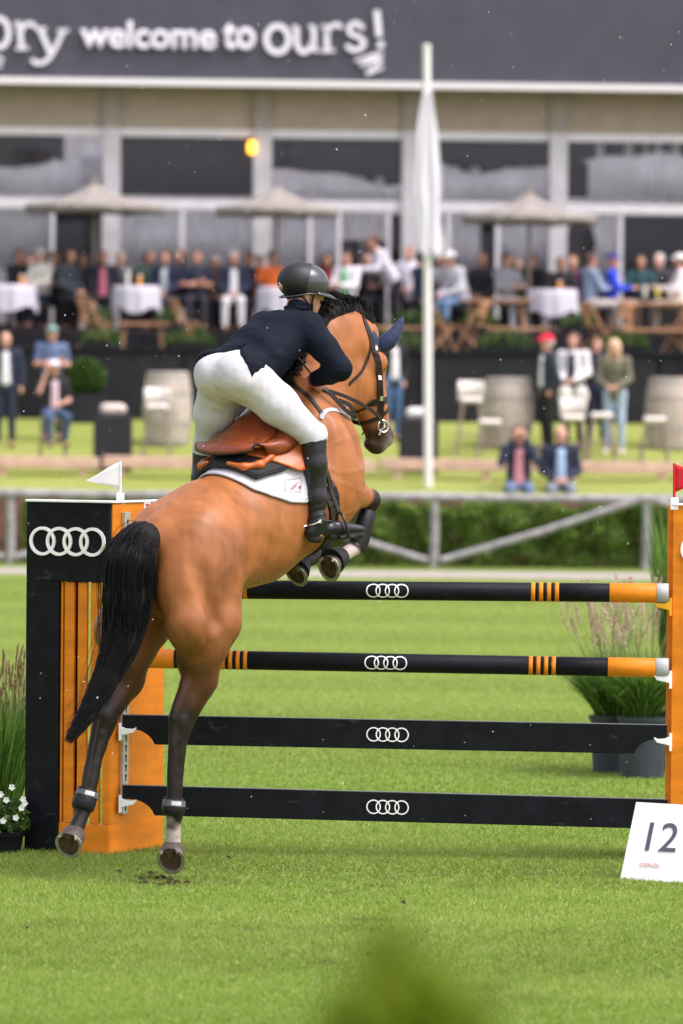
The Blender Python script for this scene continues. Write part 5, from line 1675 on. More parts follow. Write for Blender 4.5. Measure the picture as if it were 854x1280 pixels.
# hind legs
def hind(stifle, hock, fet, cor, s, hip):
    hip, stifle, hock, fet, cor = map(np.asarray, (hip, stifle, hock, fet, cor))
    B.cone(hip, stifle, .215, .135, .07, W(.74))
    B.cone(hip - HF * .12 - HZ * .10, stifle - HF * .24 - HZ * .02, .185, .125, .11, W(.85))
    B.cone(stifle - HF * .24 - HZ * .03, stifle - HF * .15 - HZ * .16, .122, .115, .09, W(.9))
    B.ell(stifle + HF * .035, (.085, .10, .075), (HF, HZ, HR), k=.04)
    up = stifle - hock
    mid = hock + up * .5
    B.cone(stifle - HF * .06 - HZ * .02, mid + HZ * .06 - HF * .01, .140, .122, .05, W(.9))
    B.cone(mid + HZ * .06 - HF * .01, mid - HZ * .04, .120, .098, .03, W(.9))
    B.cone(mid - HZ * .04, hock + HF * .012, .098, .058, .03, W(.85))
    pt = hock - HF * .060 + HZ * .030
    B.cone(mid - HF * .06 + HZ * .06, pt, .038, .031, .02)
    B.ell(hock + HF * .03 - HZ * .01, (.035, .05, .05), (HF, HZ, HR), k=.02)
    B.ell(hock - HZ * .085 - HF * .035, (.022, .03, .03), (HF, HZ, HR), k=.02)       # achilles to the point of the hock
    B.cone(hock + HZ * .02, hock - HZ * .06, .054, .047, .02, W(.9))
    dn = fet - hock
    B.cone(hock - HZ * .05, hock + dn * .55, .046, .038, .015, W(.9))
    B.cone(hock + dn * .55, fet, .038, .044, .015, W(.9))
    B.cone(pt - HZ * .03, fet - HF * .034, .024, .026, .007)        # tendon
    B.ell(fet, (.048, .05, .043), (HF, HZ, HR), k=.02)
    B.cone(fet, cor, .041, .043, .02)
    return hip, stifle, hock, fet, cor
RH = hind(HL(.33, -.465, .215), H(226, 905, .15), H(218, 1014, .14), H(213, 1070, .17) + np.array((.012, .085, .04)), 1, HL(.32, -.12, .15))
LH = hind(HL(.17, -.50, -.17), H(131, 898, -.17), H(108, 1003, -.17), H(86, 1051, -.14) + np.array((.03, .085, .045)), -1, HL(.28, -.12, -.15))
# forelegs, tightly folded
def fore(elb, knee, fet, cor):
    elb, knee, fet, cor = map(np.asarray, (elb, knee, fet, cor))
    B.cone(elb, elb + (knee - elb) * .55, .125, .085, .06, W(.8))
    B.cone(elb + (knee - elb) * .5, knee, .085, .052, .03, W(.85))
    B.ell(knee, (.058, .06, .052), (HF, HZ, HR), k=.025)
    d = fet - knee
    B.cone(knee, knee + d * .5, .046, .035, .02, W(.85))
    B.cone(knee + d * .5, fet, .035, .042, .02)
    B.ell(fet, (.045, .045, .042), (HF, HZ, HR), k=.02)
    B.cone(fet, cor, .038, .043, .02)
    return elb, knee, fet, cor
RF = fore(H(410, 607, .17), H(464, 625, .16), H(447, 684, .15), H(411, 705, .19) + np.array((.05, .07, .03)))
_off = HR * -.30 + HF * .03 - HZ * .045
LF = fore(RF[0] + _off, RF[1] + _off, RF[2] + _off, RF[3] + _off)
for s in (1, -1):                                    # grooves between the muscles
    B.cone(HL(.02, -.12, .31 * s), HL(.14, -.46, .345 * s), .022, .022, .08, None, True)
    B.cone(HL(.52, -.05, .36 * s), HL(.47, -.42, .36 * s), .045, .05, .09, None, True)
    B.cone(HL(1.16, .62, .25 * s), HL(1.06, .10, .385 * s), .03, .03, .07, None, True)
    B.cone(HL(1.36, .72, .215 * s), HL(1.44, .42, .275 * s), .03, .03, .06, None, True)
    B.cone(HL(1.50, .98, .155 * s), HL(1.40, .70, .185 * s), .022, .022, .05, None, True)
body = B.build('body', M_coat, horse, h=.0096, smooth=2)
V_ = verts_of(body)
nv_ = np.empty(len(V_) * 3, np.float32); body.data.vertices.foreach_get('normal', nv_)
V_ = V_ + nv_.reshape(-1, 3) * (.0035 * vnoise(V_, 13, 41) + .0018 * vnoise(V_, 34, 42) + .0032 * ridge(V_, 11, 43, 9) * sstep(-.2, .3, vnoise(V_, 4, 44)))[:, None]
body.data.vertices.foreach_set('co', V_.astype(np.float32).ravel()); body.data.update()

# coat colours: bay with black points, dark muzzle, one white pastern
P = verts_of(body)
loc = P - HO
ff, uu, ll = loc @ HF, loc @ HZ, loc @ HR
bay = np.array((0.345, 0.135, 0.041))
dark = np.array((0.014, 0.009, 0.008))
C = np.tile(bay, (len(P), 1))
top = sstep(-.3, .5, vnoise(P, 3.2, 3) * .5 + .25)[:, None]
C = C * (1 - .25 * top) + np.array((0.46, 0.19, 0.062)) * .25 * top
# quarter patch of brushed, browner coat over the haunch
q = np.exp(-(((ff - .26) / .24) ** 2 + ((uu + .16) / .24) ** 2) ** 2) * (ll > -.4)
q = q * (0.75 + .25 * vnoise(P, 14, 8))
C = C * (1 - .72 * q[:, None]) + np.array((0.195, 0.078, 0.034)) * .72 * q[:, None]
# inner thigh and lower quarters darker brown
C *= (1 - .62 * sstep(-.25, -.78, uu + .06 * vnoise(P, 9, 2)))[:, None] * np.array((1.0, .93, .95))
C *= (1 - .12 * sstep(.1, .9, np.abs(vnoise(P, 26, 31))))[:, None]
C *= (1 - .16 * sstep(0, 1.2, vnoise(P * np.array((1, 1, .3)), 60, 33)))[:, None]
def blackpoint(chain, t0, t1, near_=.115):
    a, b, c, d = chain
    w_ = np.zeros(len(P))
    d1, t_ = seg_d(P, a, b)
    w_ = np.maximum(w_, (d1 < .15) * sstep(t0, t1, t_ + .10 * vnoise(P, 16, 4)))
    for x, y in ((b, c), (c, d)):
        dd, _ = seg_d(P, x, y)
        w_ = np.maximum(w_, sstep(near_, near_ - .03, dd))
    return w_
w_ = blackpoint(RH[1:], .30, 1.0)
w_ = np.maximum(w_, blackpoint(LH[1:], .25, .95))
for lg in (RF, LF):
    w_ = np.maximum(w_, blackpoint(lg, .80, 1.05, .085))
hdl = P - HP
hf_ = (hdl @ HFh) / 1.08 + 1.79
mz = sstep(.66, .52, uu + .02 * vnoise(P, 30, 6)) * (ff > 1.68)
w_ = np.maximum(w_, mz * .93)
C = C * (1 - w_[:, None]) + dark * w_[:, None]
for a, b, wt in ((RH[3], RH[4], 1.0), (RF[2], RF[3], .8)):
    dd, t_ = seg_d(P, a, b)
    ww = (dd < .075) * sstep(.2, .5, t_ + .2 * vnoise(P, 34, 9)) * wt * (.88 + .12 * vnoise(P, 70, 10))
    C = C * (1 - ww[:, None]) + np.array((0.55, 0.47, 0.42)) * ww[:, None]
# pink-grey lips
lp = np.exp(-(((hf_ - 1.97) / .03) ** 2 + ((uu - .47) / .05) ** 2)) * .6
C = C * (1 - lp[:, None]) + np.array((0.5, 0.45, 0.43)) * lp[:, None]
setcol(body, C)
HB = BVHTree.FromPolygons([Vector(v) for v in P], [tuple(p.vertices) for p in body.data.polygons])

M_shoe = mk('worn_steel_shoe', (0.30, 0.29, 0.26), 0.45, metal=.7, noise=(40, .35))
# ---------- hooves with shoes
def hoof(cor, solec, toe, name='hoof', parent=horse, s=1.0):
    """cor: centre of the coronet, solec: centre of the sole, toe: direction of the toe in the sole plane"""
    cor, solec = np.asarray(cor), np.asarray(solec)
    n = solec - cor
    n = n / np.linalg.norm(n)
    toe = np.asarray(toe, float)
    toe = toe - n * (toe @ n)
    toe /= np.linalg.norm(toe)
    sd_ = np.cross(n, toe)
    def outline(k, rad, tl):
        a = 2 * math.pi * k / 28
        x, y = math.cos(a), math.sin(a)
        x = x * tl if x > 0 else x * .78
        return toe * x * rad + sd_ * y * rad
    mb = MB()
    rings = []
    for t, rad, tl in ((0, .045, 1.0), (.12, .051, 1.02), (.5, .057, 1.08), (.97, .064, 1.30), (1.0, .062, 1.29)):
        c = cor + (solec - cor) * t + toe * .012 * t
        rings.append([c + outline(k, rad * s, tl) for k in range(28)])
    vs = [p for r_ in rings for p in r_]
    fs = [(i * 28 + k, i * 28 + (k + 1) % 28, (i + 1) * 28 + (k + 1) % 28, (i + 1) * 28 + k) for i in range(len(rings) - 1) for k in range(28)]
    mb.add(vs, fs)
    o = fix_normals(mb.build(name, M_hoof, parent, smooth=True))
    # sole, hollowed, with the frog
    c = solec + toe * .012
    m2 = MB()
    ring = [c + outline(k, .062 * s, 1.29) - n * .001 for k in range(28)]
    in1 = [c + outline(k, .045 * s, 1.27) - n * .008 for k in range(28)]
    in2 = [c + outline(k, .02 * s, 1.0) - n * .013 for k in range(28)]
    vs = ring + in1 + in2 + [c - n * .012]
    fs = [(i * 28 + k, i * 28 + (k + 1) % 28, (i + 1) * 28 + (k + 1) % 28, (i + 1) * 28 + k) for i in range(2) for k in range(28)]
    fs += [(56 + k, 56 + (k + 1) % 28, 84) for k in range(28)]
    m2.add(vs, fs)
    fr = [c - toe * .045 * s + sd_ * .022 * s, c - toe * .045 * s - sd_ * .022 * s, c + toe * .03 * s]
    m2.prism([p + n * .0 for p in fr], -n * .02)
    fix_normals(m2.build('sole', M_sole, o, smooth=False))
    # shoe: a flat open ring
    m3 = MB()
    ks = [k for k in range(-11, 12)]
    def op(k, rad):
        a = math.pi * k / 13.2
        x, y = math.cos(a), math.sin(a)
        x = x * 1.29 if x > 0 else x * .82
        return toe * x * rad * s + sd_ * y * rad * s
    vs = []
    for k in ks:
        for rad, z in ((.064, 0), (.064, .009), (.050, .009), (.050, 0)):
            vs.append(c + op(k, rad) + n * (z - .001))
    fs = []
    for i in range(len(ks) - 1):
        for j in range(4):
            j2 = (j + 1) % 4
            fs.append((i * 4 + j, i * 4 + j2, (i + 1) * 4 + j2, (i + 1) * 4 + j))
    fs += [(0, 1, 2, 3), tuple((len(ks) - 1) * 4 + j for j in (3, 2, 1, 0))]
    m3.add(vs, fs)
    for k in (-10, 10):
        p = c + op(k, .055)
        m3.tube([p + n * .006, p + n * .021], [.007, .006], 8)
    sh = fix_normals(m3.build('horse_shoe', M_shoe, o))
    autosmooth(sh)
    # heel bulbs
    return o
nb = -HF * .80 + HR * .42 - HZ * .30
nb = nb / np.linalg.norm(nb)
hoof(RH[4], H(213, 1070, .17), -HZ * .9 + HF * .1 + HR * .05, s=1.2)
hoof(LH[4], H(86, 1051, -.14), -HZ * .9 + HF * .1 - HR * .15, s=1.18)
for cc, px in ((RF[3], (411, 705, .19)), (LF[3], (369, 714, -.115))):
    hoof(cc, H(*px), -HZ * 1.0 - HF * .1, s=1.12)

# ---------- leg boots
def sleeve(name, a, b, prof, mat, parent=horse, lat=1.0, n=20):
    a, b = np.asarray(a), np.asarray(b)
    t = (b - a)
    L = np.linalg.norm(t)
    t = t / L
    x = HF - t * (HF @ t)
    x /= np.linalg.norm(x)
    y = np.cross(t, x)
    mb = MB()
    vs = []
    for q_, rr in prof:
        for k in range(n):
            an = 2 * math.pi * k / n
            vs.append(a + t * q_ * L + (x * math.cos(an) + y * math.sin(an) * lat) * rr)
    m = len(prof)
    fs = [(i * n + k, i * n + (k + 1) % n, (i + 1) * n + (k + 1) % n, (i + 1) * n + k) for i in range(m - 1) for k in range(n)]
    fs += [tuple(range(n - 1, -1, -1)), tuple((m - 1) * n + k for k in range(n))]
    mb.add(vs, fs)
    return autosmooth(fix_normals(mb.build(name, mat, parent)), 50)
for (hip, st, hk, fe, co), dk in ((RH, 0), (LH, 1)):
    up = (hk - fe) / np.linalg.norm(hk - fe)
    dn = (co - fe) / np.linalg.norm(co - fe)
    fb = sleeve('fetlock_boot', fe + up * .075 - HF * .008, fe + dn * (.022 + .025 * dk) - HF * .012,
                [(0, .046), (.03, .056), (.3, .059), (.6, .066), (.9, .062), (1, .05)], M_rubber)
    sleeve('strap', fe + up * .062 - HF * .008, fe + up * .026 - HF * .009, [(0, .055), (.05, .063), (.95, .065), (1, .058)],
           mk('grey_boot_strap', (0.10, 0.10, 0.11), 0.5, noise=(40, .3)), fb)
    c = fe + up * .046 - HF * .008
    vw = CAM - c; vw /= np.linalg.norm(vw)
    vw = vw - up * (vw @ up); vw /= np.linalg.norm(vw)
    vw2 = np.cross(up, vw)
    mb = MB()
    vs = [c + (vw * math.cos(a) + vw2 * math.sin(a)) * .0655 + up * z for z in (-.011, .011) for a in np.linspace(-.2, .65, 7)]
    mb.add(vs, [(k, k + 1, 8 + k, 7 + k) for k in range(6)])
    mb.build('label', M_label, fb)
for lg_, (el, kn, fe, co) in enumerate((RF, LF)):
    d = (fe - kn)
    sleeve('tendon_boot', kn + d * .22, fe + d * .06, [(0, .042), (.04, .052), (.4, .05), (.75, .056), (1, .05)], M_rubber)
    so_ = H(411, 705, .19) if lg_ == 0 else H(369, 714, -.115)
    ax_ = so_ - co
    sleeve('bell_boot', co - ax_ * .45, co + ax_ * .62, [(0, .045), (.05, .056), (.6, .07), (1, .079)], M_rubber)

# ---------- tail and mane
def strands(name, core, rads, n, mat, parent, seed, thick=.0045, jit=.02, tipvar=.25, seg=13, startvar=.05, curl=0.0):
    q_ = np.random.RandomState(seed)
    mb = MB()
    pts = np.array(catmull(core, 60))
    rr = np.interp(np.linspace(0, 1, 60), np.linspace(0, 1, len(rads)), rads)
    for _ in range(n):
        an = q_.rand() * 6.283
        rf = math.sqrt(q_.rand()) * 1.02
        t1 = 1 - tipvar * q_.rand() ** 1.5
        t0 = startvar * q_.rand()
        ph = q_.rand(3) * 6.28
        path, rad = [], []
        for i in range(seg):
            t = t0 + (t1 - t0) * i / (seg - 1)
            x = t * 59
            k = min(int(x), 58)
            p = pts[k] + (pts[k + 1] - pts[k]) * (x - k)
            tg = pts[min(k + 2, 59)] - pts[max(k - 1, 0)]
            tg /= np.linalg.norm(tg)
            a = np.cross(tg, HR + .01); a /= np.linalg.norm(a)
            b = np.cross(tg, a)
            r_ = np.interp(t, np.linspace(0, 1, 60), rr)
            an2 = an + curl * t
            wv = jit * t * np.array([math.sin(ph[m] + t * (7 + 3 * m)) for m in range(3)])
            path.append(p + (a * math.cos(an2) + b * math.sin(an2)) * r_ * rf + wv)
            rad.append(thick * (1 - .75 * i / (seg - 1)))
        mb.tube(path, rad, 3, cap=False)
    o = mb.build(name, mat, parent, smooth=True)
    return o
tl = [(189, 672, 0), (176, 676, 0), (163, 700, -.01), (160, 745, -.02), (152, 800, -.03), (131, 850, -.04), (108, 893, -.05), (86, 926, -.06)]
tcore = [H(*p) for p in tl]
trad = [.07, .11, .138, .135, .100, .066, .042, .016]
T = SDF()
T.chain(tcore[:-1], [r_ * .88 for r_ in trad[:-1]], .05)
tail = T.build('tail', M_hair, horse, h=.014, smooth=1)
tp = verts_of(tail)
strands('tail_hair', tcore, trad, 1900, M_hair, tail, 11, thick=.0042, jit=.014, tipvar=.42, startvar=.10, seg=11)
strands('loose_hair', [c - HF * .03 * i / 7 for i, c in enumerate(tcore)], [.05] + [r_ * 1.08 + .008 for r_ in trad[1:]], 80, M_hair, tail, 12, thick=.002, jit=.06, tipvar=.45, startvar=.15)
# mane: thick tufts flung up along the crest
mane = SDF()
crest = catmull([HL(1.18, .80), HL(1.30, 1.06), HL(1.42, 1.18), HL(1.58, 1.235), HL(1.74, 1.20), HL(1.80, 1.16)], 12)
mane.chain(crest, [.042] * 12, .03)
mane_o = mane.build('mane', M_hair, horse, h=.012)
q_ = np.random.RandomState(3)
mb = MB()
for i in range(1300):
    x = q_.rand() * 10.99
    k = int(x)
    p = crest[k] + (crest[k + 1] - crest[k]) * (x - k)
    tg = crest[k + 1] - crest[k]
    tg = tg / np.linalg.norm(tg)
    nn = np.cross(HR, tg); nn = nn / np.linalg.norm(nn)
    if nn[2] < 0: nn = -nn
    cl = math.floor(x * 1.3)
    L = (.15 + .05 * q_.rand() + .03 * math.sin(cl * 4.1)) * (1 - .5 * (x / 11) ** 3)
    lean = HR * (.35 * math.sin(cl * 2.3) + .12 * q_.randn()) + tg * (-.55 + .3 * math.sin(cl * 1.7) + .10 * q_.randn())
    ph = cl * 1.9 + .3 * q_.randn()
    path = []
    side = HR * .025 * q_.randn()
    for j in range(9):
        t = j / 8
        wave = (tg * math.sin(ph + 5 * t) + HR * math.cos(ph + 4 * t)) * .014 * t
        path.append(p + side * (1 - .6 * t) + nn * L * (t - .55 * t * t) * 1.25 + lean * L * t * t * .9 + wave)
    mb.tube(path, [.0045 * (1 - .8 * j / 8) for j in range(9)], 3, cap=False)
mb.build('mane_hair', M_hair, mane_o, smooth=True)

# ---------- ears in a navy bonnet
M_bonnet = mk('navy_ear_bonnet', (0.007, 0.017, 0.062), 0.7, sheen=.1, noise=(80, .3), bump=(300, .3))
def ear(base, tip, bend):
    base, tip = np.asarray(base), np.asarray(tip)
    E = SDF()
    mid = (base + tip) / 2 + bend
    pts = catmull([base, mid, tip], 7)
    E.chain(pts, [.036, .043, .044, .038, .029, .017, .006], .02)
    return E.build('ear', M_bonnet, horse, h=.007, smooth=1)
ear(H(474, 436, .09), H(505, 395, .16), HZ * -.018 + HR * .012)
ear(H(450, 424, -.06), H(450, 399, -.10), HF * .03)
# cap of the bonnet over the poll and forehead
Bn = SDF()
Bn.ell(HD(1.835, 1.055), (.088, .095, .088), (HFh, HZ, HRh), k=.03)
Bn.ell(HD(1.905, .98), (.055, .11, .066), (HFh, HZ, HRh), k=.03)
Bn.build('ear_bonnet', M_bonnet, horse, h=.009)
M_eye = mk('dark_eye', (0.012, 0.008, 0.006), 0.08, spec=.6)
for s in (1, -1):
    E = SDF(); E.ell(HD(1.895, .915, .098 * s), (.023, .02, .014), (HFh, HZ, HRh)); E.build('eye', M_eye, horse, h=.004)

# ---------- straps draped on the coat
def cast_px(px, py):
    d = ray(px, py)
    d = d / np.linalg.norm(d)
    h_ = HB.ray_cast(Vector(CAM), Vector(d))
    if h_[0] is None: return None
    return np.array(h_[0]), np.array(h_[1])
def near(p, maxd=.25):
    h_ = HB.find_nearest(Vector(p))
    return np.array(h_[0]), np.array(h_[1])
def ribbon(name, pts, nrm, wd, th, mat, parent):
    pts = [np.asarray(p) for p in pts]
    n = len(pts)
    vs, fs = [], []
    for i in range(n):
        t = pts[min(i + 1, n - 1)] - pts[max(i - 1, 0)]
        t = t / (np.linalg.norm(t) + 1e-9)
        nn = nrm[i] - t * (nrm[i] @ t)
        nn = nn / (np.linalg.norm(nn) + 1e-9)
        s_ = np.cross(t, nn)
        p = pts[i]
        vs += [p - s_ * wd / 2 - nn * th, p + s_ * wd / 2 - nn * th, p + s_ * wd / 2 + nn * th * .5, p - s_ * wd / 2 + nn * th * .5]
    for i in range(n - 1):
        for j in range(4):
            j2 = (j + 1) % 4
            fs.append((i * 4 + j, i * 4 + j2, (i + 1) * 4 + j2, (i + 1) * 4 + j))
    fs += [(0, 3, 2, 1), tuple((n - 1) * 4 + j for j in range(4))]
    mb = MB(); mb.add(vs, fs)
    return fix_normals(mb.build(name, mat, parent))
def mirh(p):
    p = np.asarray(p)
    return p - HRh * (2 * ((p - HP) @ HRh))
def strap(name, fl, wd, mat, parent, n=22, th=.004, lift=.004, both=True, frame=None, mirror=None):
    """fl: (f, u, l) guide points near the surface; each is dropped onto the coat"""
    frame = frame or HD
    mirror = mirror or mirh
    raw = catmull([frame(*p) for p in fl], n)
    pts, nr = [], []
    for p in raw:
        a, b = near(p)
        if (p - a) @ b < -.03: b = b
        pts.append(a + b * lift); nr.append(b)
    # light smoothing
    for _ in range(2):
        pts = [pts[0]] + [pts[i] * .5 + (pts[i - 1] + pts[i + 1]) * .25 for i in range(1, n - 1)] + [pts[-1]]
    o = ribbon(name, pts, nr, wd, th, mat, parent)
    if both:
        ribbon(name, [mirror(p) for p in pts], [mirror(p + q2) - mirror(p) for p, q2 in zip(pts, nr)], wd, th, mat, parent)
    return o
bridle = empty('bridle', tuple(HD(1.85, .8)), 'dark brown leather bridle with steel bit on the bay horse', 'bridle')
strap('cheek_strap', [(1.80, 1.19, .02), (1.82, 1.13, .10), (1.84, 1.0, .13), (1.865, .86, .12), (1.885, .74, .11), (1.90, .62, .09)], .036, M_brown, bridle)
strap('browband', [(1.85, 1.03, .12), (1.93, 1.03, .08), (1.965, 1.03, 0)], .034, M_brown, bridle)
strap('noseband', [(1.80, .69, 0), (1.82, .70, .08), (1.89, .72, .10), (1.96, .735, .06), (1.99, .74, 0)], .038, M_brown, bridle)
strap('drop_strap', [(1.82, .60, 0), (1.85, .61, .07), (1.93, .65, .09), (1.99, .69, .03)], .022, M_brown, bridle)
strap('throat_lash', [(1.82, 1.05, .13), (1.77, .92, .12), (1.70, .85, .10), (1.64, .82, .03)], .016, M_brown, bridle)
# bit ring and cheek piece
for s in (1, -1):
    c, nn = near(HD(1.915, .585, .09 * s))
    c = c + nn * .014
    tA = np.cross(nn, HZ); tA /= np.linalg.norm(tA)
    tB = np.cross(nn, tA)
    mb = MB()
    ring_ = [c + (tA * math.cos(a) + tB * math.sin(a)) * .033 for a in np.linspace(0, 6.283, 22)]
    mb.tube(ring_, .005, 6)
    autosmooth(mb.build('bit_ring', M_steel, bridle))
    mb = MB(); mb.tube([c + HZ * .04 + HFh * .012, c, c - HZ * .05 - HFh * .03], .0055, 6)
    autosmooth(mb.build('bit_shank', M_steel, bridle))
    mb = MB()
    mb.lathe(c, [(.001, -.004), (.013, -.003), (.013, .004), (.001, .005)], 12, np.array((tA, tB, nn)).T)
    autosmooth(mb.build('bit_boss', M_steel, bridle))
    for fu in ((1.865, .86), (1.885, .735), (1.85, 1.03)):
        c2, n2 = near(HD(*fu, .12 * s))
        a2 = np.cross(n2, HZ); a2 /= np.linalg.norm(a2)
        mb = MB(); mb.box(c2 + n2 * .009, (.02, .026, .005), np.array((a2, np.cross(n2, a2), n2)).T)
        mb.build('buckle', M_steel, bridle)
# ================================================================== saddle, pads
M_saddle = mk('red_brown_saddle_leather', (0.23, 0.047, 0.015), 0.27, spec=.5, noise=(18, 0.28), bump=(260, 0.12), coat=.15)
M_flap = mk('tan_saddle_leather', (0.48, 0.115, 0.018), 0.33, spec=.5, noise=(14, 0.25), bump=(220, 0.12))
M_pad = mk('white_quilted_pad', (0.58, 0.58, 0.62), 0.8, noise=(30, .05), bump=(140, .35))
M_half = mk('black_half_pad', (0.014, 0.014, 0.016), 0.75, noise=(40, .3), bump=(160, .3))
st_ = np.array((math.cos(R(33)), math.sin(R(33))))
ST = HF * st_[0] + HZ * st_[1]
SN = -HF * st_[1] + HZ * st_[0]
SO = HL(.86, .50)                                  # a point on the back under the saddle
def SL(t, n, l=0.0):
    return SO + ST * t + SN * n + HR * l
def skin(t, phi, lift):
    """point on the coat, found from outside at angle phi round the barrel"""
    c = SO - SN * .33 + ST * t
    d = SN * math.cos(phi) + HR * math.sin(phi)
    o_ = c + d * .95
    h_ = HB.ray_cast(Vector(o_), Vector(-d))
    p = np.array(h_[0]) if h_[0] is not None else c + d * .33
    return p + d * lift
def drape(name, t0, t1, phimax, mat, parent, lift=.012, nt_=26, nphi=44, th=.008, tshift=None):
    vs, fs = [], []
    for i in range(nt_):
        a = i / (nt_ - 1)
        pm = phimax(a)
        for j in range(nphi):
            b = -1 + 2 * j / (nphi - 1)
            t = t0 + (t1 - t0) * a
            if tshift: t += tshift(a, abs(b))
            ph = b * pm
            vs.append(skin(t, ph, lift + th * .0))
    for i in range(nt_ - 1):
        for j in range(nphi - 1):
            fs.append((i * nphi + j, (i + 1) * nphi + j, (i + 1) * nphi + j + 1, i * nphi + j + 1))
    V = np.array(vs).reshape(nt_, nphi, 3)
    for _ in range(3):
        V[1:-1, 1:-1] = V[1:-1, 1:-1] * .4 + .15 * (V[:-2, 1:-1] + V[2:, 1:-1] + V[1:-1, :-2] + V[1:-1, 2:])
    o = mesh_obj(name, V.reshape(-1, 3), fs, mat, parent)
    fix_normals(o)
    sl = o.modifiers.new('thick', 'SOLIDIFY')
    sl.thickness = th
    sl.offset = 0
    return o, V
saddle = empty('saddle', tuple(SO), 'red brown leather jumping saddle strapped on the bay horse', 'saddle')
pad = empty('saddle_pad', tuple(SO - SN * .02), 'white quilted saddle pad with grey edge under the saddle', 'saddle pad')
pm = lambda a: float(np.interp(a, [0, .12, .3, .55, .8, 1], [.70, .98, 1.26, 1.46, 1.50, 1.34]))
po, PV_ = drape('quilted_cloth', -.39, .0, pm, M_pad, pad, lift=.010, tshift=lambda a, b: .02 * b * b)
# grey piping along the outer edge
edge = [PV_[0, j] for j in range(44)] + [PV_[i, 43] for i in range(1, 26)]
edge2 = [PV_[i, 0] for i in range(25, -1, -1)]
mb = MB(); mb.tube([p + SN * .002 for p in edge2 + edge], .0075, 6); autosmooth(mb.build('piping', M_grey_strap, pad), 70)
# quilting seams
seams = MB()
for j in list(range(26, 43, 2)):
    pth = [PV_[i, j] + (PV_[i, j] - (SO - SN * .33)) / np.linalg.norm(PV_[i, j] - (SO - SN * .33)) * .005 for i in range(1, 25)]
    seams.tube(pth, .0016, 4)
autosmooth(seams.build('quilting', mk('pad_seam', (.62, .62, .66), .8), pad))
# stitched diamond crest on the right side of the pad
def onpad(t, ph):
    return skin(t, ph, .022)
tC, pC = -.17, 1.12
dm = [(tC - .072, pC - .05), (tC - .01, pC - .17), (tC + .082, pC - .02), (tC + .02, pC + .13)]
mb = MB()
for i in range(4):
    a, b = np.array(dm[i]), np.array(dm[(i + 1) % 4])
    mb.tube([onpad(*(a + (b - a) * k / 6)) for k in range(7)], .0022, 4)
mb.build('stitched_diamond', mk('crest_thread', (.45, .42, .46), .7), pad)
mb = MB()
for (a, b) in (((-.035, -.02), (.045, -.01)), ((-.03, .0), (.02, .012))):
    n_ = 9
    mb.tube([onpad(tC + a[0] + (b[0] - a[0]) * k / n_, pC + a[1] + (b[1] - a[1]) * k / n_ + .010 * (k % 2)) for k in range(n_ + 1)], .0018, 4)
mb.tube([onpad(tC + .028, pC + .05), onpad(tC + .03, pC + .085)], .004, 5)
mb.tube([onpad(tC + .022, pC + .075), onpad(tC + .04, pC + .078)], .003, 5)
mb.build('crest_lettering', mk('crest_red', (.42, .05, .06), .7), pad)

hp, HV = drape('half_pad', -.345, .20, lambda a: .82 * min(1, .75 + .8 * a), M_half, saddle, lift=.033, th=.03, nt_=18, nphi=30, tshift=lambda a, b: .03 * b)
mb = MB(); mb.tube([HV[i, 0] for i in range(17, -1, -1)] + [HV[0, j] for j in range(30)] + [HV[i, 29] for i in range(1, 18)], .012, 6)
autosmooth(mb.build('half_pad_edge', M_half, saddle), 70)
# flaps
for s in (1, -1):
    vs, fs = [], []
    na, nb_ = 18, 16
    for i in range(na):
        a = i / (na - 1)
        for j in range(nb_):
            b = j / (nb_ - 1)
            back_ = -.22 + .13 * b ** 1.2
            front_ = .07 + .05 * math.sin(b * math.pi * .8) - .10 * max(0, b - .8)
            t = back_ + (front_ - back_) * a
            ph = (.28 + .80 * b - .07 * (2 * a - 1) ** 2 * b) * s
            vs.append(skin(t, ph, .058 - .012 * b))
    for i in range(na - 1):
        for j in range(nb_ - 1):
            fs.append((i * nb_ + j, (i + 1) * nb_ + j, (i + 1) * nb_ + j + 1, i * nb_ + j + 1))
    V = np.array(vs).reshape(na, nb_, 3)
    for _ in range(2): V[1:-1, 1:-1] = V[1:-1, 1:-1] * .4 + .15 * (V[:-2, 1:-1] + V[2:, 1:-1] + V[1:-1, :-2] + V[1:-1, 2:])
    o = fix_normals(mesh_obj('flap', V.reshape(-1, 3), fs, M_flap, saddle))
    m_ = o.modifiers.new('t', 'SOLIDIFY'); m_.thickness = .012; m_.offset = 0
# panel rolls under the cantle
for s in (1, -1):
    G = SDF()
    G.chain([skin(-.335, .18 * s, .058), skin(-.31, .40 * s, .056), skin(-.24, .54 * s, .054), skin(-.15, .57 * s, .052), skin(-.08, .56 * s, .048)], [.012, .018, .019, .017, .008], .03)
    G.build('panel', M_flap, saddle, h=.008)
# seat
na, nb_ = 30, 25
vs, fs = [], []
for i in range(na):
    a = i / (na - 1)
    hw = np.interp(a, [0, .12, .35, .6, .8, 1], [.205, .21, .20, .175, .14, .11])
    hc = np.interp(a, [0, .06, .2, .45, .7, .9, 1], [.122, .148, .142, .148, .165, .185, .17])
    for j in range(nb_):
        b = -1 + 2 * j / (nb_ - 1)
        drop = np.interp(a, [0, .2, .5, 1], [.03, .045, .09, .11])
        rim = .022 * math.exp(-((a - .05) / .10) ** 2) * abs(b) ** 2
        t = -.315 + .53 * a + .06 * b * b * (1 - a) ** 2
        vs.append(SL(t, hc - drop * b * b + rim, hw * b))
for i in range(na - 1):
    for j in range(nb_ - 1):
        fs.append((i * nb_ + j, (i + 1) * nb_ + j, (i + 1) * nb_ + j + 1, i * nb_ + j + 1))
o = fix_normals(mesh_obj('seat', vs, fs, M_saddle, saddle))
m_ = o.modifiers.new('t', 'SOLIDIFY'); m_.thickness = .026; m_.offset = -.6
SV = np.array(vs).reshape(na, nb_, 3)
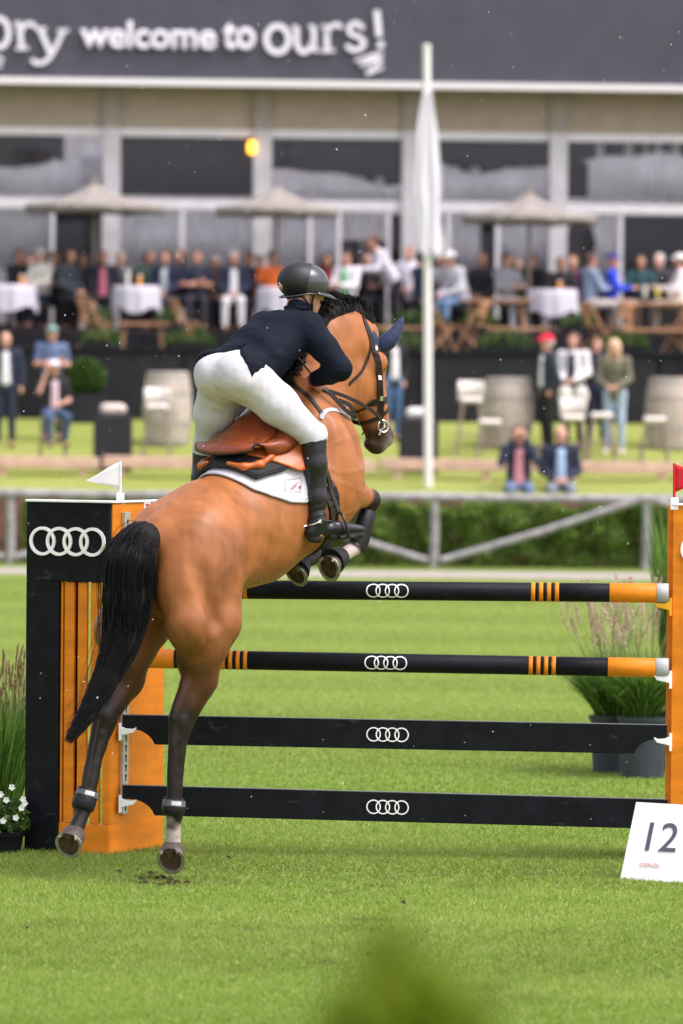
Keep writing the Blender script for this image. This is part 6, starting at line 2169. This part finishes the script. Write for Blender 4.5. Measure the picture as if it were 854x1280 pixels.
mb = MB(); mb.tube([SV[i, 0] for i in range(20, -1, -1)] + [SV[0, j] for j in range(nb_)] + [SV[i, nb_ - 1] for i in range(1, 21)], .007, 6)
autosmooth(mb.build('welt', M_brown, saddle), 70)
# skirts beside the seat (small upper flap, right and left)
for s in (1, -1):
    vs, fs = [], []
    for i in range(14):
        a = i / 13
        for j in range(8):
            b = j / 7
            e = SV[4 + int(a * 20), nb_ - 1 if s > 0 else 0]
            tgt = skin(-.16 + .30 * a, (.52 + .20 * math.sin(a * 3.14)) * s, .068)
            vs.append(e + (tgt - e) * b + (SN * .02 + HR * s * .02) * math.sin(b * 3.14))
    for i in range(13):
        for j in range(7):
            fs.append((i * 8 + j, (i + 1) * 8 + j, (i + 1) * 8 + j + 1, i * 8 + j + 1))
    o = fix_normals(mesh_obj('skirt', vs, fs, M_saddle, saddle))
    m_ = o.modifiers.new('t', 'SOLIDIFY'); m_.thickness = .01; m_.offset = 0
    mb = MB(); mb.tube([np.array(vs[i * 8 + 7]) for i in range(14)], .005, 6); autosmooth(mb.build('skirt_edge', M_brown, saddle), 70)
# girth
strap('girth', [(1.05, .40, .30), (1.15, .12, .34), (1.23, -.08, .20), (1.26, -.12, 0)], .09, M_brown, saddle, frame=HL, mirror=mir, th=.008, lift=.008)

# breastplate
def pxstrap(name, pp, wd, mat, parent, n=16, lift=.006, th=.004):
    pts, nr = [], []
    for p in catmull([np.array((*p, 0.)) for p in pp], n):
        h_ = cast_px(p[0], p[1])
        if h_ is None: continue
        pts.append(h_[0] + h_[1] * lift); nr.append(h_[1])
    if len(pts) > 2:
        for _ in range(2):
            pts = [pts[0]] + [pts[i] * .5 + (pts[i - 1] + pts[i + 1]) * .25 for i in range(1, len(pts) - 1)] + [pts[-1]]
        o = ribbon(name, pts, nr, wd, th, mat, parent)
        ribbon(name, [mir(p) for p in pts], [mir(HO + q2) - HO for q2 in nr], wd, th, mat, parent)
bpl = empty('breastplate', tuple(HL(1.4, .6)), 'dark leather breastplate with grey yoke across the bay chest', 'breastplate')
pxstrap('shoulder_strap', [(362, 478), (380, 491), (392, 503), (402, 517)], .022, M_brown, bpl)
pxstrap('yoke', [(401, 524), (404, 517), (411, 513), (420, 513), (430, 517), (441, 527)], .026, M_grey_strap, bpl)

# ================================================================== rider
M_skin = mk('skin', (0.55, 0.27, 0.19), 0.5, noise=(40, .1), bump=(200, .1))
M_jacket = mk('navy_riding_jacket', (0.0030, 0.0055, 0.0135), 0.8, spec=.16, noise=(25, .35), bump=(16, .5, .02), stretch=(1, 1, 1.6))
M_white = mk('white_breeches', (0.56, 0.55, 0.585), 0.75, noise=(9, .04), bump=(14, .35, .015))
M_boot = mk('black_riding_boot', (0.010, 0.010, 0.012), 0.3, spec=.45, noise=(20, .3), bump=(30, .25, .006))
M_helm = mk('matt_black_helmet', (0.012, 0.012, 0.014), 0.5, noise=(30, .2))
M_helm2 = mk('grey_gloss_helmet_panel', (0.045, 0.047, 0.052), 0.22, spec=.6, bump=(500, .05))
rider = empty('rider', tuple(H(298, 468, 0)), 'rider in navy jacket, white breeches and black helmet standing in the stirrups', 'person')
PV = H(298, 467, 0)
RT = (HF * .884 + HZ * .468); RT /= np.linalg.norm(RT)
RB = -HF * .468 + HZ * .884
KR, KL = H(392, 545, .33), H(257, 562, -.36)
AR, AL = H(397, 652, .36), H(250, 668, -.37)
br = SDF()
br.ell(PV, (.14, .135, .185), (RT, RB, HR), k=.05)
br.cone(PV + HR * .07 - HF * .09, PV - HR * .07 - HF * .09, .112, .112, .06)
for s, hx, kn in ((1, .10, KR), (-1, -.10, KL)):
    hip = PV + HR * hx - RT * .02 - HZ * .03
    br.ell(PV + HR * .088 * s - HF * .085 - HZ * .005, (.125, .12, .115), (HF, HZ, HR), k=.05)
    m1 = hip + (kn - hip) * .45
    br.cone(hip, m1, .13, .110, .05)
    br.cone(m1, kn, .110, .074, .04)
    br.cone(kn, kn - HZ * .10, .066, .058, .03)
SH = PV + RT * .50 + RB * .015                      # base of the neck
SR_ = H(386, 409, .165); SLf = mir(SR_) + HF * .02
ELr, WRr = H(425, 461, .40), H(394, 474, .17)
ELl, WRl = mir(ELr) + HF * .06 + HR * .05, mir(WRr) + HF * .04 + HZ * .02
HC0 = H(372, 383, 0)
ja = SDF()
lat = (HR, 1.38)
ja.cone(PV + RT * .06, PV + RT * .20 + RB * .02, .142, .14, .05, (HR, 1.42))
ja.cone(PV + RT * .20 + RB * .02, PV + RT * .38 + RB * .03, .14, .145, .06, (HR, 1.46))
ja.cone(SR_ - RT * .02, SLf - RT * .02, .075, .075, .08)
ja.cone(SH - RT * .08, SH + RT * .01 , .10, .072, .05)
ja.cone(SH + RT * .0, HC0 , .074, .062, .03)
skr = [PV + HR * .09 * s - HF * .085 + HZ * .01 for s in (1, -1)]
for s in (1, -1):
    ja.ell(PV + HR * .088 * s - HF * .085 + HZ * .005, (.137, .132, .127), (HF, HZ, HR), k=.05)
ja.ell(PV, (.15, .152, .198), (RT, RB, HR), k=.05)
sl = SDF()
for sh_, el, wr in ((SR_, ELr, WRr), (SLf, ELl, WRl)):
    ja.cone(sh_, sh_ + (el - sh_) * .5, .088, .075, .04)
    ja.cone(sh_ + (el - sh_) * .5, el, .075, .062, .03)
    ja.cone(el, el + (wr - el) * .45, .061, .058, .03)
    ja.cone(el + (wr - el) * .45, el + (wr - el) * .93, .058, .046, .02)
def hem(Pt):
    q_ = Pt - PV
    s_ = q_ @ RT
    l = q_ @ HR
    b = q_ @ RB
    arm = (q_ @ HF > .35) | (s_ > .2)
    hs_ = np.interp(l, [-.30, -.16, -.06, .015, .05, .085, .14, .30], [-.24, -.15, -.075, -.04, .085, .0, -.08, -.18])
    d = hs_ - s_ - np.where(b < 0, b * .1, 0)
    return np.where(arm, -1.0, d)
jk = ja.build('jacket', M_jacket, rider, h=.009, smooth=1, clip=hem)
# folds in the cloth
V_ = verts_of(jk)
q_ = V_ - PV
s_, l_, b_ = q_ @ RT, q_ @ HR, q_ @ RB
wv = .005 * ridge(V_, 15, 21, 6) * sstep(.5, .0, s_) + .006 * ridge(V_, 20, 22, 6) * np.exp(-((np.linalg.norm(V_ - ELr, axis=1)) / .13) ** 2) + .005 * ridge(V_, 17, 23, 6) * np.exp(-((np.linalg.norm(V_ - SR_, axis=1)) / .14) ** 2) + .0045 * np.sin((s_ * 34 + l_ * 18) + 1.6 * vnoise(V_, 9, 4)) * sstep(.45, .1, s_) + .004 * vnoise(V_, 22, 5)
nv = np.empty(len(V_) * 3, np.float32); jk.data.vertices.foreach_get('normal', nv)
V_ = V_ + nv.reshape(-1, 3) * wv[:, None]
jk.data.vertices.foreach_set('co', V_.astype(np.float32).ravel()); jk.data.update()
# seams of the jacket back
def on_obj(o):
    return BVHTree.FromPolygons([v.co.copy() for v in o.data.vertices], [tuple(p.vertices) for p in o.data.polygons])
JB = on_obj(jk)
for l0, l1 in ((.03, .02), (.125, .085), (-.125, -.085)):
    pth = []
    for k in range(22):
        a = k / 21
        p0 = PV + RT * (.02 + .44 * a) + HR * (l0 + (l1 - l0) * a) + RB * .5
        h_ = JB.ray_cast(Vector(p0), Vector(-RB))
        if h_[0] is not None: pth.append(np.array(h_[0]) + RB * .0005)
    if len(pth) > 4:
        mb = MB(); mb.tube(pth, .0028, 4); autosmooth(mb.build('back_seam', M_jacket, jk), 80)
def knee_clip(Pt):
    return np.where(((Pt - HO) @ HZ) < min(KR[2], KL[2]) - HO[2] - .06, .02, -1.0)
bo = br.build('breeches', M_white, rider, h=.0095, smooth=2)
V_ = verts_of(bo)
nv = np.empty(len(V_) * 3, np.float32); bo.data.vertices.foreach_get('normal', nv)
cr = np.exp(-(np.linalg.norm(V_ - (PV - HZ * .10 - HF * .02), axis=1) / .13) ** 2)
V_ = V_ + nv.reshape(-1, 3) * (.004 * vnoise(V_, 19, 15) + .0045 * ridge(V_, 14, 18, 7) * (.35 + np.exp(-(np.linalg.norm(V_ - KR, axis=1) / .14) ** 2) + cr) + .0022 * vnoise(V_, 45, 16) + .005 * cr * np.sin(V_ @ (HZ * 90 + HR * 60)))[:, None]
bo.data.vertices.foreach_set('co', V_.astype(np.float32).ravel()); bo.data.update()
BB = on_obj(bo)
def bseam(p0s, name='seam'):
    pth = []
    for p, d in p0s:
        h_ = BB.ray_cast(Vector(p), Vector(d))
        if h_[0] is not None: pth.append(np.array(h_[0]))
    if len(pth) > 3:
        mb = MB(); mb.tube(pth, .0015, 4); autosmooth(mb.build(name, mk('breeches_seam', (.46, .45, .48), .8), bo), 80)
vd = -ray(300, 470); vd = vd / np.linalg.norm(vd)
bseam([(PV - HF * .5 + HZ * z + HR * .0, HF) for z in np.linspace(.10, -.12, 14)])
bseam([(H(247 + 60 * k / 9, 461 - 8 * math.sin(k / 9 * 3.1), 0) - HF * .6, HF) for k in range(5)], 'pocket_welt')
bseam([(H(290 + 34 * k / 6, 452 + 4 * k / 6, 0) - HF * .6, HF) for k in range(7)], 'pocket_welt')
# boots
def boot(kn, an, toe, s):
    g = SDF()
    d = an - kn
    g.cone(kn + d * .02, kn + d * .32, .073, .067, .03)
    g.cone(kn + d * .32, kn + d * .72, .067, .053, .03)
    g.cone(kn + d * .72, an, .053, .048, .03)
    heel = an - HZ * .062 - (toe - an) / np.linalg.norm(toe - an) * .035
    g.cone(an, heel, .048, .036, .03)
    ft = toe - heel
    g.cone(heel, heel + ft * .5 + HZ * .014, .034, .040, .03)
    g.cone(heel + ft * .5 + HZ * .014, toe, .040, .025, .03)
    o = g.build('boot', M_boot, rider, h=.0085, smooth=1, clip=lambda Pt: ((Pt - kn) @ (-d / np.linalg.norm(d))) - .012)
    V_ = verts_of(o)
    t_ = (V_ - kn) @ d / (d @ d)
    nv = np.empty(len(V_) * 3, np.float32); o.data.vertices.foreach_get('normal', nv)
    wr = np.sin(t_ * 75 + 2.6 * vnoise(V_, 16, 3)) * .0019 * sstep(.68, .85, t_) * sstep(1.12, .95, t_)
    V_ = V_ + nv.reshape(-1, 3) * (wr + .0015 * vnoise(V_, 25, 2))[:, None]
    o.data.vertices.foreach_set('co', V_.astype(np.float32).ravel()); o.data.update()
    # sole and heel block
    sm = SDF()
    sm.cone(heel - HZ * .03, heel - HZ * .036 + ft * .12, .030, .030, .01)
    sm.cone(heel - HZ * .026 + ft * .4, toe - HZ * .026, .030, .022, .02)
    sm.build('boot_sole', mk('boot_sole', (.02, .018, .017), .7), o, h=.009)
    # spur and strap
    c = heel + HZ * .035
    fd = ft / np.linalg.norm(ft); sd_ = np.cross(fd, HZ); sd_ /= np.linalg.norm(sd_)
    pts = [c + fd * (.058 * math.cos(a)) + sd_ * .05 * math.sin(a) + HZ * .012 * math.cos(a) for a in np.linspace(-2.6 + 3.14 - 3.14 - .2, 2.8, 18)]
    pts = [c + fd * (-.05 * math.cos(a) + .02) + sd_ * .053 * math.sin(a) + HZ * (.02 - .02 * math.cos(a)) for a in np.linspace(-1.7, 1.7, 15)]
    mb = MB(); mb.tube(pts, .0048, 6); mb.tube([c - fd * .032, c - fd * .075 - HZ * .012], [.005, .004], 6)
    autosmooth(mb.build('spur', M_steel, o))
    mb = MB(); mb.tube([pts[-1], an + fd * .07 + HZ * .0 + sd_ * .03, an + fd * .078, an + fd * .07 - sd_ * .03, pts[0]], .006, 6)
    autosmooth(mb.build('spur_strap', M_boot, o))
    for p in (pts[0], pts[-1]):
        mb = MB(); mb.lathe(p, [(.001, -.004), (.011, -.003), (.011, .003), (.001, .004)], 12, np.array((fd, HZ, sd_)).T)
        autosmooth(mb.build('spur_button', M_steel, o))
    return o, heel, ft
TR_, TL_ = H(451, 662, .47), mir(H(451, 662, .47)) - HF * .15
bR = boot(KR - HZ * .01, AR, TR_, 1)
bL = boot(KL - HZ * .01, AL, TL_, -1)
# stirrups
for (o, heel, ft), s, nm in ((bR, 1, ''), (bL, -1, '')):
    c = heel + ft * .66 - HZ * .036
    fd = ft / np.linalg.norm(ft); sd_ = np.cross(fd, HZ); sd_ /= np.linalg.norm(sd_)
    stp = empty('stirrup', tuple(c), 'black stirrup iron and leather under the rider\'s ' + ('right' if s > 0 else 'left') + ' boot', 'stirrup')
    mb = MB(); mb.box(c, (.10, .115, .016), np.array((fd, sd_, HZ)).T); mb.build('tread', M_boot, stp, bevel=.004)
    top = c + HZ * .135 - fd * .03
    arc = [c + sd_ * .06 + HZ * .0, c + sd_ * .064 + HZ * .05 - fd * .01, c + sd_ * .045 + HZ * .11 - fd * .025, top, c - sd_ * .045 + HZ * .11 - fd * .025, c - sd_ * .064 + HZ * .05 - fd * .01, c - sd_ * .06]
    mb = MB(); mb.tube(catmull(arc, 25), .0085, 8); autosmooth(mb.build('iron', M_boot, stp))
    up_ = skin(.16, .62 * s, .075)
    mdl = (top + up_) / 2 + HR * s * .03
    pth = catmull([top, top + (mdl - top) * .5 + HR * s * -.01, mdl, up_], 18)
    ribbon('stirrup_leather', pth, [HR * s] * 18, .028, .005, M_brown, stp)
# head and hands: one skin surface hidden under the clothes where clothed
TH3 = R(64)
hd_f = np.array((math.sin(TH3), math.cos(TH3), -.10)); hd_f /= np.linalg.norm(hd_f)
hd_r = np.array((math.cos(TH3), -math.sin(TH3), 0))
hd_u = np.cross(hd_r, hd_f)
HC = H(379, 360, 0)
def HDP(f, u, r_=0): return HC + hd_f * f + hd_u * u + hd_r * r_
sk = SDF()
sk.ell(HDP(0, .02), (.098, .105, .076), (hd_f, hd_u, hd_r), k=.03)
sk.ell(HDP(.045, -.055), (.062, .072, .058), (hd_f, hd_u, hd_r), k=.03)
sk.cone(HDP(-.01, -.075, .03), HDP(.07, -.118, .0), .038, .028, .03)
sk.cone(HDP(-.01, -.075, -.03), HDP(.07, -.118, .0), .038, .028, .03)
sk.cone(HDP(.098, -.005), HDP(.122, -.045), .012, .016, .012)       # nose
sk.cone(HDP(.10, -.085, -.02), HDP(.10, -.085, .02), .011, .011, .012)   # lips
for s in (1, -1):
    sk.ell(HDP(.088, .005, .032 * s), (.014, .010, .016), (hd_f, hd_u, hd_r), k=.01, sub=True)
    sk.ell(HDP(-.005, -.035, .078 * s), (.020, .034, .010), (hd_f, hd_u, hd_r), k=.008)
    sk.ell(HDP(.0, -.034, .088 * s), (.009, .018, .006), (hd_f, hd_u, hd_r), k=.006, sub=True)
sk.cone(HDP(-.02, -.06), SH - RT * .02, .055, .062, .03)
sk2 = SDF()
sk2.cone(SH - RT * .05, PV + RT * .05, .08, .09, .05, (HR, 1.4))
for sh_, el, wr in ((SR_, ELr, WRr), (SLf, ELl, WRl)):
    sk2.cone(SH - RT * .05, sh_, .06, .05, .04)
    sk2.chain([sh_, el, wr], [.045, .038, .027], .02)
for s, hx, kn, an, toe in ((1, .10, KR, AR, TR_), (-1, -.10, KL, AL, TL_)):
    sk2.chain([PV + HR * hx, kn, an, an - HZ * .055, toe - (toe - an) * .12], [.085, .05, .035, .03, .02], .03)
sk.p += sk2.p
def hand(wr, el, s):
    d = (wr - el); d /= np.linalg.norm(d)
    d = d * .35 + HF * .75 - HZ * .25; d /= np.linalg.norm(d)
    out = HR * s
    up = np.cross(out, d) * (1 if s > 0 else -1)
    if up[2] < 0: up = -up
    pal = wr + d * .055
    sk.cone(wr, pal, .028, .034, .02)
    sk.ell(pal + d * .01, (.042, .04, .022), (d, up, out), k=.015)
    for i, (uo, ln) in enumerate(((.030, .95), (.011, 1.05), (-.009, 1.0), (-.027, .82))):
        k0 = pal + d * .045 + up * uo + out * .006
        k1 = k0 + d * .030 * ln - out * .016
        k2 = k1 - d * .012 - out * .030 * ln
        k3 = k2 - d * .028 * ln + out * .010
        sk.chain([k0, k1, k2, k3], [.0105, .0098, .009, .008], .004)
    t0 = pal - d * .02 + up * .034 - out * .01
    t1 = t0 + d * .035 + up * .014 - out * .014
    t2 = t1 + d * .030 - up * .006 - out * .004
    sk.chain([t0, t1, t2], [.014, .012, .010], .006)
    return pal + d * .05 - out * .02
gR, gL = hand(WRr, ELr, 1), hand(WRl, ELl, -1)
person = sk.build('person_body', M_skin, rider, h=.0085, smooth=1)
# collar, cuffs
mb = MB()
cpts = [HC0 - HZ * .01 + (HR * math.cos(a) * .064 + HF * math.sin(a) * .062) for a in np.linspace(0, 6.283, 20)]
mb.tube(cpts, .016, 7); autosmooth(mb.build('jacket_collar', M_jacket, jk), 80)
for el, wr in ((ELr, WRr), (ELl, WRl)):
    d = (wr - el) / np.linalg.norm(wr - el)
    sleeve('shirt_cuff', wr - d * .03, wr + d * .012, [(0, .036), (.1, .041), (.9, .039), (1, .035)], mk('white_cotton', (.8, .8, .8), .8), jk)
d = (WRr - ELr) / np.linalg.norm(WRr - ELr)
sleeve('wrist_band', WRr + d * .008, WRr + d * .024, [(0, .035), (.1, .039), (.9, .039), (1, .035)], mk('red_wristband', (.5, .05, .02), .6), jk)
# helmet
def low(Pt):
    q_ = Pt - HC
    return (-.012 + .0 * (q_ @ hd_f) - .26 * np.clip(-(q_ @ hd_f), 0, 1)) - (q_ @ hd_u) - .02
he = SDF(); he.ell(HDP(-.008, .033), (.147, .111, .118), (hd_f, hd_u, hd_r), k=.02)
helmet = he.build('helmet', M_helm, rider, h=.007, smooth=1, clip=low)
hp_ = SDF(); hp_.ell(HDP(.012, .032), (.132, .1095, .1225), (hd_f, hd_u, hd_r), k=.02)
def panel_clip(Pt):
    q_ = Pt - HC
    fr, uu_, rr_ = q_ @ hd_f, q_ @ hd_u, np.abs(q_ @ hd_r)
    return np.maximum(low(Pt) + .006, np.maximum(.046 - rr_ + .25 * np.clip(-fr, -.05, .2), -.035 - fr + .25 * (uu_ - .03)))
hp_.build('side_panel', M_helm2, helmet, h=.006, smooth=1, clip=panel_clip)
vs = []
for i in range(21):
    a = -1.25 + 2.5 * i / 20
    pin = HDP(-.008 + .139 * math.cos(a), -.022 - .0 * math.cos(a), .115 * math.sin(a))
    ex = .078 * max(0, math.cos(a * 1.15)) ** .8
    pout = HDP(-.008 + (.139 + ex) * math.cos(a), -.034 - .010 * math.cos(a), (.117 + .02 * math.cos(a)) * math.sin(a))
    vs += [pin, (pin + pout) / 2 + hd_u * .006, pout]
fs = [(i * 3 + j, (i + 1) * 3 + j, (i + 1) * 3 + j + 1, i * 3 + j + 1) for i in range(20) for j in range(2)]
o = fix_normals(mesh_obj('peak', vs, fs, M_helm2, helmet))
m_ = o.modifiers.new('t', 'SOLIDIFY'); m_.thickness = .008; m_.offset = 0
rim = []
for i in range(40):
    a = 6.283 * i / 39
    u_ = -.032 + .0 
    rim.append(HDP(-.008 + (.137 if math.cos(a) > 0 else .122) * math.cos(a), -.034 - .26 * max(0, -.139 * math.cos(a)) + .002, .114 * math.sin(a)))
mb = MB(); mb.tube(rim, .0045, 6); autosmooth(mb.build('rim', M_helm2, helmet), 80)
# emblem at the back of the helmet: red diamond with white cross on a white ground
HB2 = on_obj(helmet)
dv = ray(351, 358)
h_ = HB2.ray_cast(Vector(CAM), Vector(dv / np.linalg.norm(dv)))
if h_[0] is not None:
    c, n_ = np.array(h_[0]), np.array(h_[1])
    ta = np.cross(hd_u, n_); ta /= np.linalg.norm(ta); tb = np.cross(n_, ta)
    for nm, r1, z, m_ in (('emblem_ground', .026, .001, mk('emblem_white', (.75, .75, .75), .5)), ('emblem_diamond', .020, .0035, mk('emblem_red', (.5, .03, .05), .5))):
        mb = MB(); mb.prism([c + n_ * z + ta * r1 * .8 * x + tb * r1 * y for x, y in ((1, 0), (0, 1), (-1, 0), (0, -1))], n_ * .002); fix_normals(mb.build(nm, m_, helmet))
    mb = MB()
    mb.box(c + n_ * .007, (.022, .004, .002), np.array((ta, tb, n_)).T); mb.box(c + n_ * .0071, (.004, .024, .002), np.array((ta, tb, n_)).T)
    mb.build('emblem_cross', mk('emblem_white', (.75, .75, .75), .5), helmet)
# chin strap and hair
for s in (1, -1):
    mb = MB(); mb.tube(catmull([HDP(.035, -.03, .082 * s), HDP(.028, -.07, .076 * s), HDP(.045, -.115, .05 * s), HDP(.06, -.146, 0)], 12), .006, 6)
    mb.tube(catmull([HDP(-.055, -.03, .074 * s), HDP(-.01, -.075, .078 * s), HDP(.035, -.10, .06 * s)], 9), .0055, 6)
    autosmooth(mb.build('chin_strap', M_helm, helmet), 80)
hr = SDF(); hr.ell(HDP(-.035, -.02), (.075, .075, .076), (hd_f, hd_u, hd_r), k=.02)
hr.build('hair', mk('dark_brown_hair', (.025, .015, .01), .6, bump=(150, .6)), rider, h=.009, clip=lambda Pt: np.maximum((Pt - HC) @ hd_f + .012, -.075 - (Pt - HC) @ hd_u))
# reins: hands to bit, both sides, and a folded loop hanging by the neck
for s, g in ((1, gR), (-1, gL)):
    c, nn = near(HD(1.915, .585, .09 * s)); c = c + nn * .016
    m1 = HL(1.56, .70, .19 * s)
    pth = catmull([g - HZ * .01, (g + m1) / 2 + HR * s * .02, m1, (m1 + c) / 2 + HR * s * .035, c], 26)
    ribbon('rein', pth, [HR * s] * 26, .02, .0045, M_brown, bridle)
lp_ = catmull([gR + HR * .02, H(412, 490, .17), H(432, 512, .2), H(442, 518, .2), H(438, 507, .2), H(424, 500, .18)], 24)
ribbon('rein_loop', lp_, [HR] * 24, .022, .005, M_brown, bridle)
mb = MB(); mb.tube([gR + HZ * .02, H(372, 446, .08)], [.006, .005], 6); whip = autosmooth(mb.build('riding_crop', M_boot))
tag(whip, 'short black riding crop held in the rider\'s right hand', 'whip')
# ================================================================== fine rain
rs = np.random.RandomState(77)
mb = MB()
for k in range(430):
    y = -5 + 20 * rs.rand()
    p = atY(854 * rs.rand(), 1000 * rs.rand() ** .9, y)
    r_ = .0014 + .0018 * rs.rand() ** 2
    mb.lathe(p, [(r_ * .3, -r_ * 1.4), (r_, -r_ * .4), (r_ * .9, r_ * .5), (r_ * .25, r_ * 1.6)], 6)
M_rain = mk('rain_drop', (.9, .92, .95), .1, spec=.8)
tag(autosmooth(mb.build('rain', M_rain), 80), 'scattered fine rain drops falling through the air', 'rain', kind='stuff')
